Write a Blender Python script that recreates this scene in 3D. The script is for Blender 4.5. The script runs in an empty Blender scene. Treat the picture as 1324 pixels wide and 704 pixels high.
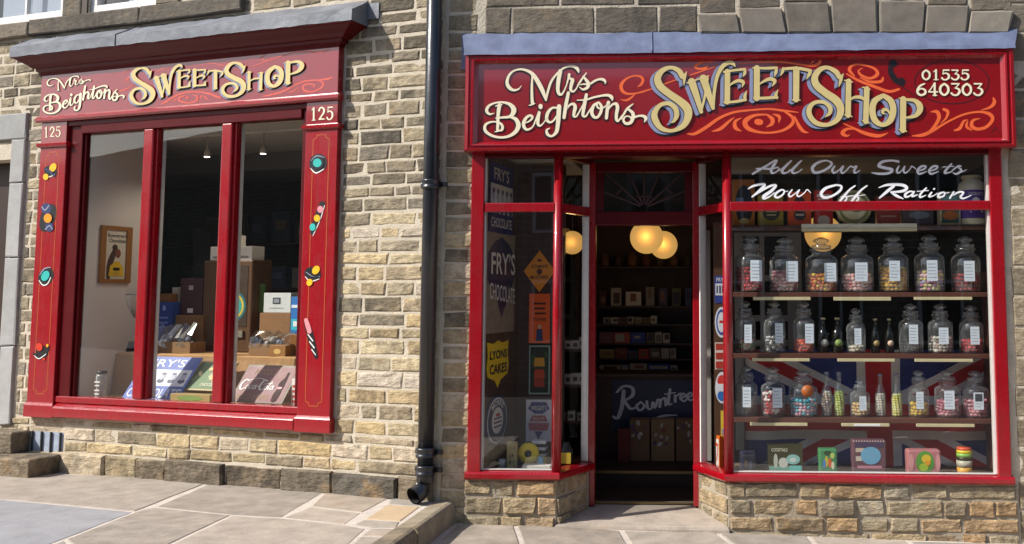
import bpy, math, random
from mathutils import Vector, Matrix, noise

# ---------------------------------------------------------------- camera, sky, sun, exposure
SC = bpy.context.scene
COL = SC.collection
PI = math.pi
W_PX, H_PX = 1324.0, 704.0
FOCAL, XC, HORIZON, VERT_VP, EYE = 1300.0, 840.0, 381.0, -14000.0, 1.7
_k = (HORIZON - VERT_VP) / FOCAL
_tp = (_k - math.sqrt(_k * _k - 4)) / 2
PITCH = math.atan(_tp)
YC = HORIZON - FOCAL * _tp

cd = bpy.data.cameras.new('camera')
cam = bpy.data.objects.new('camera', cd)
COL.objects.link(cam)
cam.location = (0, 0, EYE)
cam.rotation_euler = (PI / 2 + PITCH, 0, 0)
cd.sensor_fit = 'HORIZONTAL'
cd.sensor_width = 36.0
cd.lens = FOCAL / W_PX * 36.0
cd.shift_x = (W_PX / 2 - XC) / W_PX
cd.shift_y = (YC - H_PX / 2) / W_PX
cd.clip_start, cd.clip_end = 0.05, 2000
SC.camera = cam

SUN_AZ, SUN_EL = math.radians(68), math.radians(40)     # azimuth measured from the street side (-Y) towards the left (-X)
to_sun = Vector((-math.sin(SUN_AZ) * math.cos(SUN_EL), -math.cos(SUN_AZ) * math.cos(SUN_EL), math.sin(SUN_EL)))
wd = bpy.data.worlds.new('World')
SC.world = wd
wd.use_nodes = True
nt = wd.node_tree
nt.nodes.clear()
sky = nt.nodes.new('ShaderNodeTexSky')
sky.sky_type = 'NISHITA'
sky.sun_disc = False
sky.sun_elevation = SUN_EL
sky.sun_rotation = math.atan2(to_sun.x, to_sun.y)
sky.air_density, sky.dust_density, sky.ozone_density = 1.0, 1.5, 1.0
bg = nt.nodes.new('ShaderNodeBackground')
bg.inputs['Strength'].default_value = 0.125
wo = nt.nodes.new('ShaderNodeOutputWorld')
nt.links.new(sky.outputs[0], bg.inputs[0])
nt.links.new(bg.outputs[0], wo.inputs[0])

sd = bpy.data.lights.new('sun', 'SUN')
sd.energy, sd.angle, sd.color = 4.7, math.radians(0.53), (1.0, 0.95, 0.87)
sun = bpy.data.objects.new('sun', sd)
COL.objects.link(sun)
sun.location = to_sun * 60
sun.rotation_euler = to_sun.to_track_quat('Z', 'Y').to_euler()

SC.view_settings.view_transform = 'Standard'
SC.view_settings.look = 'None'
SC.view_settings.exposure = 0.40
SC.view_settings.gamma = 1.0
SC.view_settings.use_curve_mapping = False
SC.cycles.use_denoising = True
SC.cycles.max_bounces = 8
SC.cycles.transparent_max_bounces = 24
SC.cycles.caustics_reflective = False
SC.cycles.caustics_refractive = False
SC.cycles.sample_clamp_indirect = 6.0

# ---------------------------------------------------------------- pixel -> place
def ray(px, py):
    r, u = (px - XC) / FOCAL, -(py - YC) / FOCAL
    return (r, math.cos(PITCH) - math.sin(PITCH) * u, math.sin(PITCH) + math.cos(PITCH) * u)

class Frame:
    """A facade: local x along the wall (to the right), y into the wall, z up."""
    def __init__(s, ox, oy, ang):
        s.ox, s.oy, s.ang, s.c, s.s = ox, oy, ang, math.cos(ang), math.sin(ang)
        s.m = Matrix.Translation((ox, oy, 0)) @ Matrix.Rotation(ang, 4, 'Z')
    def at(s, px, py, d=0.0):
        """point (x, z) where the sight line meets the plane d in front of the wall"""
        r = ray(px, py)
        t = (-d - (s.ox * s.s - s.oy * s.c)) / (-r[0] * s.s + r[1] * s.c)
        X, Y = r[0] * t - s.ox, r[1] * t - s.oy
        return X * s.c + Y * s.s, EYE + r[2] * t
    def p(s, px, py, d=0.0):
        x, z = s.at(px, py, d)
        return (x, -d, z)
    def rect(s, x0, y0, x1, y1, d=0.0):
        a, b = s.at(x0, y0, d), s.at(x1, y1, d)
        c, e = s.at(x0, y1, d), s.at(x1, y0, d)
        return (a[0] + c[0]) / 2, (b[0] + e[0]) / 2, (b[1] + c[1]) / 2, (a[1] + e[1]) / 2     # x0 x1 z0 z1
    def ground(s, px, py, a, b=0.0):
        """point (x, y) where the sight line meets the ground z = a + b * x"""
        r = ray(px, py)
        lx = r[0] * s.c + r[1] * s.s
        ly = -r[0] * s.s + r[1] * s.c
        cx, cy = -s.ox * s.c - s.oy * s.s, s.ox * s.s - s.oy * s.c
        t = (a + b * cx - EYE) / (r[2] - b * lx)
        return cx + lx * t, cy + ly * t
    def w(s, x, y):
        return s.ox + x * s.c - y * s.s, s.oy + x * s.s + y * s.c

RF = Frame(0, 7.4, math.radians(-3.1))                      # the wall of the right-hand shop
_cx = RF.at(567, 500)[0]
LF = Frame(*RF.w(_cx, 0), math.atan(-FOCAL * math.cos(PITCH) / 3600))   # the wall of the left-hand shop, turned away
WF = Frame(0, 0, 0)
rnd = random.Random(11)

# ---------------------------------------------------------------- materials (all procedural)
def lin(c):
    if isinstance(c, str):
        c = [int(c[i:i + 2], 16) / 255 for i in (1, 3, 5)]
        return tuple(v / 12.92 if v <= .04045 else ((v + .055) / 1.055) ** 2.4 for v in c)
    return tuple(c)
MATS = {}
def N(nt, kind, **kw):
    n = nt.nodes.new(kind)
    for k, v in kw.items():
        setattr(n, k, v)
    return n
def newmat(name):
    m = bpy.data.materials.new(name)
    m.use_nodes = True
    nt = m.node_tree
    b = nt.nodes['Principled BSDF']
    return m, nt, b
def mat(color, rough=.5, var=.12, vscale=14.0, bump=0.0, bscale=60.0, metal=0.0, coat=0.0, name=None, spec=.5, emit=0.0, trans=0.0):
    key = (str(color), rough, var, vscale, bump, bscale, metal, coat, spec, emit, trans)
    if key in MATS:
        return MATS[key]
    c = lin(color)
    m, nt, b = newmat(name or 'paint')
    L = nt.links.new
    tc = N(nt, 'ShaderNodeTexCoord')
    no = N(nt, 'ShaderNodeTexNoise')
    no.inputs['Scale'].default_value = vscale
    no.inputs['Detail'].default_value = 5
    L(tc.outputs['Object'], no.inputs['Vector'])
    mx = N(nt, 'ShaderNodeMix', data_type='RGBA')
    mx.inputs[6].default_value = (*[v * (1 - var) for v in c], 1)
    mx.inputs[7].default_value = (*[min(1, v * (1 + var) + var * .01) for v in c], 1)
    L(no.outputs[0], mx.inputs[0])
    L(mx.outputs[2], b.inputs['Base Color'])
    b.inputs['Metallic'].default_value = metal
    b.inputs['Specular IOR Level'].default_value = spec
    rr = N(nt, 'ShaderNodeMapRange')
    rr.inputs['To Min'].default_value = max(.02, rough * .8)
    rr.inputs['To Max'].default_value = min(1, rough * 1.2)
    L(no.outputs[0], rr.inputs['Value'])
    L(rr.outputs[0], b.inputs['Roughness'])
    if coat:
        b.inputs['Coat Weight'].default_value = coat
        b.inputs['Coat Roughness'].default_value = .05
        b.inputs['Coat IOR'].default_value = 1.6 if coat >= 1 else 1.5
    if emit:
        b.inputs['Emission Color'].default_value = (*c, 1)
        b.inputs['Emission Strength'].default_value = emit
    if bump:
        n2 = N(nt, 'ShaderNodeTexNoise')
        n2.inputs['Scale'].default_value = bscale
        n2.inputs['Detail'].default_value = 6
        L(tc.outputs['Object'], n2.inputs['Vector'])
        bp = N(nt, 'ShaderNodeBump')
        bp.inputs['Strength'].default_value = bump
        bp.inputs['Distance'].default_value = .01
        L(n2.outputs[0], bp.inputs['Height'])
        L(bp.outputs[0], b.inputs['Normal'])
    MATS[key] = m
    return m

def weather(m, amount=.35):
    """faint vertical streaks and dull patches of old paint"""
    nt = m.node_tree
    L = nt.links.new
    b = nt.nodes['Principled BSDF']
    src = b.inputs['Base Color'].links[0].from_socket
    ge = N(nt, 'ShaderNodeNewGeometry')
    mp = N(nt, 'ShaderNodeMapping')
    mp.inputs['Scale'].default_value = (6, 6, 1.6)
    L(ge.outputs['Position'], mp.inputs[0])
    no = N(nt, 'ShaderNodeTexNoise')
    no.inputs['Scale'].default_value = 2.2
    no.inputs['Detail'].default_value = 9
    no.inputs['Roughness'].default_value = .7
    L(mp.outputs[0], no.inputs['Vector'])
    mr = N(nt, 'ShaderNodeMapRange')
    mr.inputs['From Min'].default_value, mr.inputs['From Max'].default_value = .42, .68
    mr.inputs['To Max'].default_value = amount
    L(no.outputs[0], mr.inputs['Value'])
    mx = N(nt, 'ShaderNodeMix', data_type='RGBA')
    mx.inputs[7].default_value = (.10, .006, .009, 1)
    L(mr.outputs[0], mx.inputs[0])
    L(src, mx.inputs[6])
    L(mx.outputs[2], b.inputs['Base Color'])
    rs = b.inputs['Roughness'].links[0].from_socket
    ad = N(nt, 'ShaderNodeMath', operation='MULTIPLY_ADD')
    ad.inputs[1].default_value = .5
    L(mr.outputs[0], ad.inputs[0])
    L(rs, ad.inputs[2])
    L(ad.outputs[0], b.inputs['Roughness'])

def glass_mat(name, tint=(1, 1, 1), refl=1.0, rough=.0, ior=1.5, haze=0.0):
    """thin sheet: mostly clear, mirror part by Fresnel"""
    m = bpy.data.materials.new(name)
    m.use_nodes = True
    nt = m.node_tree
    nt.nodes.clear()
    L = nt.links.new
    o = N(nt, 'ShaderNodeOutputMaterial')
    tr = N(nt, 'ShaderNodeBsdfTransparent')
    tr.inputs[0].default_value = (*tint, 1)
    gl = N(nt, 'ShaderNodeBsdfGlossy')
    gl.inputs['Roughness'].default_value = rough
    lw = N(nt, 'ShaderNodeLayerWeight')            # facing is the same from both sides of a thin sheet
    lw.inputs['Blend'].default_value = .5
    pw = N(nt, 'ShaderNodeMath', operation='POWER')
    pw.inputs[1].default_value = 5
    L(lw.outputs['Facing'], pw.inputs[0])
    f0 = ((ior - 1) / (ior + 1)) ** 2 * 1.8
    fr = N(nt, 'ShaderNodeMath', operation='MULTIPLY_ADD')
    fr.inputs[1].default_value = 1 - f0
    fr.inputs[2].default_value = f0
    L(pw.outputs[0], fr.inputs[0])
    tc = N(nt, 'ShaderNodeTexCoord')
    no = N(nt, 'ShaderNodeTexNoise')
    no.inputs['Scale'].default_value = 1.3
    no.inputs['Detail'].default_value = 1
    L(tc.outputs['Object'], no.inputs['Vector'])
    bp = N(nt, 'ShaderNodeBump')
    bp.inputs['Strength'].default_value = .05
    bp.inputs['Distance'].default_value = .02
    L(no.outputs[0], bp.inputs['Height'])
    L(bp.outputs[0], gl.inputs['Normal'])
    mu = N(nt, 'ShaderNodeMath', operation='MULTIPLY', use_clamp=True)
    mu.inputs[1].default_value = refl
    L(fr.outputs[0], mu.inputs[0])
    mx = N(nt, 'ShaderNodeMixShader')
    L(mu.outputs[0], mx.inputs[0])
    L(tr.outputs[0], mx.inputs[1])
    L(gl.outputs[0], mx.inputs[2])
    out = mx.outputs[0]
    if haze:            # whitish film, stronger at the edges, put in for sunlight the glass catches
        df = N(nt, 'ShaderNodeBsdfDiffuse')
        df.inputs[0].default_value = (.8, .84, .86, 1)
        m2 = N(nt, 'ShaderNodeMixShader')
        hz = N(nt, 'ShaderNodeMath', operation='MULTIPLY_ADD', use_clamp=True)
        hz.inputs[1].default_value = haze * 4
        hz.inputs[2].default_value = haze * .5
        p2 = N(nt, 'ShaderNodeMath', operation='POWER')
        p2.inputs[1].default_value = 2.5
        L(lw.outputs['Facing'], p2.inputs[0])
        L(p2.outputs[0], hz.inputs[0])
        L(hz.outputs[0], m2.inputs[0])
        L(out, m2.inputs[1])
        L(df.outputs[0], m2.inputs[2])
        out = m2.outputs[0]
    L(out, o.inputs[0])
    return m

def stone_mat(name, ramp, soot=.5, bump=.5, strata=True, sootz=None, rough=.9, blot=.35, bl_scale=16, ochre=.45):
    m, nt, b = newmat(name)
    L = nt.links.new
    oi = N(nt, 'ShaderNodeObjectInfo')
    ge = N(nt, 'ShaderNodeNewGeometry')
    cr = N(nt, 'ShaderNodeValToRGB')
    cr.color_ramp.interpolation = 'LINEAR'
    el = cr.color_ramp.elements
    for i, c in enumerate(ramp):
        t = i / (len(ramp) - 1)
        e = el[i] if i < 2 else el.new(t)
        e.position = t
        e.color = (*lin(c), 1)
    for i, c in enumerate(ramp):
        el[i].color = (*lin(c), 1)
    L(oi.outputs['Random'], cr.inputs[0])
    # blotches inside a stone
    n1 = N(nt, 'ShaderNodeTexNoise')
    n1.inputs['Scale'].default_value = bl_scale
    n1.inputs['Detail'].default_value = 8
    n1.inputs['Roughness'].default_value = .65
    L(ge.outputs['Position'], n1.inputs['Vector'])
    mr = N(nt, 'ShaderNodeMapRange')
    mr.inputs['From Min'].default_value = .3
    mr.inputs['From Max'].default_value = .7
    mr.inputs['To Min'].default_value = 1 - blot * 1.08
    mr.inputs['To Max'].default_value = 1 + blot * .92
    L(n1.outputs[0], mr.inputs['Value'])
    nf = N(nt, 'ShaderNodeTexNoise')
    nf.inputs['Scale'].default_value = 85
    nf.inputs['Detail'].default_value = 5
    nf.inputs['Roughness'].default_value = .7
    L(ge.outputs['Position'], nf.inputs['Vector'])
    mf = N(nt, 'ShaderNodeMapRange')
    mf.inputs['From Min'].default_value, mf.inputs['From Max'].default_value = .3, .7
    mf.inputs['To Min'].default_value, mf.inputs['To Max'].default_value = 1 - blot * .7, 1 + blot * .6
    L(nf.outputs[0], mf.inputs['Value'])
    mm_ = N(nt, 'ShaderNodeMath', operation='MULTIPLY')
    L(mr.outputs[0], mm_.inputs[0])
    L(mf.outputs[0], mm_.inputs[1])
    mr = mm_
    mul = N(nt, 'ShaderNodeMix', data_type='RGBA', blend_type='MULTIPLY')
    mul.inputs[0].default_value = 1
    L(cr.outputs[0], mul.inputs[6])
    L(mr.outputs[0], mul.inputs[7])
    # rusty / ochre staining
    n3 = N(nt, 'ShaderNodeTexNoise')
    n3.inputs['Scale'].default_value = 7
    n3.inputs['Detail'].default_value = 4
    L(ge.outputs['Position'], n3.inputs['Vector'])
    r3 = N(nt, 'ShaderNodeMapRange')
    r3.inputs['From Min'].default_value = .56
    r3.inputs['From Max'].default_value = .72
    r3.inputs['To Max'].default_value = ochre
    L(n3.outputs[0], r3.inputs['Value'])
    ocr = N(nt, 'ShaderNodeMix', data_type='RGBA')
    ocr.inputs[7].default_value = (.42, .26, .11, 1)
    L(r3.outputs[0], ocr.inputs[0])
    L(mul.outputs[2], ocr.inputs[6])
    # soot crust
    n2 = N(nt, 'ShaderNodeTexNoise')
    n2.inputs['Scale'].default_value = 5.5
    n2.inputs['Detail'].default_value = 9
    n2.inputs['Roughness'].default_value = .72
    L(ge.outputs['Position'], n2.inputs['Vector'])
    ad = N(nt, 'ShaderNodeMath', operation='ADD')
    L(n2.outputs[0], ad.inputs[0])
    om = N(nt, 'ShaderNodeMath', operation='MULTIPLY_ADD')
    om.inputs[1].default_value = .34
    om.inputs[2].default_value = -.17
    ri = N(nt, 'ShaderNodeMath', operation='FRACT')
    r7 = N(nt, 'ShaderNodeMath', operation='MULTIPLY')
    r7.inputs[1].default_value = 7.31
    L(oi.outputs['Random'], r7.inputs[0])
    L(r7.outputs[0], ri.inputs[0])
    L(ri.outputs[0], om.inputs[0])
    last = om
    if sootz:
        sx = N(nt, 'ShaderNodeSeparateXYZ')
        L(ge.outputs['Position'], sx.inputs[0])
        zr = N(nt, 'ShaderNodeMapRange')
        zr.inputs['From Min'].default_value, zr.inputs['From Max'].default_value = sootz[0], sootz[1]
        zr.inputs['To Min'].default_value, zr.inputs['To Max'].default_value = 0, sootz[2]
        L(sx.outputs[2], zr.inputs['Value'])
        a2 = N(nt, 'ShaderNodeMath', operation='ADD')
        L(om.outputs[0], a2.inputs[0])
        L(zr.outputs[0], a2.inputs[1])
        last = a2
    L(last.outputs[0], ad.inputs[1])
    sr = N(nt, 'ShaderNodeMapRange')
    sr.inputs['From Min'].default_value = .52
    sr.inputs['From Max'].default_value = .74
    sr.inputs['To Max'].default_value = soot
    L(ad.outputs[0], sr.inputs['Value'])
    so = N(nt, 'ShaderNodeMix', data_type='RGBA')
    so.inputs[7].default_value = (.035, .031, .027, 1)
    L(sr.outputs[0], so.inputs[0])
    L(ocr.outputs[2], so.inputs[6])
    L(so.outputs[2], b.inputs['Base Color'])
    b.inputs['Roughness'].default_value = rough
    b.inputs['Specular IOR Level'].default_value = .25
    # relief: coarse tooling + grain
    n4 = N(nt, 'ShaderNodeTexNoise')
    n4.inputs['Scale'].default_value = 45
    n4.inputs['Detail'].default_value = 10
    n4.inputs['Roughness'].default_value = .7
    mp = N(nt, 'ShaderNodeMapping')
    mp.inputs['Scale'].default_value = (1, 1, 2.2) if strata else (1, 1, 1)
    L(ge.outputs['Position'], mp.inputs['Vector'])
    L(mp.outputs[0], n4.inputs['Vector'])
    bp = N(nt, 'ShaderNodeBump')
    bp.inputs['Strength'].default_value = bump
    bp.inputs['Distance'].default_value = .012
    n5 = N(nt, 'ShaderNodeTexNoise')
    n5.inputs['Scale'].default_value = 17
    n5.inputs['Detail'].default_value = 3
    L(mp.outputs[0], n5.inputs['Vector'])
    hs = N(nt, 'ShaderNodeMath', operation='MULTIPLY_ADD')
    hs.inputs[1].default_value = 2.2 if strata else .6
    L(n5.outputs[0], hs.inputs[0])
    L(n4.outputs[0], hs.inputs[2])
    L(hs.outputs[0], bp.inputs['Height'])
    L(bp.outputs[0], b.inputs['Normal'])
    return m

def wood_mat(name, c0, c1, rough=.5, axis='Z', scale=14):
    m, nt, b = newmat(name)
    L = nt.links.new
    tc = N(nt, 'ShaderNodeTexCoord')
    mp = N(nt, 'ShaderNodeMapping')
    s = [scale, scale, scale]
    s['XYZ'.index(axis)] = scale * .07
    mp.inputs['Scale'].default_value = s
    no = N(nt, 'ShaderNodeTexNoise')
    no.inputs['Scale'].default_value = 3
    no.inputs['Detail'].default_value = 6
    L(tc.outputs['Object'], mp.inputs[0])
    L(mp.outputs[0], no.inputs['Vector'])
    mx = N(nt, 'ShaderNodeMix', data_type='RGBA')
    mx.inputs[6].default_value = (*lin(c0), 1)
    mx.inputs[7].default_value = (*lin(c1), 1)
    L(no.outputs[0], mx.inputs[0])
    L(mx.outputs[2], b.inputs['Base Color'])
    b.inputs['Roughness'].default_value = rough
    return m

RED = mat((.30, .002, .008), .24, var=.12, vscale=5, bump=.05, bscale=22, coat=.5, name='red gloss paint')
REDP = mat((.25, .002, .007), .22, var=.10, vscale=4, bump=.015, bscale=30, coat=1.0, name='red sign panel')
RED_SHADE = mat((.085, .0012, .0035), .34, var=.15, vscale=6, bump=.05, bscale=25, spec=.25, name='shade darkened red gloss paint')  # the same red, with the shade of cornice, heads and soffit in its colour
weather(RED, .26)
weather(REDP, .07)
WHITE = mat((.72, .70, .67), .45, name='white gloss paint')
LEAD = mat((.12, .145, .235), .5, var=.45, vscale=7, bump=.5, bscale=14, name='weathered lead')
LEADG = mat((.17, .18, .205), .5, var=.5, vscale=6, bump=.7, bscale=12, name='grey weathered lead')
IRON = mat((.012, .014, .02), .32, var=.3, vscale=10, bump=.12, bscale=50, coat=.3, name='black pipe paint')
MORTAR = mat((.55, .485, .385), .95, var=.3, vscale=9, bump=.7, bscale=80, name='lime mortar', spec=.2)
PMORTAR = mat((.55, .49, .43), .95, var=.3, vscale=12, bump=.5, bscale=90, name='pale paving mortar', spec=.2)
PLASTER = mat((.66, .62, .58), .8, var=.06, vscale=3, name='painted plaster')
CEIL = mat((.50, .47, .42), .85, var=.1, vscale=3, name='ceiling board')
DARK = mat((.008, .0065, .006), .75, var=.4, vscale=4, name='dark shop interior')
DWOOD = wood_mat('dark wood', '#2a1710', '#4a2a1c', .45)
SHELFW = wood_mat('shelf wood', '#4a2a22', '#6e4436', .45, 'X')
WOODP = wood_mat('panel wood', '#3a2517', '#5d402a', .5)
OAK = wood_mat('oak', '#7a4f22', '#a87438', .45)
PAPER = mat('#b0885a', .85, var=.18, vscale=10, bump=.5, bscale=18, name='brown paper')
GLASS = glass_mat('window glass', (.97, .98, .97), 1.45)
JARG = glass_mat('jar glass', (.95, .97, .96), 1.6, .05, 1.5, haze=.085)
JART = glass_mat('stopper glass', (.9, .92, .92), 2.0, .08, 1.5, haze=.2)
FANG = glass_mat('dim fanlight glass', (.42, .40, .38), 1.0, .05)
CELLO = glass_mat('cellophane', (.9, .9, .9), 2.2, .22)
GOLD = mat((.62, .50, .22), .4, var=.12, name='gold sign paint')
CREAM = mat((.86, .76, .55), .4, var=.06, name='cream sign paint')
SBLUE = mat((.24, .27, .42), .45, var=.1, name='blue grey shade paint')
SBLACK = mat((.015, .008, .01), .4, name='black shade paint')
ORANGE = mat((.80, .13, .035), .4, var=.1, name='orange scroll paint')
LETW = mat((.86, .87, .92), .45, name='white vinyl lettering')

# ---------------------------------------------------------------- mesh builder
class MB:
    def __init__(s, material=None):
        s.v, s.f, s.fm, s.mats, s.cur = [], [], [], [], 0
        s.smooth = []
        s.sm = False
        s.T = None
        if material:
            s.mat(material)
    def mat(s, m):
        if m not in s.mats:
            s.mats.append(m)
        s.cur = s.mats.index(m)
        return s
    def addv(s, p):
        if s.T:
            p = s.T(p)
        s.v.append(tuple(p))
        return len(s.v) - 1
    def face(s, idx):
        s.f.append(tuple(idx))
        s.fm.append(s.cur)
        s.smooth.append(s.sm)
    def poly(s, pts):
        s.face([s.addv(p) for p in pts])
    def box(s, x0, x1, y0, y1, z0, z1):
        if x0 > x1: x0, x1 = x1, x0
        if y0 > y1: y0, y1 = y1, y0
        if z0 > z1: z0, z1 = z1, z0
        i = [s.addv(p) for p in ((x0, y0, z0), (x1, y0, z0), (x1, y1, z0), (x0, y1, z0), (x0, y0, z1), (x1, y0, z1), (x1, y1, z1), (x0, y1, z1))]
        for q in ((0, 3, 2, 1), (4, 5, 6, 7), (0, 1, 5, 4), (1, 2, 6, 5), (2, 3, 7, 6), (3, 0, 4, 7)):
            s.face([i[k] for k in q])
        return s
    def prism(s, pts, vec):
        """polygon (list of 3-D points) pushed along vec"""
        a = [s.addv(p) for p in pts]
        b = [s.addv((p[0] + vec[0], p[1] + vec[1], p[2] + vec[2])) for p in pts]
        n = len(a)
        s.face(a[::-1])
        s.face(b)
        for i in range(n):
            j = (i + 1) % n
            s.face((a[i], a[j], b[j], b[i]))
        return s
    def loft(s, loops, closed=True, cap=True):
        ids = [[s.addv(p) for p in lp] for lp in loops]
        n = len(ids[0])
        for a, b in zip(ids, ids[1:]):
            for i in range(n if closed else n - 1):
                j = (i + 1) % n
                s.face((a[i], a[j], b[j], b[i]))
        if cap:
            s.face(ids[0][::-1])
            s.face(ids[-1])
        return s
    def lathe(s, c, prof, n=20, cap=True, axis='z'):
        s.sm = True
        loops = []
        for r, z in prof:
            lp = []
            for k in range(n):
                a = 2 * PI * k / n
                if axis == 'z':
                    lp.append((c[0] + r * math.cos(a), c[1] + r * math.sin(a), c[2] + z))
                elif axis == 'y':
                    lp.append((c[0] + r * math.cos(a), c[1] - z, c[2] + r * math.sin(a)))
                else:
                    lp.append((c[0] + z, c[1] + r * math.cos(a), c[2] + r * math.sin(a)))
            loops.append(lp)
        s.loft(loops, True, cap)
        s.sm = False
        return s
    def tube(s, path, r, n=8, cap=True):
        s.sm = True
        path = [Vector(p) for p in path]
        loops = []
        for i, p in enumerate(path):
            t = (path[min(i + 1, len(path) - 1)] - path[max(i - 1, 0)]).normalized()
            u = t.cross(Vector((0, 0, 1)) if abs(t.z) < .95 else Vector((1, 0, 0))).normalized()
            w = u.cross(t)
            rr = r[i] if isinstance(r, (list, tuple)) else r
            loops.append([tuple(p + (u * math.cos(2 * PI * k / n) + w * math.sin(2 * PI * k / n)) * rr) for k in range(n)])
        s.loft(loops, True, cap)
        s.sm = False
        return s
    def ball(s, c, r, n=8, m=6, sq=(1, 1, 1)):
        s.sm = True
        top = s.addv((c[0], c[1], c[2] + r * sq[2]))
        rows = []
        for j in range(1, m):
            a = PI * j / m
            rows.append([s.addv((c[0] + sq[0] * r * math.sin(a) * math.cos(2 * PI * k / n), c[1] + sq[1] * r * math.sin(a) * math.sin(2 * PI * k / n), c[2] + sq[2] * r * math.cos(a))) for k in range(n)])
        bot = s.addv((c[0], c[1], c[2] - r * sq[2]))
        for k in range(n):
            l = (k + 1) % n
            s.face((top, rows[0][k], rows[0][l]))
            s.face((bot, rows[-1][l], rows[-1][k]))
            for a, b in zip(rows, rows[1:]):
                s.face((a[k], b[k], b[l], a[l]))
        s.sm = False
        return s

class Ref:      # what is known of a built object: its place in facade coordinates
    pass
CENTER = {}

def build(name, mb, parent=None, frame=RF, base=None, bevel=0.0, label=None, cat=None, group=None, kind=None, mesh=None):
    """link one mesh object; vertices are in facade coordinates"""
    if base is None:
        xs, ys, zs = zip(*mb.v)
        base = ((min(xs) + max(xs)) / 2, (min(ys) + max(ys)) / 2, min(zs) if parent is None else (min(zs) + max(zs)) / 2)
    me = bpy.data.meshes.new(name)
    me.from_pydata([(x - base[0], y - base[1], z - base[2]) for x, y, z in mb.v], [], mb.f)
    for m in mb.mats:
        me.materials.append(m)
    me.polygons.foreach_set('material_index', mb.fm)
    me.polygons.foreach_set('use_smooth', mb.smooth)
    me.update()
    o = bpy.data.objects.new(name, me)
    COL.objects.link(o)
    CENTER[o.name] = base
    if parent is None:
        o.matrix_world = frame.m @ Matrix.Translation(base)
    else:
        o.parent = parent
        pb = CENTER[parent.name]
        o.location = (base[0] - pb[0], base[1] - pb[1], base[2] - pb[2])
    if bevel:
        bv = o.modifiers.new('bevel', 'BEVEL')
        bv.width, bv.segments, bv.limit_method = bevel, 2, 'ANGLE'
    tag(o, label, cat, group, kind)
    return o

def tag(o, label=None, cat=None, group=None, kind=None):
    if label: o['label'] = label
    if cat: o['category'] = cat
    if group: o['group'] = group
    if kind: o['kind'] = kind
    return o

def thing(name, label, cat, base, frame=RF, group=None, kind=None):
    o = bpy.data.objects.new(name, None)
    o.empty_display_size = .1
    COL.objects.link(o)
    o.matrix_world = frame.m @ Matrix.Translation(base)
    CENTER[o.name] = tuple(base)
    tag(o, label, cat, group, kind)
    return o

# ---------------------------------------------------------------- painted strokes and lettering
def spline(pts, sub=6, closed=False):
    n = len(pts)
    out = []
    for i in range(n if closed else n - 1):
        if closed:
            p = [pts[(i + k) % n] for k in (-1, 0, 1, 2)]
        else:
            p = [pts[max(i - 1, 0)], pts[i], pts[i + 1], pts[min(i + 2, n - 1)]]
        for s in range(sub):
            t = s / sub
            out.append(tuple(.5 * (2 * p[1][k] + (p[2][k] - p[0][k]) * t + (2 * p[0][k] - 5 * p[1][k] + 4 * p[2][k] - p[3][k]) * t * t + (3 * p[1][k] - p[0][k] - 3 * p[2][k] + p[3][k]) * t ** 3) for k in range(len(p[0]))))
    out.append(out[0] if closed else tuple(pts[-1]))
    return out

LAYER = [0]
def ribbon(mb, pts, place, sub=6, straight=False, closed=False, lift=0.0):
    """pts (x, y, width) in drawing units; place(x, y, lift) -> 3-D point"""
    sp = [tuple(p) for p in pts] if (straight or len(pts) < 3) else spline(pts, sub, closed)
    if len(sp) < 2:
        return
    LAYER[0] += 1
    l0 = lift + (LAYER[0] % 9) * .00016
    n = len(sp)
    A, B = [], []
    for i, p in enumerate(sp):
        q0, q1 = sp[max(i - 1, 0)], sp[min(i + 1, n - 1)]
        if closed and i in (0, n - 1):
            q0, q1 = sp[n - 2], sp[1]
        dx, dy = q1[0] - q0[0], q1[1] - q0[1]
        l = math.hypot(dx, dy) or 1
        h = p[2] / 2
        nx, ny = -dy / l * h, dx / l * h
        z = l0 + .0006 * i / n
        A.append(mb.addv(place(p[0] + nx, p[1] + ny, z)))
        B.append(mb.addv(place(p[0] - nx, p[1] - ny, z)))
    for i in range(n - 1):
        mb.face((A[i], A[i + 1], B[i + 1], B[i]))
    if not closed:       # round the ends
        for i, sgn in ((0, -1), (n - 1, 1)):
            p, q = sp[i], sp[i - sgn]
            dx, dy = p[0] - q[0], p[1] - q[1]
            l = math.hypot(dx, dy) or 1
            h = p[2] / 2
            a0 = math.atan2(dy, dx)
            z = l0 + (.0006 if i else 0)
            mb.face([mb.addv(place(p[0] + h * math.cos(a0 + a), p[1] + h * math.sin(a0 + a), z)) for a in (-PI / 2, -PI / 4, 0, PI / 4, PI / 2)])

def blob(mb, cx, cy, rx, ry, place, n=16, lift=0.0, rot=0.0):
    LAYER[0] += 1
    z = lift + (LAYER[0] % 9) * .00016
    pts = []
    for k in range(n):
        a = 2 * PI * k / n
        x, y = rx * math.cos(a), ry * math.sin(a)
        pts.append(mb.addv(place(cx + x * math.cos(rot) - y * math.sin(rot), cy + x * math.sin(rot) + y * math.cos(rot), z)))
    mb.face(pts)

def area(mb, pts, place, lift=0.0):
    LAYER[0] += 1
    z = lift + (LAYER[0] % 9) * .00016
    mb.face([mb.addv(place(x, y, z)) for x, y in pts])

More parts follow.
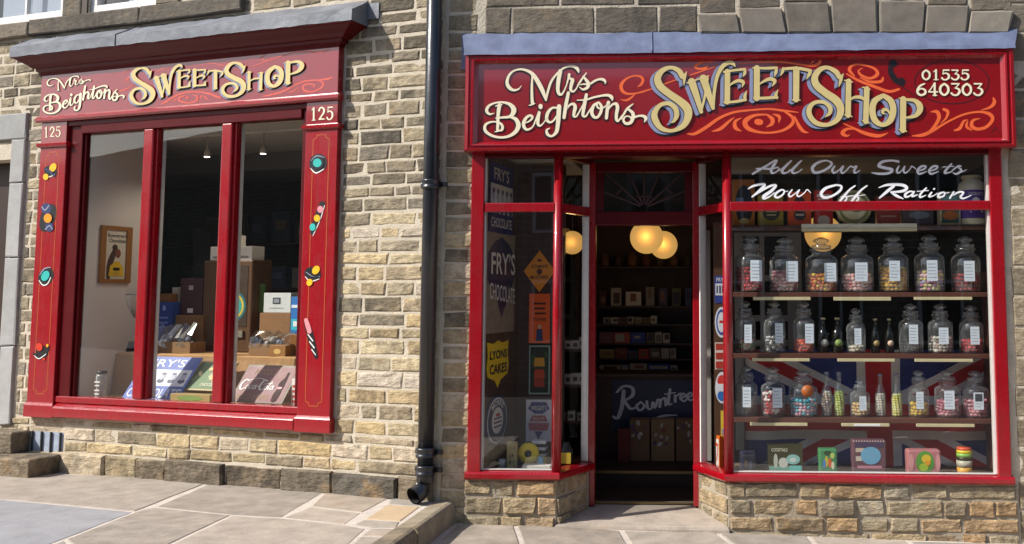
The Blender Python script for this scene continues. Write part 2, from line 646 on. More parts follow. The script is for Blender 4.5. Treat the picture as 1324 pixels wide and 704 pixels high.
FONT_CACHE = {}
def font_mesh(txt, shear=0.0, bold=0.0, space=1.0):
    key = (txt, shear, bold, space)
    if key not in FONT_CACHE:
        cu = bpy.data.curves.new('t', 'FONT')
        cu.body = txt
        cu.shear = shear
        cu.offset = bold
        cu.space_character = space
        cu.resolution_u = 3
        o = bpy.data.objects.new('t', cu)
        me = bpy.data.meshes.new_from_object(o)
        vs = [tuple(v.co) for v in me.vertices]
        fs = [tuple(p.vertices) for p in me.polygons]
        bpy.data.objects.remove(o)
        bpy.data.curves.remove(cu)
        bpy.data.meshes.remove(me)
        x0, x1 = min(v[0] for v in vs), max(v[0] for v in vs)
        y0, y1 = min(v[1] for v in vs), max(v[1] for v in vs)
        FONT_CACHE[key] = ([((v[0] - x0) / (x1 - x0), (v[1] - y0) / (y1 - y0)) for v in vs], fs)
    return FONT_CACHE[key]
def text(mb, txt, x0, y0, x1, y1, place, lift=.0012, shear=0.0, bold=0.0, warp=None):
    """block letters filling the box (y grows downward as in a drawing)"""
    vs, fs = font_mesh(txt, shear, bold)
    LAYER[0] += 1
    z = lift + (LAYER[0] % 5) * .0002
    idx = []
    for u, v in vs:
        x, y = x0 + (x1 - x0) * u, y1 + (y0 - y1) * v
        if warp:
            x, y = warp(u, v, x, y)
        idx.append(mb.addv(place(x, y, z)))
    for f in fs:
        mb.face([idx[k] for k in f])

def on_frame(frame, d):
    def place(x, y, lift=0.0):
        a, b = frame.at(x, y, d)
        return (a, -d - lift, b)
    return place

def card(o, u, v):
    """a flat sheet: o the top left corner, u to the right, v downward; drawing units 0..100 across u, 0..100 down v"""
    o, u, v = Vector(o), Vector(u), Vector(v)
    n = v.cross(u).normalized()
    if n.y > 0 and abs(n.y) > 1e-6:
        n = -n
    def place(x, y, lift=0.0):
        return tuple(o + u * (x / 100) + v * (y / 100) + n * lift)
    place.n = n
    place.o, place.u, place.v = o, u, v
    return place
# ================================================================ SETTING: street, pavement, the two stone houses
STONE_L = stone_mat('gritstone', ['#978a74', '#877d6b', '#a4967b', '#786e5e', '#9c8f77', '#aa9d84', '#6f675a', '#a69c8b', '#91826a', '#857c6c'], soot=.55, bump=.6, blot=.36, ochre=.22, sootz=(2.2, 4.2, .16))
STONE_U = stone_mat('pale gritstone', ['#b5a283', '#ac9977', '#c1af8e', '#a29375', '#c2b5a4', '#b9a074', '#c8b897', '#9a8b70', '#bdae97', '#b29c74'], soot=.5, bump=.65, blot=.36, ochre=.22)
STONE_BASE = stone_mat('sooty footing stone', ['#8c7c66', '#6e6558', '#9a8a72', '#5f5a52'], soot=.75, bump=.7)
STONE_R = stone_mat('pier stone', ['#978a75', '#867b68', '#a3957d', '#766c5c'], soot=.6, bump=.6, ochre=.2)
STONE_D = stone_mat('black weathered ashlar', ['#736b60', '#615b53', '#7d7365', '#6b645a'], soot=.6, bump=.35, blot=.25, ochre=.15)
STONE_V = stone_mat('grey lintel stone', ['#857d72', '#7a736a', '#8f877b'], soot=.3, bump=.12, strata=False, blot=.14, bl_scale=8, ochre=.12)
STONE_P = stone_mat('plinth stone', ['#a89a80', '#9c8e76', '#b09c7c', '#938772', '#b3946f', '#a69c88'], soot=.4, bump=1.0, blot=.4)
STONE_J = stone_mat('pale door jamb stone', ['#a09f9e', '#a8a7a5', '#989896'], soot=.12, bump=.08, strata=False, blot=.12, bl_scale=6, ochre=.08)
FLAG = stone_mat('flagstone', ['#a89e92', '#a1988d', '#aea194', '#98928a', '#ab9b8a', '#a49b8f'], soot=.22, bump=.32, strata=False, rough=.78, blot=.2, bl_scale=6, ochre=.14)
FLAGB = stone_mat('blue grey flagstone', ['#98989b', '#98989b'], soot=.15, bump=.25, strata=False, rough=.72, blot=.14, bl_scale=6, ochre=.05)
FLAGY = stone_mat('yellow flagstone', ['#bea789', '#bea789'], soot=.05, bump=.2, strata=False, rough=.8, blot=.12, bl_scale=7, ochre=.2)

ZL = .20                                     # left pavement level
GA, GB = .0205, -.0232                       # right pavement: z = GA + GB * x

# the street reaches to the horizon
m = MB(mat((.10, .095, .09), .9, var=.3, vscale=2, bump=.5, bscale=20, name='street setts'))
m.poly([(-400, -400, 0), (400, -400, 0), (400, 400, 0), (-400, 400, 0)])
st = build('street', m, None, WF, base=(0, 0, 0), kind='structure')
st.location.z = -.22

def offset_poly(pts, d):
    n = len(pts)
    ar = sum(pts[i][0] * pts[(i + 1) % n][1] - pts[(i + 1) % n][0] * pts[i][1] for i in range(n))
    if ar < 0:
        pts = pts[::-1]
    out = []
    for i in range(n):
        p0, p1, p2 = Vector(pts[i - 1]), Vector(pts[i]), Vector(pts[(i + 1) % n])
        e0, e1 = (p1 - p0).normalized(), (p2 - p1).normalized()
        n0, n1 = Vector((-e0.y, e0.x)), Vector((-e1.y, e1.x))
        b = n0 + n1
        b = b / max(.35, b.length_squared / 2)
        out.append(tuple(p1 + b * d))
    return out

def flag(parent, frame, pts_px, a, b, material, joint=.011, th=.05):
    pts = [frame.ground(x, y, a, b) for x, y in pts_px]
    # densify the outline so that the edge is not ruler straight
    dense = []
    for i, p in enumerate(pts):
        q = pts[(i + 1) % len(pts)]
        k = max(1, int(math.dist(p, q) / .16))
        for s in range(k):
            t = s / k
            j = 0 if s == 0 else rnd.uniform(-.004, .004)
            dx, dy = q[0] - p[0], q[1] - p[1]
            l = math.hypot(dx, dy)
            dense.append((p[0] + dx * t - dy / l * j, p[1] + dy * t + dx / l * j))
    o1, o2 = offset_poly(dense, joint), offset_poly(dense, joint + .007)
    tx, ty, tz = rnd.uniform(-.002, .002), rnd.uniform(-.002, .002), rnd.uniform(-.001, .002)
    cx, cy = sum(p[0] for p in pts) / len(pts), sum(p[1] for p in pts) / len(pts)
    zf = lambda p: a + b * p[0] + tx * (p[0] - cx) + ty * (p[1] - cy) + tz
    m = MB(material)
    i0 = [m.addv((p[0], p[1], zf(p) - th)) for p in o1]
    i1 = [m.addv((p[0], p[1], zf(p) - .004)) for p in o1]
    i2 = [m.addv((p[0], p[1], zf(p))) for p in o2]
    n = len(i0)
    for k in range(n):
        l = (k + 1) % n
        m.face((i0[k], i0[l], i1[l], i1[k]))
        m.face((i1[k], i1[l], i2[l], i2[k]))
    m.face(i2)
    return build('flagstone', m, parent, frame)

# ---- raised left pavement with its kerb
KE = [LF.ground(x, y, ZL) for x, y in ((587, 649), (563, 664), (539, 681), (524, 694))]
kd = (KE[3][0] - KE[0][0], KE[3][1] - KE[0][1])
kend = (KE[0][0] + kd[0] * 3.2, KE[0][1] + kd[1] * 3.2)
m = MB(PMORTAR)
outl = [(-9, .3), (-9, kend[1]), (kend[0] - .02, kend[1]), (KE[0][0] - .03, KE[0][1]), (KE[0][0] - .03, .3)]
m.prism([(x, y, ZL - .34) for x, y in outl], (0, 0, .337))
pav_l = build('pavement', m, None, LF, kind='structure', label='raised flagstone pavement below the left shop window')
LFLAGS = [
    ([(-120, 626), (-60, 608), (40, 612.5), (83, 613), (190, 616), (278, 621), (174.5, 661.6), (0, 646), (-120, 636)], FLAG),
    ([(-120, 636), (0, 646), (174.5, 662), (84, 697), (20, 722), (-40, 760), (-160, 760)], FLAGB),
    ([(199.4, 656), (300, 666.3), (249, 690), (222, 703), (190, 722), (110, 722), (84, 697.5), (174.5, 662)], FLAG),
    ([(110, 723), (190, 722), (150, 770), (-40, 770), (20, 722), (84, 698)], FLAG),
    ([(278.7, 621.8), (350, 630), (420, 636.5), (364.7, 669.6), (300, 666.3), (199.4, 655.8)], FLAG),
    ([(420, 636.6), (506, 643.5), (468.8, 663.2), (400.7, 655.3)], FLAG),
    ([(400.7, 655.4), (468.8, 663.3), (447, 678.6), (364.7, 669.6)], FLAG),
    ([(300, 666.6), (364.7, 669.9), (447, 678.9), (475, 683.7), (452, 705), (430, 740), (160, 770), (222, 703), (249, 690)], FLAG),
    ([(499.6, 652.6), (545, 655.3), (519, 674.5), (470, 671.8)], FLAGY),
    ([(506, 643.6), (566, 647), (545, 655), (499.6, 652.4)], FLAG),
    ([(470, 672), (519, 674.7), (514, 683), (478, 683.4), (455, 678.8)], FLAG),
    ([(478, 683.7), (513, 683.5), (508, 694.5), (465, 693)], FLAG),
    ([(465, 693.3), (508, 694.8), (498, 730), (430, 740), (452, 705)], FLAG),
]
for pts, mm in LFLAGS:
    flag(pav_l, LF, pts, ZL, 0, mm)
# kerb stones: rounded front edge, shaded riser
KERB = stone_mat('worn kerb stone', ['#948874', '#8a7e6a', '#9c907c'], soot=.45, bump=.5, strata=False, blot=.25, bl_scale=8, ochre=.2)
def kerb_stone(i0, i1):
    kn = Vector((kd[1], -kd[0])).normalized()
    if kn.x < 0:
        kn = -kn                             # points to the lower (right) pavement
    m = MB(KERB)
    prof = [(-.145, -.40), (-.145, -.008), (-.135, .004), (-.03, .006), (-.008, -.002), (.006, -.02), (.012, -.05), (.012, -.40)]
    loops = []
    K = 5
    for k in range(K + 1):
        t = i0 + (i1 - i0) * k / K
        p = Vector((KE[0][0] + kd[0] * t, KE[0][1] + kd[1] * t))
        j = rnd.uniform(-.005, .005)
        loops.append([(p.x + kn.x * (o + j), p.y + kn.y * (o + j), ZL + z + (j * .5 if z > -.1 else 0)) for o, z in prof])
    m.loft(loops)
    build('kerb_stone', m, pav_l, LF)
kl = math.hypot(*kd)
kerb_stone(.0, .80)
kerb_stone(.80 + .02, 1.75)
kerb_stone(1.77, 2.6)

# ---- right pavement
zg = lambda x: GA + GB * x
m = MB(PMORTAR)
m.loft([[(-1.9, y, zg(-1.9) - .005), (9, y, zg(9) - .005), (9, y, -.4), (-1.9, y, -.4)] for y in (-3.0, .62)])
pav_r = build('pavement', m, None, RF, kind='structure', label='flagstone pavement in front of the right shop')
RFLAGS = [
    [(590, 678.5), (666, 679), (675, 706), (690, 760), (520, 760), (560, 706)],
    [(666.5, 679), (714, 679), (802.5, 686), (814, 706), (830, 760), (691, 760), (676, 706)],
    [(803, 686), (870, 687.5), (926, 688), (948, 706), (985, 760), (831, 760), (815, 706)],
    [(927, 688.5), (1000, 691), (1044, 692.5), (1054, 706), (1085, 760), (986, 760), (949, 706)],
    [(1045, 693), (1110, 696), (1172, 699), (1181, 706), (1230, 760), (1086, 760), (1055, 706)],
    [(1173, 699.5), (1240, 701.5), (1300, 703), (1330, 716), (1390, 760), (1231, 760), (1182, 706)],
    [(1301, 703), (1380, 706), (1480, 712), (1520, 760), (1391, 760), (1331, 716)],
]
for pts in RFLAGS:
    flag(pav_r, RF, pts, GA, GB, FLAG, joint=.014)
# doorstep slab in the recess of the doorway
ds = [RF.at(768, 653, -.45)[1]]
STEP_Z = ds[0]
m = MB(FLAG)
step = [(-.69, -.035), (.575, -.035), (.345, .62), (-.47, .62)]
o2 = offset_poly(step, .01)
m.loft([[(x, y, -.2) for x, y in step], [(x, y, STEP_Z - .058 + .05 * (y > .3) - .012) for x, y in step], [(x, y, STEP_Z - .046 + .046 * (y > .3)) for x, y in o2]])
m.f, m.fm, m.smooth = m.f, m.fm, m.smooth
build('doorstep', m, pav_r, RF, bevel=.006)

# ---------------------------------------------------------------- stones
ID = lambda p: p
def stone(parent, frame, x0, x1, z0, z1, d, material, T=ID, rough=.0055, depth=.07, round_=.006, name='stone', poly=None):
    w, h = x1 - x0, z1 - z0
    nx, nz = max(3, min(6, int(w / .055))), (3 if h > .1 else 2)
    j = lambda a: rnd.uniform(-a, a)
    c = [(x0 + j(.007), z0 + j(.006)), (x1 + j(.007), z0 + j(.006)), (x1 + j(.007), z1 + j(.006)), (x0 + j(.007), z1 + j(.006))]
    if poly:
        c = poly
    m = MB(material)
    m.T = T
    tilt, dd = j(rough * .5), d + j(rough * .7)
    sx, sz = rnd.random() * 50, rnd.random() * 50
    g = []
    us = [0, min(.18, .010 / w)] + [k / (nx - 1) for k in range(1, nx - 1)] + [1 - min(.18, .010 / w), 1]
    vs = [0, min(.2, .010 / h)] + ([.5] if nz > 2 else []) + [1 - min(.2, .010 / h), 1]
    nx, nz = len(us) - 1, len(vs) - 1
    for b in range(nz + 1):
        row = []
        for a in range(nx + 1):
            u, v = us[a], vs[b]
            e = a in (0, nx) or b in (0, nz)
            x = (c[0][0] * (1 - u) + c[1][0] * u) * (1 - v) + (c[3][0] * (1 - u) + c[2][0] * u) * v
            z = (c[0][1] * (1 - u) + c[1][1] * u) * (1 - v) + (c[3][1] * (1 - u) + c[2][1] * u) * v
            nn = noise.noise((x * 11 + sx, z * 17 + sz, d)) * rough
            if e:
                x += j(.0035); z += j(.0025)
                y = -dd + round_
            else:
                x += j(.004); z += j(.003)
                y = -dd - nn - tilt * (u - .5) * 2
            row.append(m.addv((x, y, z)))
        g.append(row)
    for b in range(nz):
        for a in range(nx):
            m.face((g[b][a], g[b][a + 1], g[b + 1][a + 1], g[b + 1][a]))
    m.sm = False
    ring = g[0][:] + [g[b][nx] for b in range(1, nz + 1)] + g[nz][-2::-1] + [g[b][0] for b in range(nz - 1, 0, -1)]
    back = []
    m.T = None
    inv = []
    for i in ring:
        p = m.v[i]
        inv.append(p)
    # push the rim straight into the wall
    o0, o1 = Vector(T((0, 0, 0))), Vector(T((0, 1, 0)))
    yv = (o1 - o0)
    for p in inv:
        q = Vector(p) + yv * depth
        back.append(m.addv(tuple(q)))
    k = len(ring)
    for i in range(k):
        l = (i + 1) % k
        m.face((ring[l], ring[i], back[i], back[l]))
    return build(name, m, parent, frame)

def courses(z0, z1, h0, h1, seed):
    r = random.Random(seed)
    z, out = z0, []
    while z < z1 - .02:
        h = r.uniform(h0, h1)
        if z + h > z1 - h0 * .6:
            h = z1 - z
        out.append((z, z + h))
        z += h
    return out
def fill(parent, frame, x0, x1, rows, d, pick, lmin=.13, lmax=.40, jt=.013, T=ID, seed=1, **kw):
    r = random.Random(seed)
    n = 0
    for z0, z1 in rows:
        x = x0
        first = True
        while x < x1 - .01:
            l = r.uniform(lmin, lmax)
            if first:
                l *= r.uniform(.5, 1.1)
                first = False
            if x + l > x1 - lmin * .75:
                l = x1 - x
            if l > lmax * 1.3:
                l = l * r.uniform(.4, .6)
            mm = pick((x + l / 2, (z0 + z1) / 2)) if callable(pick) else pick
            jj = jt / 2 + r.uniform(0, .003)
            stone(parent, frame, x + jj, x + l - jj, z0 + jj * .9, z1 - jj * .9, d, mm, T, **kw)
            n += 1
            x += l
    return n

# ---------------------------------------------------------------- left house
house_l = thing('stone_house', 'sooty gritstone house wall around the left shop window, sash windows above', 'building', (-2.2, .3, ZL), LF)
m = MB(MORTAR)
TOP = 5.2
SILL0, SILL1 = .5 * (LF.at(0, 51, .05)[1] + LF.at(130, 34, .05)[1]), .5 * (LF.at(0, 31.5, .05)[1] + LF.at(130, 15, .05)[1])
WX0, WX1 = -3.62, -1.22                       # opening behind the shop window
DX1 = LF.at(2, 400, 0)[0] + .04               # door opening edge
DZ1 = LF.at(2, 207, 0)[1]
MY = .005
u0 = LF.at(8, 15, 0)[0]; u1 = LF.at(82, 10, 0)[0]; u2 = LF.at(114, 8, 0)[0]; u3 = LF.at(202, 2, 0)[0]
for a in ((-7, DX1 - 1.0, 0, TOP), (DX1 - 1.0, DX1, DZ1, SILL1), (DX1, WX0, 0, SILL1), (WX0, WX1, 0, .78), (WX0, WX1, 3.15, SILL1), (WX1, -.0, 0, TOP), (u3, WX1, SILL1, TOP), (u1, u2, SILL1, TOP)):
    m.box(a[0], a[1], MY, .34, a[2], a[3])
build('mortar_bed', m, house_l, LF)
rows_hi = courses(.645, 4.9, .088, .128, 5)
rows_mid = rows_hi
pickL = lambda p: STONE_L if p[1] > 1.5 or p[0] < -2 else (STONE_U if rnd.random() < .75 else STONE_L)
pickW = lambda p: STONE_U if (p[1] < 2.3 and rnd.random() < .8) else STONE_L
cnt = 0
cnt += fill(house_l, LF, -.905, -.015, rows_mid, .001, pickW, .15, .42, seed=21, jt=.017)
rows_lo = courses(.37, .64, .085, .115, 8)
GX0, GX1, GZ0, GZ1 = LF.rect(38, 560, 80, 593)
cnt += fill(house_l, LF, GX1 + .02, -.015, rows_lo, .003, STONE_U, .2, .55, seed=9, rough=.008)
cnt += fill(house_l, LF, -4.4, GX0 - .02, rows_lo, .004, STONE_U, .12, .3, seed=19, rough=.008)
stone(house_l, LF, GX0 - .012, GX1 + .03, GZ1 + .004, .655, -.003, STONE_U)
# footing course
fx = -4.4
r = random.Random(4)
while fx < -.05:
    l = min(r.uniform(.25, .62), -.02 - fx)
    stone(house_l, LF, fx + .006, fx + l - .006, ZL - .05, .362 + r.uniform(-.012, .006), .012 + r.uniform(0, .025), STONE_BASE if fx > -3 else STONE_U, rough=.02, round_=.018)
    fx += l
    cnt += 1
# strip between door surround and shop window
JX1 = .5 * (LF.at(31, 190, .03)[0] + LF.at(14, 520, .03)[0])
rows_str = [q for q in rows_hi if .62 < q[0] < 3.6]
JZ1 = LF.at(28, 180, .03)[1]
cnt += fill(house_l, LF, JX1 + .012, -4.058, [q for q in rows_str if q[1] < JZ1 + .03], 0, STONE_L, .09, .22, seed=31)
cnt += fill(house_l, LF, -4.75, -4.05, [q for q in rows_hi if JZ1 + .03 <= q[1] and q[0] < SILL0 - .06], 0, STONE_L, .16, .34, seed=32)
cnt += fill(house_l, LF, -4.05, -.91, [q for q in rows_hi if q[1] > 3.9 and q[0] < SILL0 - .06], 0, STONE_L, .2, .45, seed=33)
cnt += fill(house_l, LF, -2.1, -.91, [q for q in rows_hi if q[0] > SILL0 - .06 and q[1] < 4.7], 0, STONE_L, .2, .42, seed=34)
# pale jamb and lintel of the house door
zz = ZL + .36
k = 0
while zz < JZ1 - .05:
    h = min(rnd.uniform(.55, .8), JZ1 - zz)
    stone(house_l, LF, DX1, JX1, zz + .003, zz + h - .003, .03, STONE_J, rough=.002, round_=.006)
    zz += h
stone(house_l, LF, DX1 - 1.2, JX1 - .004, JZ1 + .004, JZ1 + .001 + .24, .028, STONE_J, rough=.002, round_=.006)
m = MB(wood_mat('dark door wood', '#21140d', '#3a2216', .5))
m.box(DX1 - 1.0, DX1 - .002, .18, .23, ZL + .36, DZ1)
build('house_door', m, house_l, LF)
stone(house_l, LF, DX1 - 1.0 - (JX1 - DX1), DX1 - 1.003, ZL + .363, JZ1 - .003, .03, STONE_J, rough=.002, round_=.006)
cnt += fill(house_l, LF, -7.0, DX1 - 1.01 - (JX1 - DX1), courses(.2, JZ1, .36, .5, 12), .001, STONE_L, .6, 1.0, seed=61)
cnt += fill(house_l, LF, -7.0, -4.76, courses(JZ1 + .26, SILL0 - .01, .3, .4, 13), .001, STONE_L, .6, .9, seed=62)
# stone steps up to that door
def step_block(x0, x1, y0, z0, z1):
    m = MB(STONE_BASE)
    m.loft([[(x0, y0 + .015, z0), (x1 - .01, y0 + .015, z0), (x1 - .01, .02, z0), (x0, .02, z0)],
            [(x0, y0, z1 - .03), (x1, y0, z1 - .03), (x1, .02, z1 - .03), (x0, .02, z1 - .03)],
            [(x0, y0, z1 - .01), (x1, y0, z1 - .01), (x1, .02, z1 - .01), (x0, .02, z1 - .01)],
            [(x0, y0 + .02, z1), (x1 - .02, y0 + .02, z1), (x1 - .02, .02, z1), (x0, .02, z1)]])
    return build('step', m, house_l, LF, bevel=.008)
sx1 = LF.at(38, 600, .33)[0]
sx2 = LF.at(11, 570, .2)[0]
step_block(-5.6, sx1, -.34, ZL - .02, ZL + .15)
step_block(-5.6, sx2, -.18, ZL + .15, ZL + .33)
# cellar grating
m = MB(mat((.03, .03, .032), .6, name='grating iron'))
for k in range(4):
    x = GX0 + .035 + k * (GX1 - GX0 - .05) / 3
    m.box(x - .0055, x + .0055, -.014, -.001, GZ0 - .01, GZ1 + .012)
gr = build('cellar_grating', m, house_l, LF)
m = MB(mat('#9aa4b4', .7, var=.5, vscale=18, name='grating sheet'))
m.poly([(GX0 - .01, .0035, GZ0 - .01), (GX1 + .01, .0035, GZ0 - .01), (GX1 + .01, .0035, GZ1 + .01), (GX0 - .01, .0035, GZ1 + .01)])
build('back_sheet', m, gr, LF)
# upstairs sash windows on their long stone sill
sx = LF.at(420, 8, .05)[0]
for a, b in ((-6.0, -4.3), (-4.295, -3.0), (-2.995, -1.9)):
    stone(house_l, LF, a + .002, b - .002, SILL0, SILL1, .05, STONE_D, rough=.003, round_=.006)
def sash(x0, x1):
    z0, z1 = SILL1 + .012, TOP + .2
    m = MB(WHITE)
    m.box(x0, x0 + .07, .03, .11, z0, z1)
    m.box(x1 - .07, x1, .03, .11, z0, z1)
    m.box(x0, x1, .028, .12, z0 - .008, z0 + .075)
    m.box((x0 + x1) / 2 + .09, (x0 + x1) / 2 + .115, .05, .09, z0 + .06, z1)
    f = build('sash_window', m, house_l, LF, bevel=.004)
    m = MB(GLASS)
    m.poly([(x0 + .05, .08, z0 + .05), (x1 - .05, .08, z0 + .05), (x1 - .05, .08, z1), (x0 + .05, .08, z1)])
    build('pane', m, f, LF)
    m = MB(mat((.30, .34, .42), .8, name='net curtain'))
    m.box(x0 + .30, x1 - .04, .16, .18, z0, z1)
    build('curtain', m, f, LF)
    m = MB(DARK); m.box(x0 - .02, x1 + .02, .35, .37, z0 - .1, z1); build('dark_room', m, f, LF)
sash(u0 - .55, u1)
sash(u2, u3)
stone(house_l, LF, u1 + .01, u2 - .07, SILL1 + .006, TOP + .2, .02, STONE_D, rough=.004)
stone(house_l, LF, u3 + .012, u3 + .26, SILL1 + .006, TOP + .2, .02, STONE_D, rough=.004)
m = MB(mat((.05, .03, .02), .6, name='brown pipe'))
m.box(u2 - .065, u2 - .004, -.01, .1, SILL1 + .003, TOP + .2)
build('cable_duct', m, house_l, LF)
m = MB(IRON)      # thin black cable sagging along the wall under the sill
m.tube([LF.p(-40, 55, .01), LF.p(0, 52, .012), LF.p(30, 47.5, .012), LF.p(55, 46.5, .012), LF.p(72, 49, .03)], .006, 6)
build('cable', m, house_l, LF)

# ---------------------------------------------------------------- right house
house_r = thing('stone_house', 'dark ashlar house wall around and above the right shop front', 'building', (.6, .3, 0), RF)
m = MB(MORTAR)
OX0, OX1 = -1.315, 2.56                      # shop front opening
for a in ((_cx + .001, OX0, 0, TOP), (OX0, OX1, 3.2, TOP), (OX1, 5.5, -.3, TOP)):
    m.box(a[0], a[1], MY, .34, a[2], a[3])
build('mortar_bed', m, house_r, RF)
rowsR = courses(.03, 3.55, .105, .13, 6)
fill(house_r, RF, _cx + .02, OX0 + .0, rowsR, .003, lambda p: STONE_U if (p[1] < 2.6 and rnd.random() < .7) else STONE_R, .3, .5, seed=51, rough=.006)
fill(house_r, RF, _cx + .02, RF.at(618, 20)[0], courses(3.56, 4.6, .12, .15, 3), 0, STONE_R, .16, .4, seed=52)
# ashlar above the lead
zb0, zb1 = RF.at(700, 44)[1], RF.at(700, 10)[1]
xs = [RF.at(x, 25)[0] for x in (627, 661, 769, 851, 903)]
for a, b in zip(xs, xs[1:]):
    stone(house_r, RF, a + .006, b - .006, zb0, zb1, 0, STONE_D, rough=.004)
fill(house_r, RF, xs[0], xs[-1] + .02, [(zb1 + .004, zb1 + .19), (zb1 + .19, zb1 + .36)], 0, STONE_D, .3, .7, seed=53, rough=.004)
V = [(905, 958, 901, 953, 20, 20), (959, 1017, 954, 1011, 12, 12), (1018, 1075, 1012, 1071, 5, 5), (1076, 1135, 1073, 1133, -3, -3), (1136, 1193, 1135, 1196, 3, 3), (1194, 1249, 1197, 1253, 9, 9), (1250, 1303, 1254, 1310, 16, 16)]
for b0, b1, t0, t1, ya, yb in V:
    q = [RF.at(b0 + .7, 44), RF.at(b1 - .7, 44), RF.at(t1 - .7, yb), RF.at(t0 + .7, ya)]
    stone(house_r, RF, q[0][0], q[1][0], q[0][1], q[3][1], .035, STONE_V, rough=.002, poly=q, round_=.006)
    # smaller block over it up to the next course
    stone(house_r, RF, q[3][0] + .006, q[2][0] - .006, q[3][1] + .008, RF.at(900, -34)[1], .0, STONE_D, rough=.004)
fill(house_r, RF, xs[-1] + .02, 5.0, [(RF.at(900, -35)[1], RF.at(900, -75)[1])], 0, STONE_D, .4, .8, seed=54, rough=.004)
# the pier at the right edge of the picture
rp = [-.25 + .215 * k for k in range(24)]
k = 0
for a, b in zip(rp, rp[1:]):
    s0 = OX1 + .055
    if a > 2.6 and b < 3.6:
        s0 = max(s0, 2.64)
    l1 = .34 if k % 2 else .52
    if b > RF.at(1310, 15)[1] - .1 or True:
        stone(house_r, RF, s0, s0 + l1 - .012, a + .006, b - .006, .0, STONE_R if a < 3.2 else STONE_D, rough=.006)
        stone(house_r, RF, s0 + l1, 3.9, a + .006, b - .006, .0, STONE_R, rough=.006)
    k += 1

# terrace across the street, behind the camera: only its reflection shows
tm, tnt, tb = newmat('terrace stone')
bk = N(tnt, 'ShaderNodeTexBrick')
bk.inputs['Scale'].default_value = 1.6
bk.inputs['Color1'].default_value, bk.inputs['Color2'].default_value, bk.inputs['Mortar'].default_value = (.15, .12, .09, 1), (.24, .19, .14, 1), (.34, .30, .25, 1)
tg = N(tnt, 'ShaderNodeNewGeometry'); tmp_ = N(tnt, 'ShaderNodeMapping'); tmp_.inputs['Rotation'].default_value = (PI / 2, 0, 0)
tnt.links.new(tg.outputs['Position'], tmp_.inputs[0]); tnt.links.new(tmp_.outputs[0], bk.inputs['Vector']); tnt.links.new(bk.outputs[0], tb.inputs['Base Color'])
tb.inputs['Roughness'].default_value = .9
m = MB(tm)
m.box(-70, -26.1, -12.5, -6.6, -.3, 8.0)
m.box(-26, -7.5, -12.5, -6.5, -.3, 4.6)
m.box(-7.5, 1.2, -12.5, -6.3, -.3, 5.4)
m.box(1.2, 14, -12.5, -6.4, -.3, 7.6)
m.mat(mat((.07, .07, .075), .8, name='slate'))
for x0, x1, z in ((-26, -7.5, 4.6), (-7.5, 1.2, 5.4), (1.2, 14, 7.6)):
    m.prism([(x0, -6.1, z), (x0, -12.8, z), (x0, -9.5, z + 1.6)], (x1 - x0, 0, 0))
m.mat(mat((.55, .55, .55), .5, name='terrace window paint'))
for k in range(-8, 7):
    for z in (.7, 3.0):
        m.box(k * 2.0, k * 2.0 + .9, -6.32, -6.2, z, z + 1.3)
m.mat(mat((.02, .022, .025), .2, name='terrace pane'))
for k in range(-8, 7):
    for z in (.7, 3.0):
        m.box(k * 2.0 + .07, k * 2.0 + .42, -6.3, -6.19, z + .07, z + 1.23)
        m.box(k * 2.0 + .48, k * 2.0 + .83, -6.3, -6.19, z + .07, z + 1.23)
build('facing_terrace', m, None, WF, label='stone terrace of houses across the street, mirrored in the shop glass', cat='building')

# ================================================================ LEFT SHOP WINDOW
shop_l = thing('shop_window', 'red painted shop window with two pilasters numbered 125 on the left wall', 'shop window', (-2.4, 0, .66), LF)
FD = .065                                        # how far the fascia stands out
PXL0, PXL1, PXR0, PXR1 = -4.055, -3.75, -1.216, -.914
FX0, FX1, FZ0, FZ1 = -4.073, -.912, 3.2555, 3.634

# ---- fascia board with lettering
m = MB(REDP)
m.box(FX0, FX1, -FD, 0, FZ0, FZ1)
fascia_l = build('fascia', m, shop_l, LF, bevel=.004)
m = MB(RED)                                      # bead along the bottom of the fascia
m.loft([[(x, -FD + .0, FZ0 + .012), (x, -FD - .012, FZ0 + .004), (x, -FD - .024, FZ0 - .006), (x, -FD - .024, FZ0 - .03), (x, -FD - .010, FZ0 - .045), (x, -.02, FZ0 - .045), (x, -.02, FZ0 + .012)] for x in (FX0 - .02, FX1 + .02)])
build('bead_moulding', m, fascia_l, LF)
# ---- cornice, mitred at both ends
def mitred(prof, x0, x1, d, yb=-.005, k=1.0):
    return [[(x0 - o * k, yb, z), (x0 - o * k, -d - o, z), (x1 + o * k, -d - o, z), (x1 + o * k, yb, z)] for o, z in prof]
m = MB(RED_SHADE)
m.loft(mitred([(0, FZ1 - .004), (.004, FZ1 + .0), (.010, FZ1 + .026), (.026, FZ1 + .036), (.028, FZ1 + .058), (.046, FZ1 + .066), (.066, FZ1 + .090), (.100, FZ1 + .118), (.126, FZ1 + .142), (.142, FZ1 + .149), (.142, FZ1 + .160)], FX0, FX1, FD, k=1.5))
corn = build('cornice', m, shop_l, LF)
m = MB(LEADG)
zt = FZ1 + .160
zw_ = LF.at(300, 21.5, .006)[1]
K = 44
fr_, up_, lo_, wl = [], [], [], []
for k in range(K + 1):
    t = k / K
    x = (FX0 - .220) * (1 - t) + (FX1 + .220) * t
    j = lambda a: rnd.uniform(-a, a)
    lo_.append((x, -FD - .148 + j(.003), zt - .006 + j(.004)))
    fr_.append((x, -FD - .150 + j(.003), zt + .084 + j(.004)))
    up_.append((x, -FD - .03 + j(.006), zt + .084 + (zw_ - zt - .084) * .55 + j(.006)))
    wl.append((x, -.006, zw_ + j(.006)))
m.sm = True
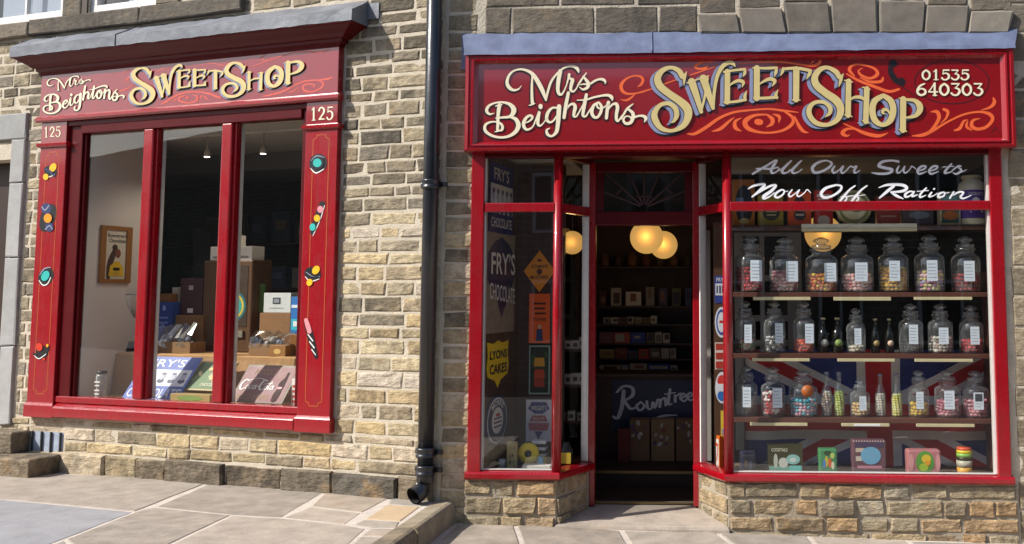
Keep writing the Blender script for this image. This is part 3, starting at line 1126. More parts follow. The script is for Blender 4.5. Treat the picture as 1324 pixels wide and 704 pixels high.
for A, B in ((lo_, fr_), (fr_, up_), (up_, wl)):
    ia, ib = [m.addv(p) for p in A], [m.addv(p) for p in B]
    for k in range(K):
        m.face((ia[k], ia[k + 1], ib[k + 1], ib[k]))
m.sm = False
for e, sx_ in ((0, -1), (K, 1)):
    m.poly([lo_[e], fr_[e], up_[e], wl[e], (lo_[e][0], -.004, zt - .008)])
xe = LF.at(490, 12, .012)[0]                     # flap dressed against the wall at the right end
zf0, zf1 = LF.at(489, 24, .012)[1], LF.at(489, 3.5, .012)[1]
m.box(FX1 - .5, xe, -.014, -.004, zf0, zf1)
for t in (.36,):
    k = int(t * K)
    p = [lo_[k], fr_[k], up_[k], wl[k]]
    m.tube([(q[0], q[1] - .004, q[2] + .004) for q in p], .005, 6)
build('lead_flashing', m, corn, LF)

# ---- pilasters
PIL = {}
def pilaster(x0, x1):
    m = MB(RED)
    m.box(x0, x1, -FD + .015, -.001, .775, 2.985)
    p = build('pilaster', m, shop_l, LF, bevel=.004)
    PIL[x0] = p
    m = MB(RED)
    m.loft(mitred([(.0, 2.985), (.012, 2.99), (.024, 3.0), (.026, 3.022), (.008, 3.032)], x0, x1, FD - .015))
    build('cap_moulding', m, p, LF)
    m = MB(REDP)
    m.box(x0 + .003, x1 - .003, -FD + .012, -.001, 3.032, FZ0 - .045)
    b = build('number_block', m, p, LF, bevel=.003)
    m = MB(RED)
    m.loft(mitred([(.016, .652), (.016, .752), (.012, .760), (.006, .768), (.002, .778)], x0, x1, FD - .015))
    build('base_block', m, p, LF, bevel=.003)
    # fine yellow line panel with nipped corners
    ln = MB(mat((.60, .17, .03), .45, name='yellow liner paint'))
    a0, a1, b0, b1, q = x0 + .075, x1 - .075, .85, 2.945, .035
    outline = [(a0 + q, b0), (a1 - q, b0), (a1 - q, b0 + q * .6), (a1, b0 + q), (a1, b1 - q), (a1 - q, b1 - q * .6), (a1 - q, b1), (a0 + q, b1), (a0 + q, b1 - q * .6), (a0, b1 - q), (a0, b0 + q), (a0 + q, b0 + q * .6)]
    yy = -FD + .015
    for i in range(len(outline)):
        ribbon(ln, [(*outline[i], .0038), (*outline[(i + 1) % len(outline)], .0038)], lambda x, y, l: (x, yy - .0008 - l, y))
    build('liner', ln, p, LF)
    return p, b
pl, nbl = pilaster(PXL0, PXL1)
pr, nbr = pilaster(PXR0, PXR1)

DIG = {   # strokes in a 0..1 box, y down
    '0': [[(.5, .06, .2), (.14, .3, .24), (.12, .7, .24), (.5, .95, .2), (.88, .7, .24), (.86, .3, .24), (.5, .06, .2)]],
    '1': [[(.22, .22, .08), (.5, .06, .16), (.55, .1, .2)], [(.52, .05, .24), (.52, .95, .24)], [(.25, .96, .09), (.8, .96, .09)]],
    '2': [[(.1, .28, .26), (.25, .1, .2), (.55, .05, .2), (.85, .2, .26), (.8, .45, .26), (.45, .7, .2), (.12, .92, .16)], [(.1, .92, .16), (.55, .9, .2), (.95, .92, .12)]],
    '3': [[(.12, .06, .16), (.85, .06, .14)], [(.85, .08, .12), (.5, .4, .12)], [(.45, .4, .12), (.8, .48, .2), (.9, .7, .26), (.65, .94, .2), (.3, .94, .18), (.08, .8, .2)]],
    '4': [[(.65, .02, .14), (.35, .4, .12), (.06, .7, .14)], [(.06, .7, .14), (.98, .7, .14)], [(.68, .02, .22), (.68, .98, .22)], [(.5, .97, .1), (.9, .97, .1)]],
    '5': [[(.9, .06, .18), (.25, .06, .18)], [(.26, .05, .12), (.2, .42, .12)], [(.2, .42, .14), (.5, .34, .16), (.85, .48, .24), (.88, .75, .26), (.6, .95, .18), (.25, .94, .18), (.08, .8, .22)]],
    '6': [[(.8, .06, .14), (.4, .2, .2), (.12, .5, .24), (.12, .78, .24), (.45, .96, .2), (.85, .82, .24), (.85, .58, .22), (.5, .44, .16), (.16, .58, .14)]],
}
def digits(mb, txt, x0, y0, x1, y1, place, gap=.22, lift=.001):
    n = len(txt)
    wd_ = (x1 - x0) / (n + gap * (n - 1))
    for i, ch in enumerate(txt):
        ox = x0 + i * wd_ * (1 + gap)
        for st_ in DIG[ch]:
            pts = [(ox + u * wd_, y0 + v * (y1 - y0), w_ * wd_) for u, v, w_ in st_]
            ribbon(mb, pts, place, lift=lift)
for b, bx in ((nbl, (57, 164, 78.5, 178)), (nbr, (401.5, 138.5, 431, 156))):
    pl_ = on_frame(LF, FD - .012)
    for o_, mm, lf in ((1.2, SBLACK, .0008), (0, CREAM, .0024)):
        q = MB(mm)
        slope = -.05
        pp = lambda x, y, l: pl_(x - o_ * .5, y + o_ * .4 + slope * (x - (bx[0] + bx[2]) / 2), l)
        digits(q, '125', bx[0], bx[1], bx[2], bx[3], pp, lift=lf)
        build('number' if mm is CREAM else 'number_shade', q, b, LF)

# painted sweets on the pilasters (drawn in picture units around their centre)
pd = on_frame(LF, FD - .015)
cBK, cWH = mat('#15151a', .4), mat('#e9e6df', .4)
cYE, cTQ, cOR, cRD, cPK, cBL, cSL = mat('#f2b41c', .4), mat('#2fb0a8', .4), mat('#f09018', .4), mat('#c8341c', .4), mat('#e58c94', .4), mat('#2b3560', .4), mat('#8f94a8', .4)
def sweet(parent, items):
    m = MB()
    l = .0008
    for it in items:
        m.mat(it[0])
        if it[1] == 'o':
            blob(m, it[2], it[3], it[4], it[5], pd, 18, l, it[6] if len(it) > 6 else 0)
        else:
            ribbon(m, it[2], pd, lift=l)
        l += .0017
    build('painted_sweet', m, parent, LF)
sweet(pl, [(cBK, 'o', 65.5, 222, 9, 6.6, .5), (cWH, 's', [(59, 226, .8), (64, 229, 1.2), (71, 226, .8)]), (cYE, 'o', 69, 217, 4.2, 6, .5), (cYE, 'o', 60, 229, 3.6, 4, 0), (cBL, 's', [(60, 219, 2), (66, 222, 2.5), (71, 228, 1.5)])])
sweet(pl, [(cBK, 'o', 62, 282, 9.5, 19, .35), (cBL, 'o', 60, 270, 6.5, 7, .3), (cSL, 's', [(55, 268, 1.5), (59, 272, 1.5), (64, 266, 1.5)]), (cBL, 'o', 64.5, 294, 5.5, 6, 0), (cSL, 's', [(60, 297, 1.5), (65, 292, 1.5), (69, 297, 1)]), (cOR, 'o', 63, 282.5, 5.2, 6, 0)])
sweet(pl, [(cBK, 'o', 59.5, 358, 9.5, 12.5, .5), (cWH, 's', [(51, 363, 1), (56, 369, 1.4), (62, 367, 1.2), (66, 359, 1)]), (cSL, 's', [(52, 356, 1), (58, 348, 1.5), (66, 346, 1)]), (cTQ, 'o', 59.5, 357, 5, 7, .5)])
sweet(pl, [(cBK, 'o', 54, 455, 8, 8, 0), (cBK, 's', [(44, 458, 3), (50, 462, 5), (58, 460, 5), (63, 450, 3)]), (cWH, 's', [(45, 460, .8), (51, 464, 1.2), (60, 458, .8)]), (cRD, 'o', 51.5, 449, 4.2, 5.2, 0), (cRD, 'o', 57.5, 464.5, 1.8, 1.5, 0), (cYE, 'o', 62.5, 447, 1.4, 2, 0)])
sweet(pr, [(cBK, 'o', 411.5, 211.5, 11.5, 12.5, .4), (cWH, 's', [(402, 218, .8), (409, 224, 1.6), (419, 219, 1)]), (cSL, 's', [(403, 208, .8), (410, 202, 1.4), (420, 204, .8)]), (cBK, 'o', 411.5, 211, 8, 8.5, .4), (cTQ, 'o', 411, 211, 5.6, 5.6, 0)])
sweet(pr, [(cBK, 's', [(417, 264, 8), (411, 281, 9), (404, 301, 6)]), (cWH, 's', [(420, 266, .8), (414, 285, 1), (405, 305, .8)]), (cPK, 'o', 414.5, 271, 3.8, 4.5, 0), (cYE, 'o', 410.5, 282.5, 4, 4.5, 0), (cTQ, 'o', 405, 294, 3.8, 4.8, 0)])
sweet(pr, [(cBK, 'o', 404.5, 354.5, 11, 9, .3), (cWH, 's', [(395, 358, .8), (402, 364, 1.4), (413, 361, .8)]), (cSL, 's', [(396, 352, .8), (404, 357, 1.2), (414, 358, .8)]), (cYE, 'o', 409, 349.5, 4.4, 6, .6), (cYE, 'o', 401, 365.5, 3.8, 4.6, .4), (cBK, 's', [(398, 350, 2), (404, 355, 2.5), (411, 357, 1.5)])])
sweet(pr, [(cBK, 's', [(396, 415, 7), (402, 437, 9), (409, 462, 5)]), (cPK, 's', [(396, 414, 5), (398.5, 422, 6), (400.5, 429, 5.5)]), (cWH, 's', [(399, 433, 1.4), (405, 441, 1.6)]), (cWH, 's', [(401, 442, 1.4), (407, 450, 1.6)]), (cWH, 's', [(404, 452, 1.2), (409, 459, 1.2)])])

# ---- frame, mullions, sill and panes
m = MB(RED_SHADE)
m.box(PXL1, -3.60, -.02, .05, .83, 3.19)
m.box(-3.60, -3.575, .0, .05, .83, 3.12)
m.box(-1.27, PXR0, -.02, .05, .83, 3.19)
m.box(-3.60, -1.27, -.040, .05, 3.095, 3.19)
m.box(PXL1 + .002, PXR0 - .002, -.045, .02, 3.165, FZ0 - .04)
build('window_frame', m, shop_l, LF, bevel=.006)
m = MB(RED)
m.box(PXL1 - .001, PXR0 + .001, -.035, .06, .78, .835)
build('bottom_rail', m, shop_l, LF, bevel=.006)
def mull(x0, x1):
    m = MB(RED)
    m.box(x0, x1 - .032, -.035, .045, .837, 3.098)
    mu = build('mullion', m, shop_l, LF, bevel=.012)
    m = MB(RED)
    m.box(x1 - .033, x1 - .006, -.008, .05, .837, 3.098)
    build('glazing_bead', m, mu, LF, bevel=.004)
    m = MB(WHITE)
    m.box(x1 - .016, x1 + .001, .0515, .08, .838, 3.097)
    build('inner_edge', m, mu, LF)
mull(-2.895, -2.757)
mull(-2.065, -1.927)
m = MB(RED)
m.loft([[(x, -.004, .656), (x, -FD + .004, .656), (x, -FD - .006, .664), (x, -FD - .006, .738), (x, -FD + .006, .752), (x, -.01, .786)] for x in (PXL1 + .017, PXR0 - .017)])
build('sill', m, shop_l, LF, bevel=.004)
for a, b in ((-3.576, -2.894), (-2.765, -2.064), (-1.935, -1.269)):
    m = MB(GLASS)
    m.poly([(a, .022, .834), (b, .022, .834), (b, .022, 3.102), (a, .022, 3.102)])
    build('glass_pane', m, shop_l, LF)

fx = -3.584
def side_pt(px, py):       # sight line meets the side wall plane x = fx
    r_ = ray(px, py); cxl = -LF.ox * LF.c - LF.oy * LF.s; cyl = LF.ox * LF.s - LF.oy * LF.c
    lx, ly = r_[0] * LF.c + r_[1] * LF.s, -r_[0] * LF.s + r_[1] * LF.c
    t = (fx - cxl) / lx
    return cyl + ly * t, EYE + r_[2] * t
WALLD = side_pt(199, 300)[0]
# ---- room behind the glass
m = MB(PLASTER)
m.box(-3.66, -3.585, .062, WALLD, .4, 3.3)
room_l = thing('display_room', None, None, (-2.4, .4, .6), LF, kind='structure')
build('white_side_wall', m, room_l, LF)
m = MB(CEIL)
m.box(-3.58, -.75, .13, WALLD, 3.17, 3.22); m.box(-6.2, -.75, WALLD + .001, 1.9, 3.17, 3.22)
build('ceiling', m, room_l, LF)
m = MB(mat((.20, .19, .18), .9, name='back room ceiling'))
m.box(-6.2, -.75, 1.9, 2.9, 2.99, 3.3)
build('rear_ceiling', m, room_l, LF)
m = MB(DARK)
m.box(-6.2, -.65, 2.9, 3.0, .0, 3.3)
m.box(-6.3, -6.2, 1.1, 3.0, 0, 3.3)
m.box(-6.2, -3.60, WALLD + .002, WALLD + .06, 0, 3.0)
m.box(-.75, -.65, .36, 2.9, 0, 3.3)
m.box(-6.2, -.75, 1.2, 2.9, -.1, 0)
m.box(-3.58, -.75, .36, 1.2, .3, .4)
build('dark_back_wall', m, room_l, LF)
m = MB(mat((.07, .065, .07), .8, name='grey pillar paint'))
a = LF.rect(250, 270, 271, 400, -2.2)
m.box(a[0], a[1], 2.2, 2.4, 0, 2.4)
build('pillar', m, room_l, LF)
m = MB(PAPER)
m.box(-3.58, -1.2, .06, 1.1, .74, .815)
build('window_bed', m, room_l, LF)
def crumple(x0, x1, y0, y1, z0, z1, parent, name, n=14):
    """a riser wrapped in creased brown paper"""
    m = MB(PAPER)
    j = lambda a: rnd.uniform(-a, a)
    rows = []
    for k in range(n + 1):
        x = x0 + (x1 - x0) * k / n
        w = .012 * math.sin(k * 2.1) + j(.008)
        rows.append([(x, y0 - .03 + w * .6, z0), (x + j(.01), y0 - .012 + w, (z0 + z1) / 2), (x + j(.006), y0 + w * .4, z1 - .012), (x, y0 + .02, z1 + j(.005)), (x, y1, z1 + j(.004))])
    for A, B in zip(rows, rows[1:]):
        ia, ib = [m.addv(p) for p in A], [m.addv(p) for p in B]
        for k in range(4):
            m.face((ia[k], ib[k], ib[k + 1], ia[k + 1]))
    m.poly([rows[0][0], rows[0][2], rows[0][4], (x0, y1, z0)])
    m.poly([rows[-1][0], (x1, y1, z0), rows[-1][4], rows[-1][2]])
    return build(name, m, parent, LF)
BED = .816
ZR = LF.at(260, 459, -.42)[1]
rx0 = LF.at(132, 460, -.42)[0]
crumple(rx0, -1.2, .42, 1.1, BED, ZR, room_l, 'paper_riser', 22)

def deco(mb, seed, place, cols, x0, y0, x1, y1, n=10):
    """small printed shapes that read as pictures on a lid"""
    r = random.Random(seed)
    for k in range(n):
        mb.mat(r.choice(cols))
        blob(mb, r.uniform(x0, x1), r.uniform(y0, y1), r.uniform(.05, .16) * (x1 - x0), r.uniform(.05, .14) * (y1 - y0), place, 10, .0008 + k * .0003, r.uniform(0, 3))

# a leaning sign: bottom edge on the bed, top leaning back
def leaning(px0, py0, px1, py1, y_bot, lean, shift=0.0, frame=LF, top_x=None):
    bl = frame.at(px0, py1, -y_bot); br = frame.at(px1, py1, -y_bot)
    zt_ = frame.at((px0 + px1) / 2, py0, -(y_bot + lean))[1]
    zb = (bl[1] + br[1]) / 2
    o = (bl[0] + shift, y_bot + lean, zt_)
    return card(o, (br[0] - bl[0], 0, 0), (-shift, -lean, zb - zt_))
def board(mb, pl_, th, mm):
    mb.mat(mm)
    n = pl_.n
    pts = [pl_(0, 0), pl_(100, 0), pl_(100, 100), pl_(0, 100)]
    mb.prism(pts, tuple(-n * th))

def face_oval(mb, x, y, rx, ry, pl_, l=.0015):
    mb.mat(mat('#3a3f60', .5)); blob(mb, x, y + ry * 1.0, rx * 1.1, ry * .55, pl_, 12, l)
    mb.mat(mat('#b4b8c8', .5)); blob(mb, x, y, rx * .85, ry * .85, pl_, 12, l + .002)
    mb.mat(mat('#5a5f7c', .5)); blob(mb, x, y - ry * .65, rx * .7, ry * .26, pl_, 12, l + .004)

# the blue enamel chocolate sign
cBLU, cLB = mat('#2a4fae', .3, name='blue enamel'), mat('#dfe4ee', .3, name='white enamel')
P = leaning(157, 461, 229, 517, .14, .16, .10)
m = MB(); board(m, P, .006, cBLU)
m.mat(cLB); text(m, "FRY'S", 14, 6, 78, 24, P, bold=.01); area(m, [(4, 30), (96, 30), (96, 68), (4, 68)], P, .0008)
for k in range(5): face_oval(m, 13 + k * 18.5, 46, 5.5, 10, P)
m.mat(cLB); text(m, 'CHOCOLATE', 4, 74, 96, 95, P, bold=.01)
build('enamel_sign', m, None, LF, label='blue and white enamel chocolate sign leaning in the left window', cat='sign')
# cola sign
P = leaning(296, 472, 364, 521, .13, .14, .07)
m = MB(); board(m, P, .012, mat('#6b5a48', .5))
m.mat(mat('#8c5c5e', .55, var=.2, name='faded red print')); area(m, [(2, 5), (96, 5), (96, 97), (2, 97)], P, .001)
m.mat(mat('#b08a68', .6)); text(m, 'ICE COLD', 20, 12, 62, 26, P, .003, bold=.01); text(m, 'SOLD HERE', 8, 78, 68, 92, P, .003, bold=.01)
m.mat(mat('#e6dcd8', .5))
ell = lambda cx, cy, rx, ry, w: [(cx + rx * math.cos(2 * PI * k / 12), cy + ry * math.sin(2 * PI * k / 12), w) for k in range(13)]
for s_ in ([(17, 44, 2), (12, 40, 3), (7, 47, 3.6), (6, 58, 3.8), (10, 67, 3), (16, 62, 2)], ell(19.5, 60, 2.4, 5, 1.8), [(28, 55, 1.6), (24.5, 58, 2.2), (25, 64, 2.2), (29, 63, 1.4)], ell(33, 60, 2.2, 5, 1.8), [(36, 54, 1.8), (35.8, 62, 2), (38.5, 64, 1.2)], [(38.5, 58, 2), (42, 56.5, 2)],
           [(53, 44, 2), (48, 40, 3), (44, 47, 3.6), (43, 58, 3.8), (47, 67, 3), (53, 62, 2)], [(16, 42, 2), (28, 37, 1.6), (40, 37, 1.8), (47, 41, 2.4)], ell(55.5, 60, 2.4, 5, 1.8), [(62.5, 44, 2), (60.2, 55, 2.2), (60.6, 64, 2), (63, 63, 1.2)], ell(66, 60, 2.2, 5, 1.8), [(69, 54, 1.8), (68.8, 62, 2), (71.5, 64, 1.2)], [(48, 52, 1.4), (56, 49, 1.8), (66, 50, 1.2)]):
    ribbon(m, s_, P, lift=.003)
m.mat(mat('#3a1416', .75))
ribbon(m, [(84, 20, 4), (84, 34, 5), (82, 48, 11), (83, 62, 9), (82, 76, 12), (82, 92, 10)], P, lift=.003)
m.mat(mat('#a5484a', .4)); ribbon(m, [(80, 60, 6), (84, 60, 6)], P, lift=.005)
build('cola_sign', m, None, LF, label='faded red tin cola sign with a bottle leaning against paper riser', cat='sign')
# green chocolate box: lid propped up, base flat
P = leaning(236, 467, 283, 505, .20, .14, .06)
m = MB(); board(m, P, .02, mat('#b9a777', .6))
m.mat(mat('#5f7a4e', .6, var=.4)); area(m, [(4, 5), (96, 5), (96, 95), (4, 95)], P, .001)
deco(m, 3, P, [mat('#c9a24e'), mat('#3c5a34'), mat('#d8c890'), mat('#a86a5a'), mat('#8ea264')], 10, 20, 92, 70, 14)
m.mat(mat('#e8e0c0')); text(m, 'CHOCOLATES', 40, 76, 94, 86, P, .006, shear=.3)
build('picture_box', m, None, LF, label='green picture chocolate box propped up behind the shallow gold one', cat='box')
a = LF.rect(219, 505, 264, 517, -.09)
m = MB(mat('#a98f55', .6)); m.box(a[0], a[1] + .05, .10, .19, BED + .001, BED + .065)
pb_ = card((a[0], .0995, BED + .062), (a[1] + .05 - a[0], 0, 0), (0, 0, -.056))
m.mat(mat('#7f9a45', .6)); blob(m, 50, 50, 32, 36, pb_, 16, .0008)
build('chocolate_box', m, None, LF, bevel=.003, label='shallow gold and green chocolate box lying at the window front', cat='box')
# retro glass jar with a black lid at the left end
c = LF.at(131, 503, -.13)
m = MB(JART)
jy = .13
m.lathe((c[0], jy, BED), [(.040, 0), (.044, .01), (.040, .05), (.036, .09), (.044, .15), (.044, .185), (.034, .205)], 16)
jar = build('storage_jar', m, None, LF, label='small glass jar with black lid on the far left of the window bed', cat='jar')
m = MB(cBK); m.lathe((c[0], jy, BED + .205), [(.040, 0), (.040, .022)], 16)
build('lid', m, jar, LF)
m = MB(cWH)
for k, (z_, w_) in enumerate(((.03, .05), (.06, .055), (.10, .05), (.13, .06))):
    m.box(c[0] - w_ / 2, c[0] + w_ / 2, jy - .0465, jy - .0455, BED + z_, BED + z_ + .012)
build('print', m, jar, LF)
# framed poster on the white side wall
A, B, C_ = side_pt(130, 287), side_pt(170, 293), side_pt(126, 366)
y0, y1, z1, z0 = A[0], B[0], (A[1] + B[1]) / 2 - .02, C_[1]
m = MB(OAK)
w = .035
m.box(fx, fx + .02, y0, y0 + w * 1.6, z0, z1); m.box(fx, fx + .02, y1 - w * 1.6, y1, z0, z1)
m.box(fx, fx + .0199, y0, y1, z0, z0 + w); m.box(fx, fx + .0199, y0, y1, z1 - w, z1)
pf = build('framed_poster', m, None, LF, label='oak framed poster with a yellow dressed figure on the white side wall', cat='picture')
PO = card((fx + .006, y0, z1), (0, y1 - y0, 0), (0, 0, z0 - z1))
def PS(x, y, l=0.0): 
    p = PO(x, y); return (fx + .006 + l, p[1], p[2])
m = MB(mat('#cfc9b8', .7)); area(m, [(8, 5), (92, 5), (92, 95), (8, 95)], PS)
m.mat(cBK); text(m, "Rowntree's", 24, 13, 84, 20, PS, .001, bold=.02); text(m, 'Chocolates', 28, 22, 82, 29, PS, .001, bold=.02)
m.mat(mat('#4a3328')); blob(m, 48, 38, 9, 6, PS, 14, .001); ribbon(m, [(30, 88, 14), (34, 66, 18), (46, 46, 14)], PS, lift=.001)
m.mat(mat('#7d4a32')); blob(m, 58, 48, 9, 8, PS, 14, .003)
m.mat(mat('#d8b41e')); area(m, [(30, 88), (34, 70), (50, 62), (64, 62), (76, 74), (78, 88)], PS, .004)
m.mat(cBK); area(m, [(44, 73), (64, 73), (64, 78), (44, 78)], PS, .006)
m.mat(mat('#c8a030')); blob(m, 54, 83, 12, 3.4, PS, 12, .006)
build('print', m, pf, LF)
# letter-scales with a glass bowl
c = LF.at(165, 450, -.62); cz = ZR + .002
m = MB(mat('#8f959c', .4))
m.loft([[(c[0] - .09, .54, cz + .03), (c[0] + .09, .54, cz + .03), (c[0] + .09, .72, cz + .03), (c[0] - .09, .72, cz + .03)], [(c[0] - .07, .56, cz + .13), (c[0] + .07, .56, cz + .13), (c[0] + .07, .70, cz + .13), (c[0] - .07, .70, cz + .13)]])
m.mat(cBK); m.box(c[0] - .10, c[0] + .10, .53, .73, cz, cz + .03)
sc_ = build('shop_scales', m, None, LF, label='white counter scales with a clear scoop beside the framed poster', cat='scales')
m = MB(mat((.5, .5, .52), .3, metal=.8)); m.lathe((c[0], .63, cz + .13), [(.02, 0), (.05, .02), (.07, .05), (.03, .07), (.05, .11), (.06, .13)], 14)
build('neck', m, sc_, LF)
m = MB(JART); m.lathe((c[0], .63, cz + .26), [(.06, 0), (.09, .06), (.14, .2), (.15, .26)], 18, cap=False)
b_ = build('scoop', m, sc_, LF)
m = MB(mat('#8f959c', .4)); m.lathe((c[0], .63, cz + .51), [(.15, 0), (.157, .006), (.15, .012)], 18, cap=False)
for k in range(4):
    a_ = k * PI / 2 + .5
    m.tube([(c[0] + .062 * math.cos(a_), .63 + .062 * math.sin(a_), cz + .26), (c[0] + .142 * math.cos(a_), .63 + .142 * math.sin(a_), cz + .46)], .005, 5)
build('rim', m, b_, LF)

# wooden penny arcade machine
a = LF.rect(262, 337, 325, 446, -.80)
m = MB(wood_mat('old oak', '#3f2812', '#6a451f', .5)); m.box(a[0], a[1], .80, 1.06, ZR + .002, a[3])
pa = build('penny_arcade', m, None, LF, bevel=.01, label='oak cased penny arcade machine with round coloured dial', cat='arcade machine')
PC = card((a[0], .7985, a[3]), (a[1] - a[0], 0, 0), (0, 0, ZR - a[3]))
m = MB(); m.mat(mat('#3c2a18')); area(m, [(30, 6), (92, 6), (92, 72), (30, 72)], PC, .001)
m.mat(mat('#2f7f86')); area(m, [(34, 9), (88, 9), (88, 20), (34, 20)], PC, .002)
m.mat(mat('#c98a2a')); area(m, [(34, 24), (88, 24), (88, 30), (34, 30)], PC, .002)
build('playfield', m, pa, LF)
m = MB(); 
for k, (rr, cc) in enumerate(((28, '#1d6f78'), (24, '#d9c24a'), (20, '#2aa39a'), (14, '#b53a2a'), (8, '#28405c'))):
    m.mat(mat(cc)); blob(m, 62, 50, rr, rr * .62, PC, 20, .003 + .0015 * k)
build('dial', m, pa, LF)
m = MB(mat((.55, .5, .4), .35, metal=.9)); p_ = PC(40, 80); m.lathe((p_[0], .80, p_[2]), [(.022, 0), (.022, .02), (.012, .035)], 12, axis='y')
p_ = PC(78, 80); m.box(p_[0] - .05, p_[0] + .05, .78, .80, p_[2] - .03, p_[2] + .03)
build('coin_plate', m, pa, LF)

def carton(name, rect, dep, th, col, label, cat, z0=None, prints=(), frame=LF, bevel=.003, turn=0.0, group=None, rough=.6):
    a_ = frame.rect(*rect, -dep)
    zb = a_[2] if z0 is None else z0
    m_ = MB(mat(col, rough))
    m_.box(a_[0], a_[1], dep, dep + th, zb, a_[3])
    pl_ = card((a_[0], dep - .0006, a_[3]), (a_[1] - a_[0], 0, 0), (0, 0, zb - a_[3]))
    for pr_ in prints:
        m_.mat(mat(pr_[1], .5))
        if pr_[0] == 'r': area(m_, [(pr_[2], pr_[3]), (pr_[4], pr_[3]), (pr_[4], pr_[5]), (pr_[2], pr_[5])], pl_, .001 + .0012 * (pr_[6] if len(pr_) > 6 else 0))
        elif pr_[0] == 'o': blob(m_, *pr_[2:6], pl_, 16, .001 + .0012 * (pr_[6] if len(pr_) > 6 else 0))
        elif pr_[0] == 't': text(m_, pr_[6], *pr_[2:6], pl_, .0045, bold=.01)
    return build(name, m_, None, frame, bevel=bevel, label=label, cat=cat, group=group)
ZP = LF.at(290, 337, -.80)[1]
z2 = LF.at(290, 320, -.82)[1]
carton('carton', (272, 319, 326, 336), .82, .16, '#d9d5c8', 'long white carton lying on top of the arcade machine', 'box', z0=ZP + .002, prints=[('r', '#8f8a80', 8, 70, 92, 86)])
carton('tin', (302, 305, 312, 319), .84, .06, '#e2ded2', 'small white tin on the long white carton', 'tin', z0=z2 + .006)
RB = LF.at(240, 420, -.62)[1]
crx = LF.rect(222, 408, 262, 452, -.78)
m = MB(mat('#8a6238', .8, var=.2)); m.box(crx[0], crx[1], .78, 1.05, ZR + .002, crx[3])
build('cardboard_riser', m, None, LF, bevel=.004, label='plain brown cardboard box left of the arcade machine', cat='box')
carton('gift_box', (233, 360, 262, 407), .82, .12, '#3d1620', 'maroon gift box standing on the brown cardboard box', 'box', z0=crx[3] + .002, prints=[('r', '#b9a7a0', 38, 20, 58, 32), ('r', '#d8d2cc', 35, 82, 60, 94)])
carton('tin', (201, 391, 222, 452), .74, .1, '#1d3f8c', 'tall royal blue tin beside the cardboard box', 'tin', z0=ZR + .002, prints=[('o', '#8fa6dc', 50, 12, 10, 6), ('r', '#6f8cd0', 22, 30, 78, 34), ('r', '#6f8cd0', 22, 40, 78, 44), ('r', '#6f8cd0', 22, 50, 78, 53)])
carton('book', (222, 372, 230, 408), .86, .1, '#b8b4a8', 'pale upright booklet between blue tin and maroon box', 'book', z0=crx[3] + .002)
carton('crate', (203, 380, 221, 391), .76, .08, '#7a4a1e', 'small brown wooden crate resting on the tall blue tin', 'crate', z0=LF.at(210, 391, -.74)[1] + .001)
cr2 = LF.rect(335, 405, 386, 455, -.82)
m = MB(mat('#8c6640', .8, var=.2)); m.box(cr2[0], cr2[1] + .2, .82, 1.08, ZR + .002, cr2[3])
build('cardboard_riser', m, None, LF, bevel=.004, label='brown cardboard box carrying the white cash register', cat='box')
cr = carton('cash_register', (341, 379, 376, 405), .84, .16, '#cfd3d0', 'white toy cash register with a small dark window', 'cash register', z0=cr2[3] + .002, prints=[('r', '#3a4048', 34, 24, 62, 56), ('r', '#8b9296', 38, 30, 58, 50, 1), ('r', '#a9adab', 22, 74, 74, 78)])
carton('bottle', (376, 384, 388, 432), .58, .05, '#1e6fb8', 'bright blue and white squash bottle at the right pilaster', 'bottle', z0=None, prints=[('r', '#dce8ee', 8, 22, 92, 30), ('r', '#35b3c8', 8, 60, 92, 90), ('r', '#e8eef0', 30, 66, 70, 80, 1)])
_sup = LF.rect(372, 432, 392, 452, -.58)
m = MB(OAK); m.box(_sup[0], _sup[1] + .05, .56, .70, ZR + .001, LF.rect(376, 384, 388, 432, -.58)[2] - .001)
build('wooden_block', m, None, LF, bevel=.004, label='wooden block under the bright blue bottle', cat='block')
carton('trinket_box', (348, 447, 369, 463), .44, .07, '#9a6a34', 'little wooden trinket box with brass plate on the paper riser', 'box', z0=ZR + .002, prints=[('o', '#d9b36a', 50, 55, 22, 26)])
m = MB(mat('#4f6b2e', .6)); g_ = LF.rect(334, 367, 340, 405, -.9); m.box(g_[0], g_[1], .9, .93, cr2[3] + .002, g_[3])
build('book', m, None, LF, label='thin green book upright beside the cash register', cat='book')
m = MB(mat('#e5ddd8', .6)); g_ = LF.rect(377, 490, 386, 521, -.2); m.box(g_[0], g_[1], .2, .24, BED + .001, g_[3])
m.mat(mat('#b8402e', .5))
for k in range(4): m.box(g_[0] + .008, g_[1] - .008, .1985, .1995, BED + .02 + k * .04, BED + .04 + k * .04)
build('sweet_tube', m, None, LF, label='white and red printed sweet tube next to the cola sign', cat='packet')
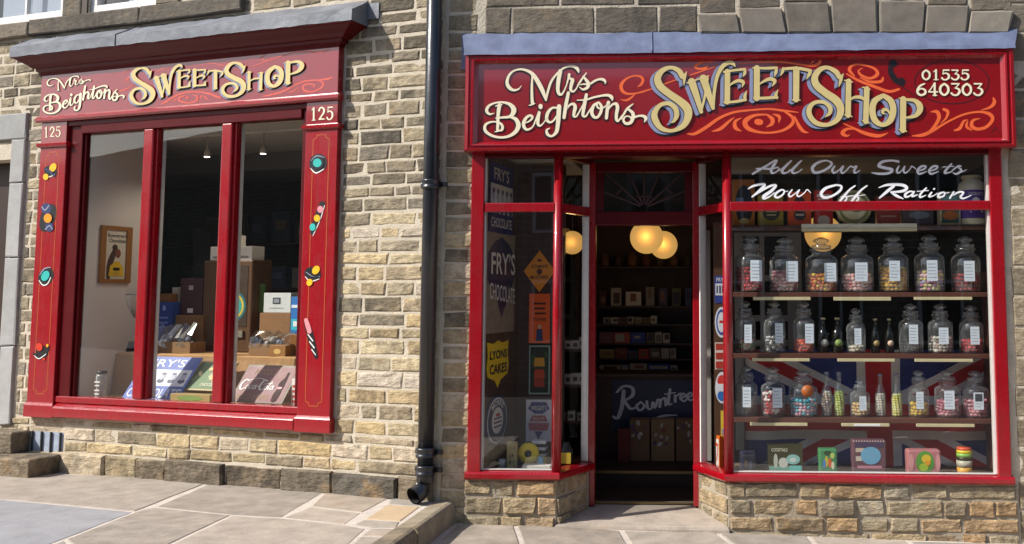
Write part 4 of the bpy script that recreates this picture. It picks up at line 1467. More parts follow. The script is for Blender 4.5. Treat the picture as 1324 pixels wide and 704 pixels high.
def hamper(px0, px1, py0, py1, dep, label, seed):
    r = random.Random(seed)
    a_ = LF.rect(px0, py0, px1, py1, -dep)
    m = MB(mat('#8c6a44', .7)); 
    zt_ = ZR + .10
    m.box(a_[0], a_[1], dep, dep + .012, ZR + .002, zt_); m.box(a_[0], a_[1], dep + .17, dep + .182, ZR + .002, zt_)
    m.box(a_[0], a_[0] + .012, dep + .012, dep + .17, ZR + .002, zt_); m.box(a_[1] - .012, a_[1], dep + .012, dep + .17, ZR + .002, zt_)
    h = build('hamper', m, None, LF, label=label, cat='hamper')
    m = MB()
    for k in range(22):
        m.mat(r.choice([cBK, mat('#3b2a24'), mat('#cfc8bc'), mat('#5a3a2a'), cSL]))
        m.ball((r.uniform(a_[0] + .03, a_[1] - .03), r.uniform(dep + .03, dep + .15), zt_ + r.uniform(-.03, .04)), r.uniform(.018, .034), 7, 5)
    o_ = build('sweets', m, h, LF, kind='stuff')
    m = MB(CELLO); m.sm = False
    nx_ = 9
    top = []
    for i in range(nx_ + 1):
        row = []
        for k, (y_, z_) in enumerate(((dep - .004, ZR + .06), (dep + .01, zt_ + .05), (dep + .08, a_[3]), (dep + .15, zt_ + .05), (dep + .186, ZR + .06))):
            row.append(m.addv((a_[0] + (a_[1] - a_[0]) * i / nx_, y_ + r.uniform(-.012, .012), z_ + r.uniform(-.025, .025))))
        top.append(row)
    for A_, B_ in zip(top, top[1:]):
        for k in range(4): m.face((A_[k], B_[k], B_[k + 1], A_[k + 1]))
    build('wrapping', m, h, LF)
hamper(199, 246, 420, 455, .50, 'cellophane wrapped sweet hamper left of the arcade machine', 5)
hamper(322, 374, 430, 458, .50, 'cellophane wrapped sweet hamper behind the cola sign', 6)
rk = random.Random(3)
m = MB(DWOOD); m.box(-5.6, -.9, 2.55, 2.85, 1.25, 1.275); m.box(-5.6, -.9, 2.55, 2.85, 1.75, 1.775); m.box(-5.6, -.9, 2.55, 2.85, 2.25, 2.275)
for x_ in (-5.6, -4.1, -2.5, -.93): m.box(x_, x_ + .03, 2.56, 2.86, 0.0, 2.6)
build('rear_shelving', m, None, LF, label='dim dark shelving at the back of the left display room', cat='shelving')
q_ = 0
for z_ in (1.276, 1.776, 2.276):
    x_ = -4.9
    while x_ < -2.0:
        w_, h_ = rk.uniform(.14, .3), rk.uniform(.18, .36)
        m = MB(mat(rk.choice(['#3a4468', '#5a3a3a', '#4a4640', '#6a5a44', '#34405a', '#705048', '#7a766c']), .7))
        m.box(x_, x_ + w_, 2.6, 2.78, z_, z_ + h_)
        m.mat(mat(rk.choice(['#a8a498', '#8a7a5a', '#5a6a8a']), .6)); m.box(x_ + w_ * .2, x_ + w_ * .8, 2.597, 2.5995, z_ + h_ * .4, z_ + h_ * .7)
        build('carton', m, None, LF, label='dim carton on %s rear shelf of the left shop, %s from left' % ({1.276: 'lower', 1.776: 'middle', 2.276: 'upper'}[z_], ['first', 'second', 'third', 'fourth', 'fifth', 'sixth', 'seventh', 'eighth', 'ninth', 'tenth', 'eleventh', 'twelfth', 'thirteenth', 'fourteenth', 'fifteenth', 'sixteenth'][q_ % 16]), cat='box', group='dim cartons in the left shop')
        x_ += w_ + rk.uniform(.02, .14); q_ += 1
    q_ = 0
# spot lamps on a ceiling track
tz = 3.17
m = MB(WHITE); m.box(LF.at(205, 186, -.75)[0], LF.at(392, 172, -.75)[0] + .3, .75, .765, tz - .016, tz - .001)
trk = build('lamp_track', m, None, LF, label='thin white lighting track under the display ceiling', cat='track')
def spot(px, py, label, lit):
    x = LF.at(px, py, -.76)[0]; z = LF.at(px, py, -.76)[1]
    m = MB(mat('#cfcac0', .5)); m.lathe((x, .757, z), [(.032, 0), (.028, .03), (.016, .07), (.008, .075), (.008, tz - .017 - z)], 12)
    s_ = build('spot_lamp', m, None, LF, label=label, cat='lamp', group='spot lamps on the display track')
    m = MB(mat((1, .9, .7), .5, emit=6.0, name='lit lamp')); m.lathe((x, .757, z - .003), [(.026, 0), (.02, .003)], 12)
    build('bulb', m, s_, LF)
    ld = bpy.data.lights.new('spot_light', 'SPOT')
    ld.energy, ld.spot_size, ld.spot_blend, ld.color, ld.shadow_soft_size = 11, math.radians(150), .6, (1.0, .86, .68), .03
    lo = bpy.data.objects.new('spot_light', ld)
    COL.objects.link(lo)
    lo.parent = s_
    lo.location = (0, 0, -.02)
spot(268, 203, 'left one of two ceiling spot lamps, behind the middle pane', 1)
spot(340.5, 199, 'right one of two ceiling spot lamps, behind the right pane', 1)
# ================================================================ SIGN LETTERING (hand painted strokes, shared by both fascias)
def conv(x0, y0, s, strokes, ox=0.0):
    return [[(x0 + (x + ox) / s, y0 + y / s, w / s) for x, y, w in st_] for st_ in strokes]
SA, SE, SG = 10.058, 6.4, 5.865
A_ = lambda st_: conv(620, 76, SA, st_)
B_ = lambda st_: conv(620, 120, SA, st_)
C2 = lambda st_: conv(720, 76, SA, st_)
D_ = lambda st_: conv(720, 120, SA, st_)
E_ = lambda st_: conv(830, 70, SE, st_)
F_ = lambda st_: conv(940, 70, SE, st_)
G_ = lambda st_: conv(1030, 70, SG, st_)
H_ = lambda st_: conv(1130, 70, SG, st_)
GLYPH = {}
GLYPH['Mrs'] = {
    'M': A_([[(548, 355, 5), (505, 402, 20), (440, 412, 34), (385, 375, 46), (360, 310, 42), (385, 225, 32), (445, 165, 24), (540, 142, 26), (640, 168, 36), (705, 220, 50), (770, 320, 56), (825, 430, 52), (866, 545, 24)],
              [(690, 205, 20), (683, 350, 30), (684, 500, 36), (690, 580, 42)], [(648, 612, 12), (690, 598, 22), (722, 585, 12)],
              [(868, 545, 18), (886, 450, 28), (930, 310, 30), (1000, 210, 26), (1080, 138, 24), (1156, 106, 26), (1221, 106, 34), (1268, 130, 42), (1288, 168, 28), (1288, 190, 6)],
              [(1052, 165, 52), (1030, 280, 52), (1020, 400, 46), (1035, 458, 40), (1068, 470, 26), (1110, 405, 18), (1150, 300, 16)]]),
    'r': C2([[(130, 335, 16), (150, 265, 26), (162, 210, 36)], [(160, 225, 30), (175, 265, 24), (205, 280, 46), (188, 350, 42), (182, 408, 36), (212, 432, 26), (250, 400, 18), (292, 325, 16)]]),
    's': C2([[(270, 360, 18), (320, 280, 26), (385, 190, 14)], [(345, 235, 24), (385, 285, 38), (412, 330, 46), (398, 378, 40), (342, 405, 26), (298, 375, 12)], [(300, 345, 10), (350, 335, 20), (425, 335, 26), (490, 295, 28), (550, 272, 28), (600, 275, 36), (630, 302, 30), (628, 332, 6)]]),
}
GLYPH['Beightons'] = {
    'B': B_([[(192, 270, 8), (135, 283, 28), (95, 240, 40), (120, 180, 34), (190, 142, 24), (290, 128, 26), (390, 152, 42), (445, 212, 64), (438, 272, 58), (390, 316, 36), (310, 325, 30), (218, 335, 20)],
              [(400, 318, 28), (475, 350, 48), (508, 430, 60), (470, 512, 50), (380, 570, 36), (270, 585, 30), (160, 560, 34), (80, 500, 40), (76, 430, 36), (130, 390, 26), (210, 382, 20), (272, 402, 30), (302, 445, 36), (290, 488, 34), (250, 500, 16)],
              [(262, 165, 52), (250, 240, 46), (243, 330, 42), (240, 430, 38), (236, 500, 34)], [(212, 178, 14), (258, 165, 20), (300, 158, 10)], [(204, 512, 12), (238, 505, 18), (272, 498, 10)]]),
    'e': B_([[(575, 400, 14), (640, 380, 20), (690, 330, 30), (668, 300, 30), (618, 322, 36), (578, 385, 44), (582, 450, 42), (622, 483, 32), (682, 458, 20), (722, 400, 16)]]),
    'i': B_([[(700, 440, 16), (775, 250, 22)], [(778, 262, 38), (765, 340, 42), (762, 410, 38), (790, 434, 26), (832, 400, 16), (880, 330, 14)], [(795, 175, 54), (796, 192, 54)]]),
    'g': B_([[(1002, 200, 24), (942, 205, 30), (888, 270, 42), (876, 350, 42), (912, 388, 30), (960, 370, 24), (1012, 300, 24)], [(1036, 182, 58), (1030, 300, 58), (1020, 420, 52), (1000, 515, 46), (942, 568, 28), (888, 545, 38), (876, 492, 30), (916, 463, 8)]]),
    'h': D_([[(152, 5, 40), (122, 150, 46), (95, 328, 42)], [(108, 255, 18), (160, 172, 26), (215, 150, 36), (240, 190, 46), (226, 260, 42), (222, 308, 32), (258, 308, 22), (310, 220, 18), (342, 160, 18)]]),
    't': D_([[(385, 30, 40), (365, 130, 46), (346, 240, 42), (341, 298, 36), (376, 310, 24), (430, 230, 18), (470, 170, 18)], [(265, 102, 12), (380, 95, 22), (480, 65, 26), (590, 42, 28), (670, 38, 36), (714, 65, 44), (722, 108, 10)]]),
    'o': D_([[(545, 130, 26), (482, 170, 38), (455, 250, 46), (480, 315, 38), (530, 322, 32), (575, 250, 38), (580, 180, 36), (545, 130, 26)], [(520, 145, 24), (532, 195, 24), (570, 210, 20), (620, 190, 18), (672, 148, 20)]]),
    'n': D_([[(672, 130, 46), (656, 230, 42), (645, 335, 40)], [(660, 235, 16), (718, 162, 26), (772, 150, 40), (790, 200, 46), (776, 280, 42), (776, 350, 38), (800, 370, 26), (850, 300, 16)]]),
    's': D_([[(838, 345, 18), (910, 220, 30), (992, 150, 12)], [(925, 215, 26), (985, 265, 42), (992, 320, 48), (962, 390, 42), (900, 405, 36), (866, 360, 30), (898, 312, 18), (950, 315, 20)], [(960, 330, 22), (1010, 322, 28), (1070, 305, 26), (1130, 310, 36), (1158, 340, 44), (1138, 388, 8)]]),
}
GLYPH['SWEETSHOP'] = {
    'S1': E_([[(362, 165, 14), (340, 195, 40), (305, 142, 42), (240, 116, 30), (172, 140, 42), (130, 200, 56), (150, 268, 60), (222, 330, 58), (310, 390, 62), (372, 450, 70), (382, 520, 62), (340, 598, 46), (250, 638, 28), (162, 618, 40), (112, 550, 54), (106, 490, 48), (150, 428, 34), (220, 412, 34), (274, 450, 42), (288, 510, 40), (264, 558, 24), (238, 572, 5)], [(370, 150, 6), (352, 205, 24), (348, 262, 6)]]),
    'W': E_([[(412, 232, 62), (455, 360, 50), (490, 482, 32)], [(372, 244, 10), (415, 230, 18), (458, 216, 10)], [(490, 475, 20), (522, 345, 20), (542, 205, 22)], [(508, 205, 64), (550, 330, 52), (588, 452, 30)], [(462, 215, 10), (510, 200, 18), (552, 185, 10)], [(590, 450, 22), (598, 320, 26), (622, 190, 30), (665, 110, 36), (715, 76, 32), (752, 82, 32), (770, 108, 8)]]),
    'E1': E_([[(707, 148, 46), (705, 400, 46)], [(678, 152, 18), (770, 138, 20), (852, 130, 22)], [(855, 124, 10), (850, 160, 26), (838, 192, 5)], [(725, 265, 12), (760, 238, 22), (805, 224, 28), (838, 240, 28), (828, 278, 5)], [(682, 405, 18), (770, 398, 22), (856, 382, 24)], [(866, 308, 6), (850, 355, 28), (860, 388, 12)]]),
    'E2': F_([[(246, 120, 50), (245, 370, 50)], [(214, 118, 14), (310, 122, 22), (410, 118, 22)], [(412, 112, 10), (404, 150, 28), (392, 192, 5)], [(270, 252, 12), (312, 225, 22), (360, 210, 30), (394, 230, 30), (372, 272, 5)], [(224, 370, 20), (320, 368, 24), (412, 362, 24)], [(420, 300, 6), (402, 345, 28), (414, 372, 12)]]),
    'T': F_([[(572, 130, 52), (570, 380, 50)], [(536, 386, 8), (570, 380, 16), (604, 386, 8)], [(462, 128, 22), (580, 122, 26), (690, 142, 26)], [(462, 115, 8), (460, 145, 26), (440, 185, 4)], [(694, 135, 8), (682, 165, 30), (655, 212, 4)]]),
    'S2': G_([[(348, 160, 10), (325, 180, 34), (296, 138, 38), (230, 106, 28), (172, 125, 40), (136, 180, 50), (150, 240, 55), (220, 300, 55), (298, 355, 60), (332, 420, 56), (310, 494, 44), (240, 538, 30), (152, 528, 36), (98, 470, 40), (97, 410, 38), (140, 370, 28), (208, 370, 28), (252, 410, 34), (248, 452, 28), (212, 482, 5)], [(352, 152, 5), (332, 205, 24), (318, 252, 4)]]),
    'H': G_([[(392, 210, 42), (388, 468, 42)], [(360, 203, 8), (390, 208, 16), (422, 216, 8)], [(360, 464, 8), (388, 466, 16), (418, 478, 8)], [(400, 352, 12), (435, 332, 20), (485, 332, 26), (512, 352, 14)], [(530, 268, 42), (522, 515, 42)], [(496, 256, 8), (528, 262, 16), (554, 272, 8)], [(494, 508, 8), (522, 514, 16), (550, 528, 8)]]),
    'O': G_([[(655, 318, 32), (590, 360, 46), (572, 430, 48), (592, 505, 46), (650, 540, 32), (708, 505, 46), (730, 430, 48), (712, 360, 46), (655, 318, 32)], [(708, 470, 10), (690, 432, 20), (660, 425, 26), (648, 446, 20), (668, 458, 8)]]),
    'P': G_([[(806, 345, 46), (803, 580, 46)], [(774, 338, 8), (806, 344, 16), (850, 346, 10)], [(774, 578, 8), (803, 580, 16), (832, 590, 8)], [(825, 350, 20), (888, 355, 28), (926, 388, 46), (930, 430, 46), (895, 472, 30), (828, 486, 14)]]),
}
SCROLLS = C2([[(1045, 367, 5), (1092, 340, 30), (1120, 282, 36), (1088, 235, 30), (1000, 226, 20), (902, 265, 28), (838, 340, 46), (852, 420, 42), (920, 458, 30), (1020, 455, 22), (1110, 430, 18), (1207, 400, 14)], [(1015, 465, 10), (952, 520, 28), (892, 545, 26), (822, 528, 4)]])
SCROLLS += E_([[(-8, 322, 9), (80, 290, 10), (180, 252, 11), (290, 212, 9)], [(392, 178, 10), (500, 142, 11), (612, 104, 5)], [(580, 70, 14), (555, 66, 12), (500, 70, 16), (445, 98, 22), (458, 122, 16), (520, 120, 20), (545, 95, 10)], [(378, 662, 10), (440, 660, 26), (540, 602, 28), (640, 532, 24), (760, 484, 20), (896, 466, 16)], [(580, 642, 6), (650, 620, 28), (720, 560, 22), (765, 526, 6)]])
SCROLLS += F_([[(90, 82, 5), (250, 70, 12), (450, 68, 15), (600, 88, 14), (700, 98, 18), (760, 82, 26), (772, 52, 18)], [(690, 84, 5), (715, 62, 12)], [(190, 466, 16), (340, 456, 15), (470, 470, 18), (590, 484, 6)], [(560, 515, 8), (592, 590, 28), (632, 640, 24), (674, 652, 6)],
               [(330, 502, 12), (225, 510, 24), (150, 560, 42), (180, 620, 34), (300, 652, 18), (440, 640, 20), (530, 590, 28), (545, 530, 26), (470, 472, 14)], [(330, 502, 14), (375, 540, 34), (370, 580, 30), (325, 606, 5)], [(378, 498, 6), (432, 520, 28), (428, 572, 5)], [(250, 562, 50), (276, 566, 50)], [(120, 530, 5), (68, 560, 26), (70, 612, 32), (118, 640, 6)]])
SCROLLS += G_([[(378, 150, 8), (470, 202, 20), (600, 252, 22), (700, 285, 22), (776, 268, 18)], [(440, 170, 8), (400, 120, 26), (430, 85, 16), (505, 84, 14), (590, 112, 18), (612, 155, 28), (560, 185, 20), (495, 166, 20), (468, 130, 14), (500, 108, 5)], [(480, 180, 6), (560, 212, 20), (640, 208, 22), (655, 182, 16)],
               [(350, 525, 6), (430, 562, 15), (520, 602, 26), (620, 622, 26), (692, 600, 5)], [(445, 572, 6), (382, 570, 20), (347, 600, 30), (380, 622, 18), (404, 612, 4)]])
SCROLLS += H_([[(290, 622, 8), (370, 615, 26), (450, 580, 22), (550, 520, 16), (680, 460, 16), (800, 440, 16), (878, 458, 26), (898, 500, 26), (850, 555, 24), (782, 570, 24), (740, 545, 28), (752, 505, 22), (804, 490, 4)], [(430, 440, 6), (478, 440, 28), (492, 490, 28), (450, 560, 22), (398, 604, 8)], [(528, 420, 20), (560, 440, 24), (545, 490, 16), (503, 527, 4)], [(812, 427, 5), (880, 405, 20), (912, 370, 28), (905, 335, 14)], [(610, 580, 12), (650, 565, 24), (680, 512, 18), (712, 500, 4)], [(712, 508, 6), (702, 550, 22), (742, 580, 8)]])

def bbox(strokes):
    xs = [p[0] for s_ in strokes for p in s_]; ys = [p[1] for s_ in strokes for p in s_]
    return min(xs), min(ys), max(xs), max(ys)
def shift(strokes, dx, dy, grow=0.0):
    return [[(x + dx, y + dy, w + grow) for x, y, w in s_] for s_ in strokes]
def paint(name, strokes, material, place, lift, parent, frame):
    m = MB(material)
    for s_ in strokes:
        ribbon(m, s_, place, lift=lift)
    return build(name, m, parent, frame)
def block_letter(strokes, place, parent, frame, k=1.0):
    """gold letter with a blue-grey left side and a black underside"""
    l = paint('letter', strokes, GOLD, place, .0125, parent, frame)
    bk, bl = [], []
    for t in (1.0, .66, .33):
        bk += shift(strokes, -3.2 * k * t - 1.0 * k, 5.2 * k * t, -.2)
    for t in (1.0, .75, .5, .25):
        bl += shift(strokes, -5.6 * k * t, 2.6 * k * t, -.5 * k)
    paint('black_shade', bk, SBLACK, place, .0008, l, frame)
    paint('blue_shade', bl, SBLUE, place, .0050, l, frame)
    paint('outline', shift(strokes, -.7 * k, .5 * k, .5 * k), SBLACK, place, .0092, l, frame)

# ---- left fascia
PLF = on_frame(LF, FD)
def to_left(strokes, src, dst, slope):
    sx_, sy_ = (dst[2] - dst[0]) / (src[2] - src[0]), (dst[3] - dst[1] - abs(slope) * (dst[2] - dst[0]) * 0) / (src[3] - src[1])
    cx_ = (src[0] + src[2]) / 2
    return [[(dst[0] + (x - src[0]) * sx_, dst[1] + (y - src[1]) * sy_ + slope * (x - cx_) * sx_, w * min(sx_, sy_) * 1.12) for x, y, w in s_] for s_ in strokes]
SW = GLYPH['SWEETSHOP']
for ch, dst, sl in (('S1', (171.5, 88.5, 199, 135), -.02), ('W', (200, 86, 237.5, 125), -.05), ('E1', (230.5, 90.5, 248, 114), -.02), ('E2', (250.5, 90.5, 268, 111.5), -.02), ('T', (269.5, 91.5, 290, 115), .0), ('S2', (290, 82, 319, 125), -.12), ('H', (320, 92, 342, 119), -.24), ('O', (347, 87, 365.5, 112), -.2), ('P', (369.5, 79.5, 391.5, 107.5), -.2)):
    block_letter(to_left(SW[ch], bbox(SW[ch]), dst, sl), PLF, fascia_l, LF, .5)
for wd_, dst, sl in (('Mrs', (62, 99.5, 118, 117), -.06), ('Beightons', (57.5, 112, 161, 143.5), -.09)):
    allst = [s_ for g_ in GLYPH[wd_].values() for s_ in g_]
    bb = bbox(allst)
    for g_ in GLYPH[wd_].values():
        t_ = to_left(g_, bb, dst, sl)
        l = paint('letter', t_, CREAM, PLF, .0065, fascia_l, LF)
        paint('black_shade', shift(t_, -.8, .7, .2), SBLACK, PLF, .0008, l, LF)
LS = [[(161, 107, .4), (166, 101, 2), (172, 98, 2.2), (173, 93, 1.5), (167, 91, 1), (160, 95, .5)], [(152, 118, 1), (160, 117, 1.6), (170, 112, 1), (176, 108, .4)],
      [(208, 135, .8), (214, 132.5, 2.6), (226, 125, 2.6), (240, 120, 2), (256, 119.2, 2), (270, 121.5, 2.4), (284, 126.5, 2.6), (286, 125.5, .5)], [(240, 124, 1), (232, 126.5, 2.6), (233, 131, 2.6), (244, 133.5, 1.8), (254, 130.5, 2.4), (255, 125, 2.6), (249, 123.4, .6)], [(241.5, 126.5, 3), (243, 126.6, 3)], [(258, 129, .5), (260, 125, 2), (262, 124, .4)], [(263, 124, .6), (266, 127, 2), (270, 129.5, .5)], [(223, 132, .5), (227, 129, 1.6), (229, 126, .4)],
      [(340, 125, .8), (350, 123, 2.2), (366, 118.5, 2.2), (382, 110, 2), (396, 105, 2), (412, 104, 2), (425, 102, 2.6), (431, 99.5, .6)], [(412, 104.5, 1), (418, 108, 2.2), (415, 114, 2.2), (404, 119, 2), (394, 117.5, 2.6), (392, 112, 2.6), (399, 108.8, 1.6), (407, 111, 2), (404, 114, .5)], [(373, 120, .6), (380, 118, 1.6), (386, 113, .4)], [(386, 113, .5), (386, 119, 1)],
      [(323, 87, .4), (335, 83.5, 1), (350, 78, 1), (362, 73.5, 1), (378, 68.5, 1), (395, 67, 1.6), (415, 67.5, 2.2), (426, 64, .6)], [(352, 75, .5), (347, 79, 1), (340, 78, 1), (337, 75, 1), (343, 71, .6)], [(258, 84, .4), (275, 82, 1), (290, 85, .8), (296, 82, .4)], [(215, 88, .5), (208, 90, 1.2), (202, 94, .6)]]
paint('scrollwork', LS, mat((.62, .10, .07), .4, name='rose scroll paint'), PLF, .0004, fascia_l, LF)
# ================================================================ RIGHT SHOP FRONT
shop_r = thing('sweet_shop_facade', 'red painted sweet shop front with bay windows and recessed doorway', 'shop front', (.6, 0, .0), RF)
# ---- fascia in a moulded frame
SX0, SX1, SZ0, SZ1 = RF.rect(600.5, 65.5, 1313.5, 193, .135)
m = MB(RED)
loops = []
for ins, d in ((0, .0), (0, .118), (.006, .133), (.028, .137), (.036, .126), (.046, .126), (.056, .137), (.068, .135), (.082, .118), (.095, .104)):
    x0, x1, z0, z1 = SX0 + ins, SX1 - ins, SZ0 + ins * .74, SZ1 - ins * .76
    loops.append([(x0, -d, z0), (x1, -d, z0), (x1, -d, z1), (x0, -d, z1)])
m.loft(loops, True, False)
m.poly([(SX0, -.001, SZ0 + .0015), (SX0, -.117, SZ0 + .0015), (SX1, -.117, SZ0 + .0015), (SX1, -.001, SZ0 + .0015)])
fascia_r = build('fascia', m, shop_r, RF)
PD = .102
m = MB(REDP)
m.poly([(SX0 + .07, -PD, SZ0 + .05), (SX1 - .07, -PD, SZ0 + .05), (SX1 - .07, -PD, SZ1 - .05), (SX0 + .07, -PD, SZ1 - .05)])
build('panel', m, fascia_r, RF)
PRF = on_frame(RF, PD)
paint('scrollwork', SCROLLS, ORANGE, PRF, .0006, fascia_r, RF)
for ch, st_ in SW.items():
    block_letter(st_, PRF, fascia_r, RF, 1.0)
for wd_ in ('Mrs', 'Beightons'):
    for g_ in GLYPH[wd_].values():
        l = paint('letter', g_, CREAM, PRF, .0065, fascia_r, RF)
        paint('black_shade', shift(g_, -1.7, 1.5, .5), SBLACK, PRF, .0022, l, RF)
m = MB(SBLACK)
pp = lambda x, y, l=0.0: PRF(1130 + x / SG, 70 + y / SG, l)
ribbon(m, [(590 + 281 * math.cos(a), 213 + 165 * math.sin(a), 6) for a in [2 * PI * k / 24 for k in range(24)]], pp, lift=.0006, closed=True)
blob(m, 146, 72, 34, 28, pp, 18, .0006, .3); blob(m, 206, 212, 34, 32, pp, 18, .0006, .3)
ribbon(m, [(128, 80, 34), (128, 140, 42), (160, 195, 46), (196, 222, 34)], pp, lift=.0006)
ribbon(m, [(196, 230, 10), (260, 285, 6), (330, 330, 6)], pp, lift=.0006)
ribbon(m, [(895, 590, 6), (920, 552, 6), (945, 590, 6)], pp, lift=.0006, straight=True)
build('telephone_emblem', m, fascia_r, RF)
for row, bx in (('01535', (362, 120, 720, 200)), ('640303', (322, 222, 826, 318))):
    for o_, mm, lf in ((4, SBLACK, .0026), (0, CREAM, .0052)):
        q = MB(mm)
        digits(q, row, bx[0] - o_, bx[1] + o_, bx[2] - o_, bx[3] + o_, pp, lift=lf, gap=.14)
        build('number' if mm is CREAM else 'number_shade', q, fascia_r, RF)
# ---- lead over the fascia
m = MB(LEAD)
K = 46
la, lb, lc = [], [], []
xa0, xa1 = RF.at(597, 50, .03)[0], RF.at(1317, 45, .03)[0]
j = lambda a: rnd.uniform(-a, a)
for k in range(K + 1):
    t = k / K
    x = xa0 * (1 - t) + xa1 * t
    xf = (SX0 - .008) * (1 - t) + (SX1 + .008) * t
    zt_ = RF.at(597 + 720 * t, 43.5 - 5 * t, .02)[1]
    la.append((x, -.012 + j(.003), zt_ + j(.006)))
    lb.append((xf, -.134 + j(.004), SZ1 + .016 + j(.004)))
    lc.append((xf, -.148 + j(.003), SZ1 - .012 + j(.003)))
m.sm = True
for A, B in ((la, lb), (lb, lc)):
    ia, ib = [m.addv(p) for p in A], [m.addv(p) for p in B]
    for k in range(K):
        m.face((ia[k], ib[k], ib[k + 1], ia[k + 1]))
m.sm = False
for e in (0, K):
    m.poly([la[e], lb[e], (lb[e][0], -.003, SZ1 - .01)])
for k in (16,):
    m.tube([(q[0], q[1] - .003, q[2] + .003) for q in (la[k], lb[k], lc[k])], .004, 6)
m.box(xa0 - .004, xa0 + .16, -.012, -.004, SZ1 - .09, la[0][2] - .004)
build('lead_flashing', m, shop_r, RF)

# ---- woodwork of the two bays
ZS0, ZS1 = .365, .425                                # sill
ZT0, ZT1 = RF.at(840, 274, .0)[1], RF.at(840, 262, .0)[1]
ZH = RF.at(840, 203.5, .0)[1]
LX0, LX1 = RF.at(608, 400, .0)[0], RF.at(720.5, 400, .0)[0]
CX = RF.at(941, 400, .0)[0]
RX1 = RF.at(1300, 400, .0)[0]
DY = .45
DXL, DXR = RF.at(765, 450, -DY)[0], RF.at(901, 450, -DY)[0]
Y0, Y1 = -.03, .045
def beam(x0, x1, y0, y1, z0, z1, mm=RED, name='rail', parent=None, bevel=.007):
    m = MB(mm); m.box(x0, x1, y0, y1, z0, z1)
    return build(name, m, parent or shop_r, RF, bevel=bevel)
beam(LX0, LX0 + .098, Y0, Y1, ZS0 + .001, ZH + .05, name='stile')
m = MB(RED); m.lathe((LX1, .008, ZS1), [(.036, 0), (.036, ZH + .05 - ZS1)], 10)
build('corner_post', m, shop_r, RF)
m = MB(RED); m.lathe((CX, .008, ZS1), [(.036, 0), (.036, ZH + .05 - ZS1)], 10)
build('corner_post', m, shop_r, RF)
beam(RX1 - .092, RX1, Y0, Y1, ZS0 + .001, ZH + .05, name='stile')
beam(LX0 + .099, LX1 - .02, Y0 + .006, Y1 - .01, ZT0, ZT1, name='transom')
beam(CX + .02, RX1 - .093, Y0 + .006, Y1 - .01, ZT0, ZT1, name='transom')
beam(LX0 + .003, RX1 - .003, -.012, .10, ZH + .003, SZ0 + .03, RED_SHADE, 'head')
# sill follows the bay: front, then the splayed return
def sill(pts, name='sill'):
    m = MB(RED)
    loops = []
    for x, y, nx, ny in pts:
        loops.append([(x + nx * o, y + ny * o, z) for o, z in ((.0, ZS0), (.040, ZS0), (.052, ZS0 + .012), (.052, ZS0 + .04), (.04, ZS0 + .052), (-.02, ZS1 + .004), (-.06, ZS1 + .004), (-.06, ZS0))])
    m.loft(loops)
    return build(name, m, shop_r, RF)
def nrm(ax, ay, bx, by):
    l = math.hypot(bx - ax, by - ay)
    return (by - ay) / l, -(bx - ax) / l
nl = nrm(LX1, 0, DXL, DY); nr = nrm(DXR, DY, CX, 0)
def mid(n):
    v = Vector((n[0], n[1] - 1)); v = v / (v.length_squared / 2); return v.x, v.y
ml, mr_ = mid(nl), mid(nr)
sill([(LX0 - .012, 0, 0, -1), (LX1, 0, *ml), (DXL - .012, DY - .02, *nl)])
sill([(DXR + .012, DY - .02, *nr), (CX, 0, *mr_), (RX1 + .015, 0, 0, -1)])
def splay(ax, ay, bx, by, n, inner):
    """glazed return between a corner post and the door post"""
    L_ = math.hypot(bx - ax, by - ay); ux, uy = (bx - ax) / L_, (by - ay) / L_
    def pt(s_, o, z): return (ax + ux * s_ + n[0] * o, ay + uy * s_ + n[1] * o, z)
    def bar(s0, s1, o0, o1, z0, z1, mm, name):
        m = MB(mm)
        m.loft([[pt(s0, o0, z), pt(s1, o0, z), pt(s1, o1, z), pt(s0, o1, z)] for z in (z0, z1)])
        return build(name, m, shop_r, RF, bevel=.004)
    bar(.02, L_ - .02, -.02, .025, ZT0, ZT1, RED, 'transom')
    bar(.0, L_, -.03, .03, ZH + .002, SZ0 + .028, RED_SHADE, 'head')
    if inner == 'l':
        bar(L_ - .062, L_ - .045, -.035, .022, ZS1 + .006, ZT0 - .002, WHITE, 'white_bead'); bar(L_ - .062, L_ - .045, -.035, .022, ZT1 + .002, ZH, WHITE, 'white_bead')
        g0, g1 = .03, L_ - .08
    else:
        bar(.045, .062, -.035, .022, ZS1 + .006, ZT0 - .002, WHITE, 'white_bead'); bar(.045, .062, -.035, .022, ZT1 + .002, ZH, WHITE, 'white_bead')
        g0, g1 = .08, L_ - .03
    for z0, z1 in ((ZS1, ZT0 + .004), (ZT1 - .004, ZH + .004)):
        m = MB(GLASS); m.poly([pt(g0, 0, z0), pt(g1, 0, z0), pt(g1, 0, z1), pt(g0, 0, z1)])
        build('glass_pane', m, shop_r, RF)
splay(LX1, .0, DXL - .02, DY, nl, 'l')
splay(DXR + .02, DY, CX, .0, nr, 'r')
for a, b in ((LX0 + .09, LX1), (CX, RX1 - .085)):
    for z0, z1 in ((ZS1, ZT0 + .004), (ZT1 - .004, ZH + .006)):
        m = MB(GLASS); m.poly([(a, .006, z0), (b, .006, z0), (b, .006, z1), (a, .006, z1)])
        build('glass_pane', m, shop_r, RF)
# white putty line round the big right pane
for q in ((RX1 - .108, RX1 - .0925, .0, .05, ZS1 + .006, ZH), (CX + .03, RX1 - .109, .0, .03, ZS1 + .005, ZS1 + .012), (LX0 + .0985, LX0 + .107, .0, .05, ZS1 + .006, ZH), (LX0 + .108, LX1 - .03, .0, .03, ZS1 + .005, ZS1 + .011)):
    m = MB(WHITE); m.box(*q); build('putty_line', m, shop_r, RF)
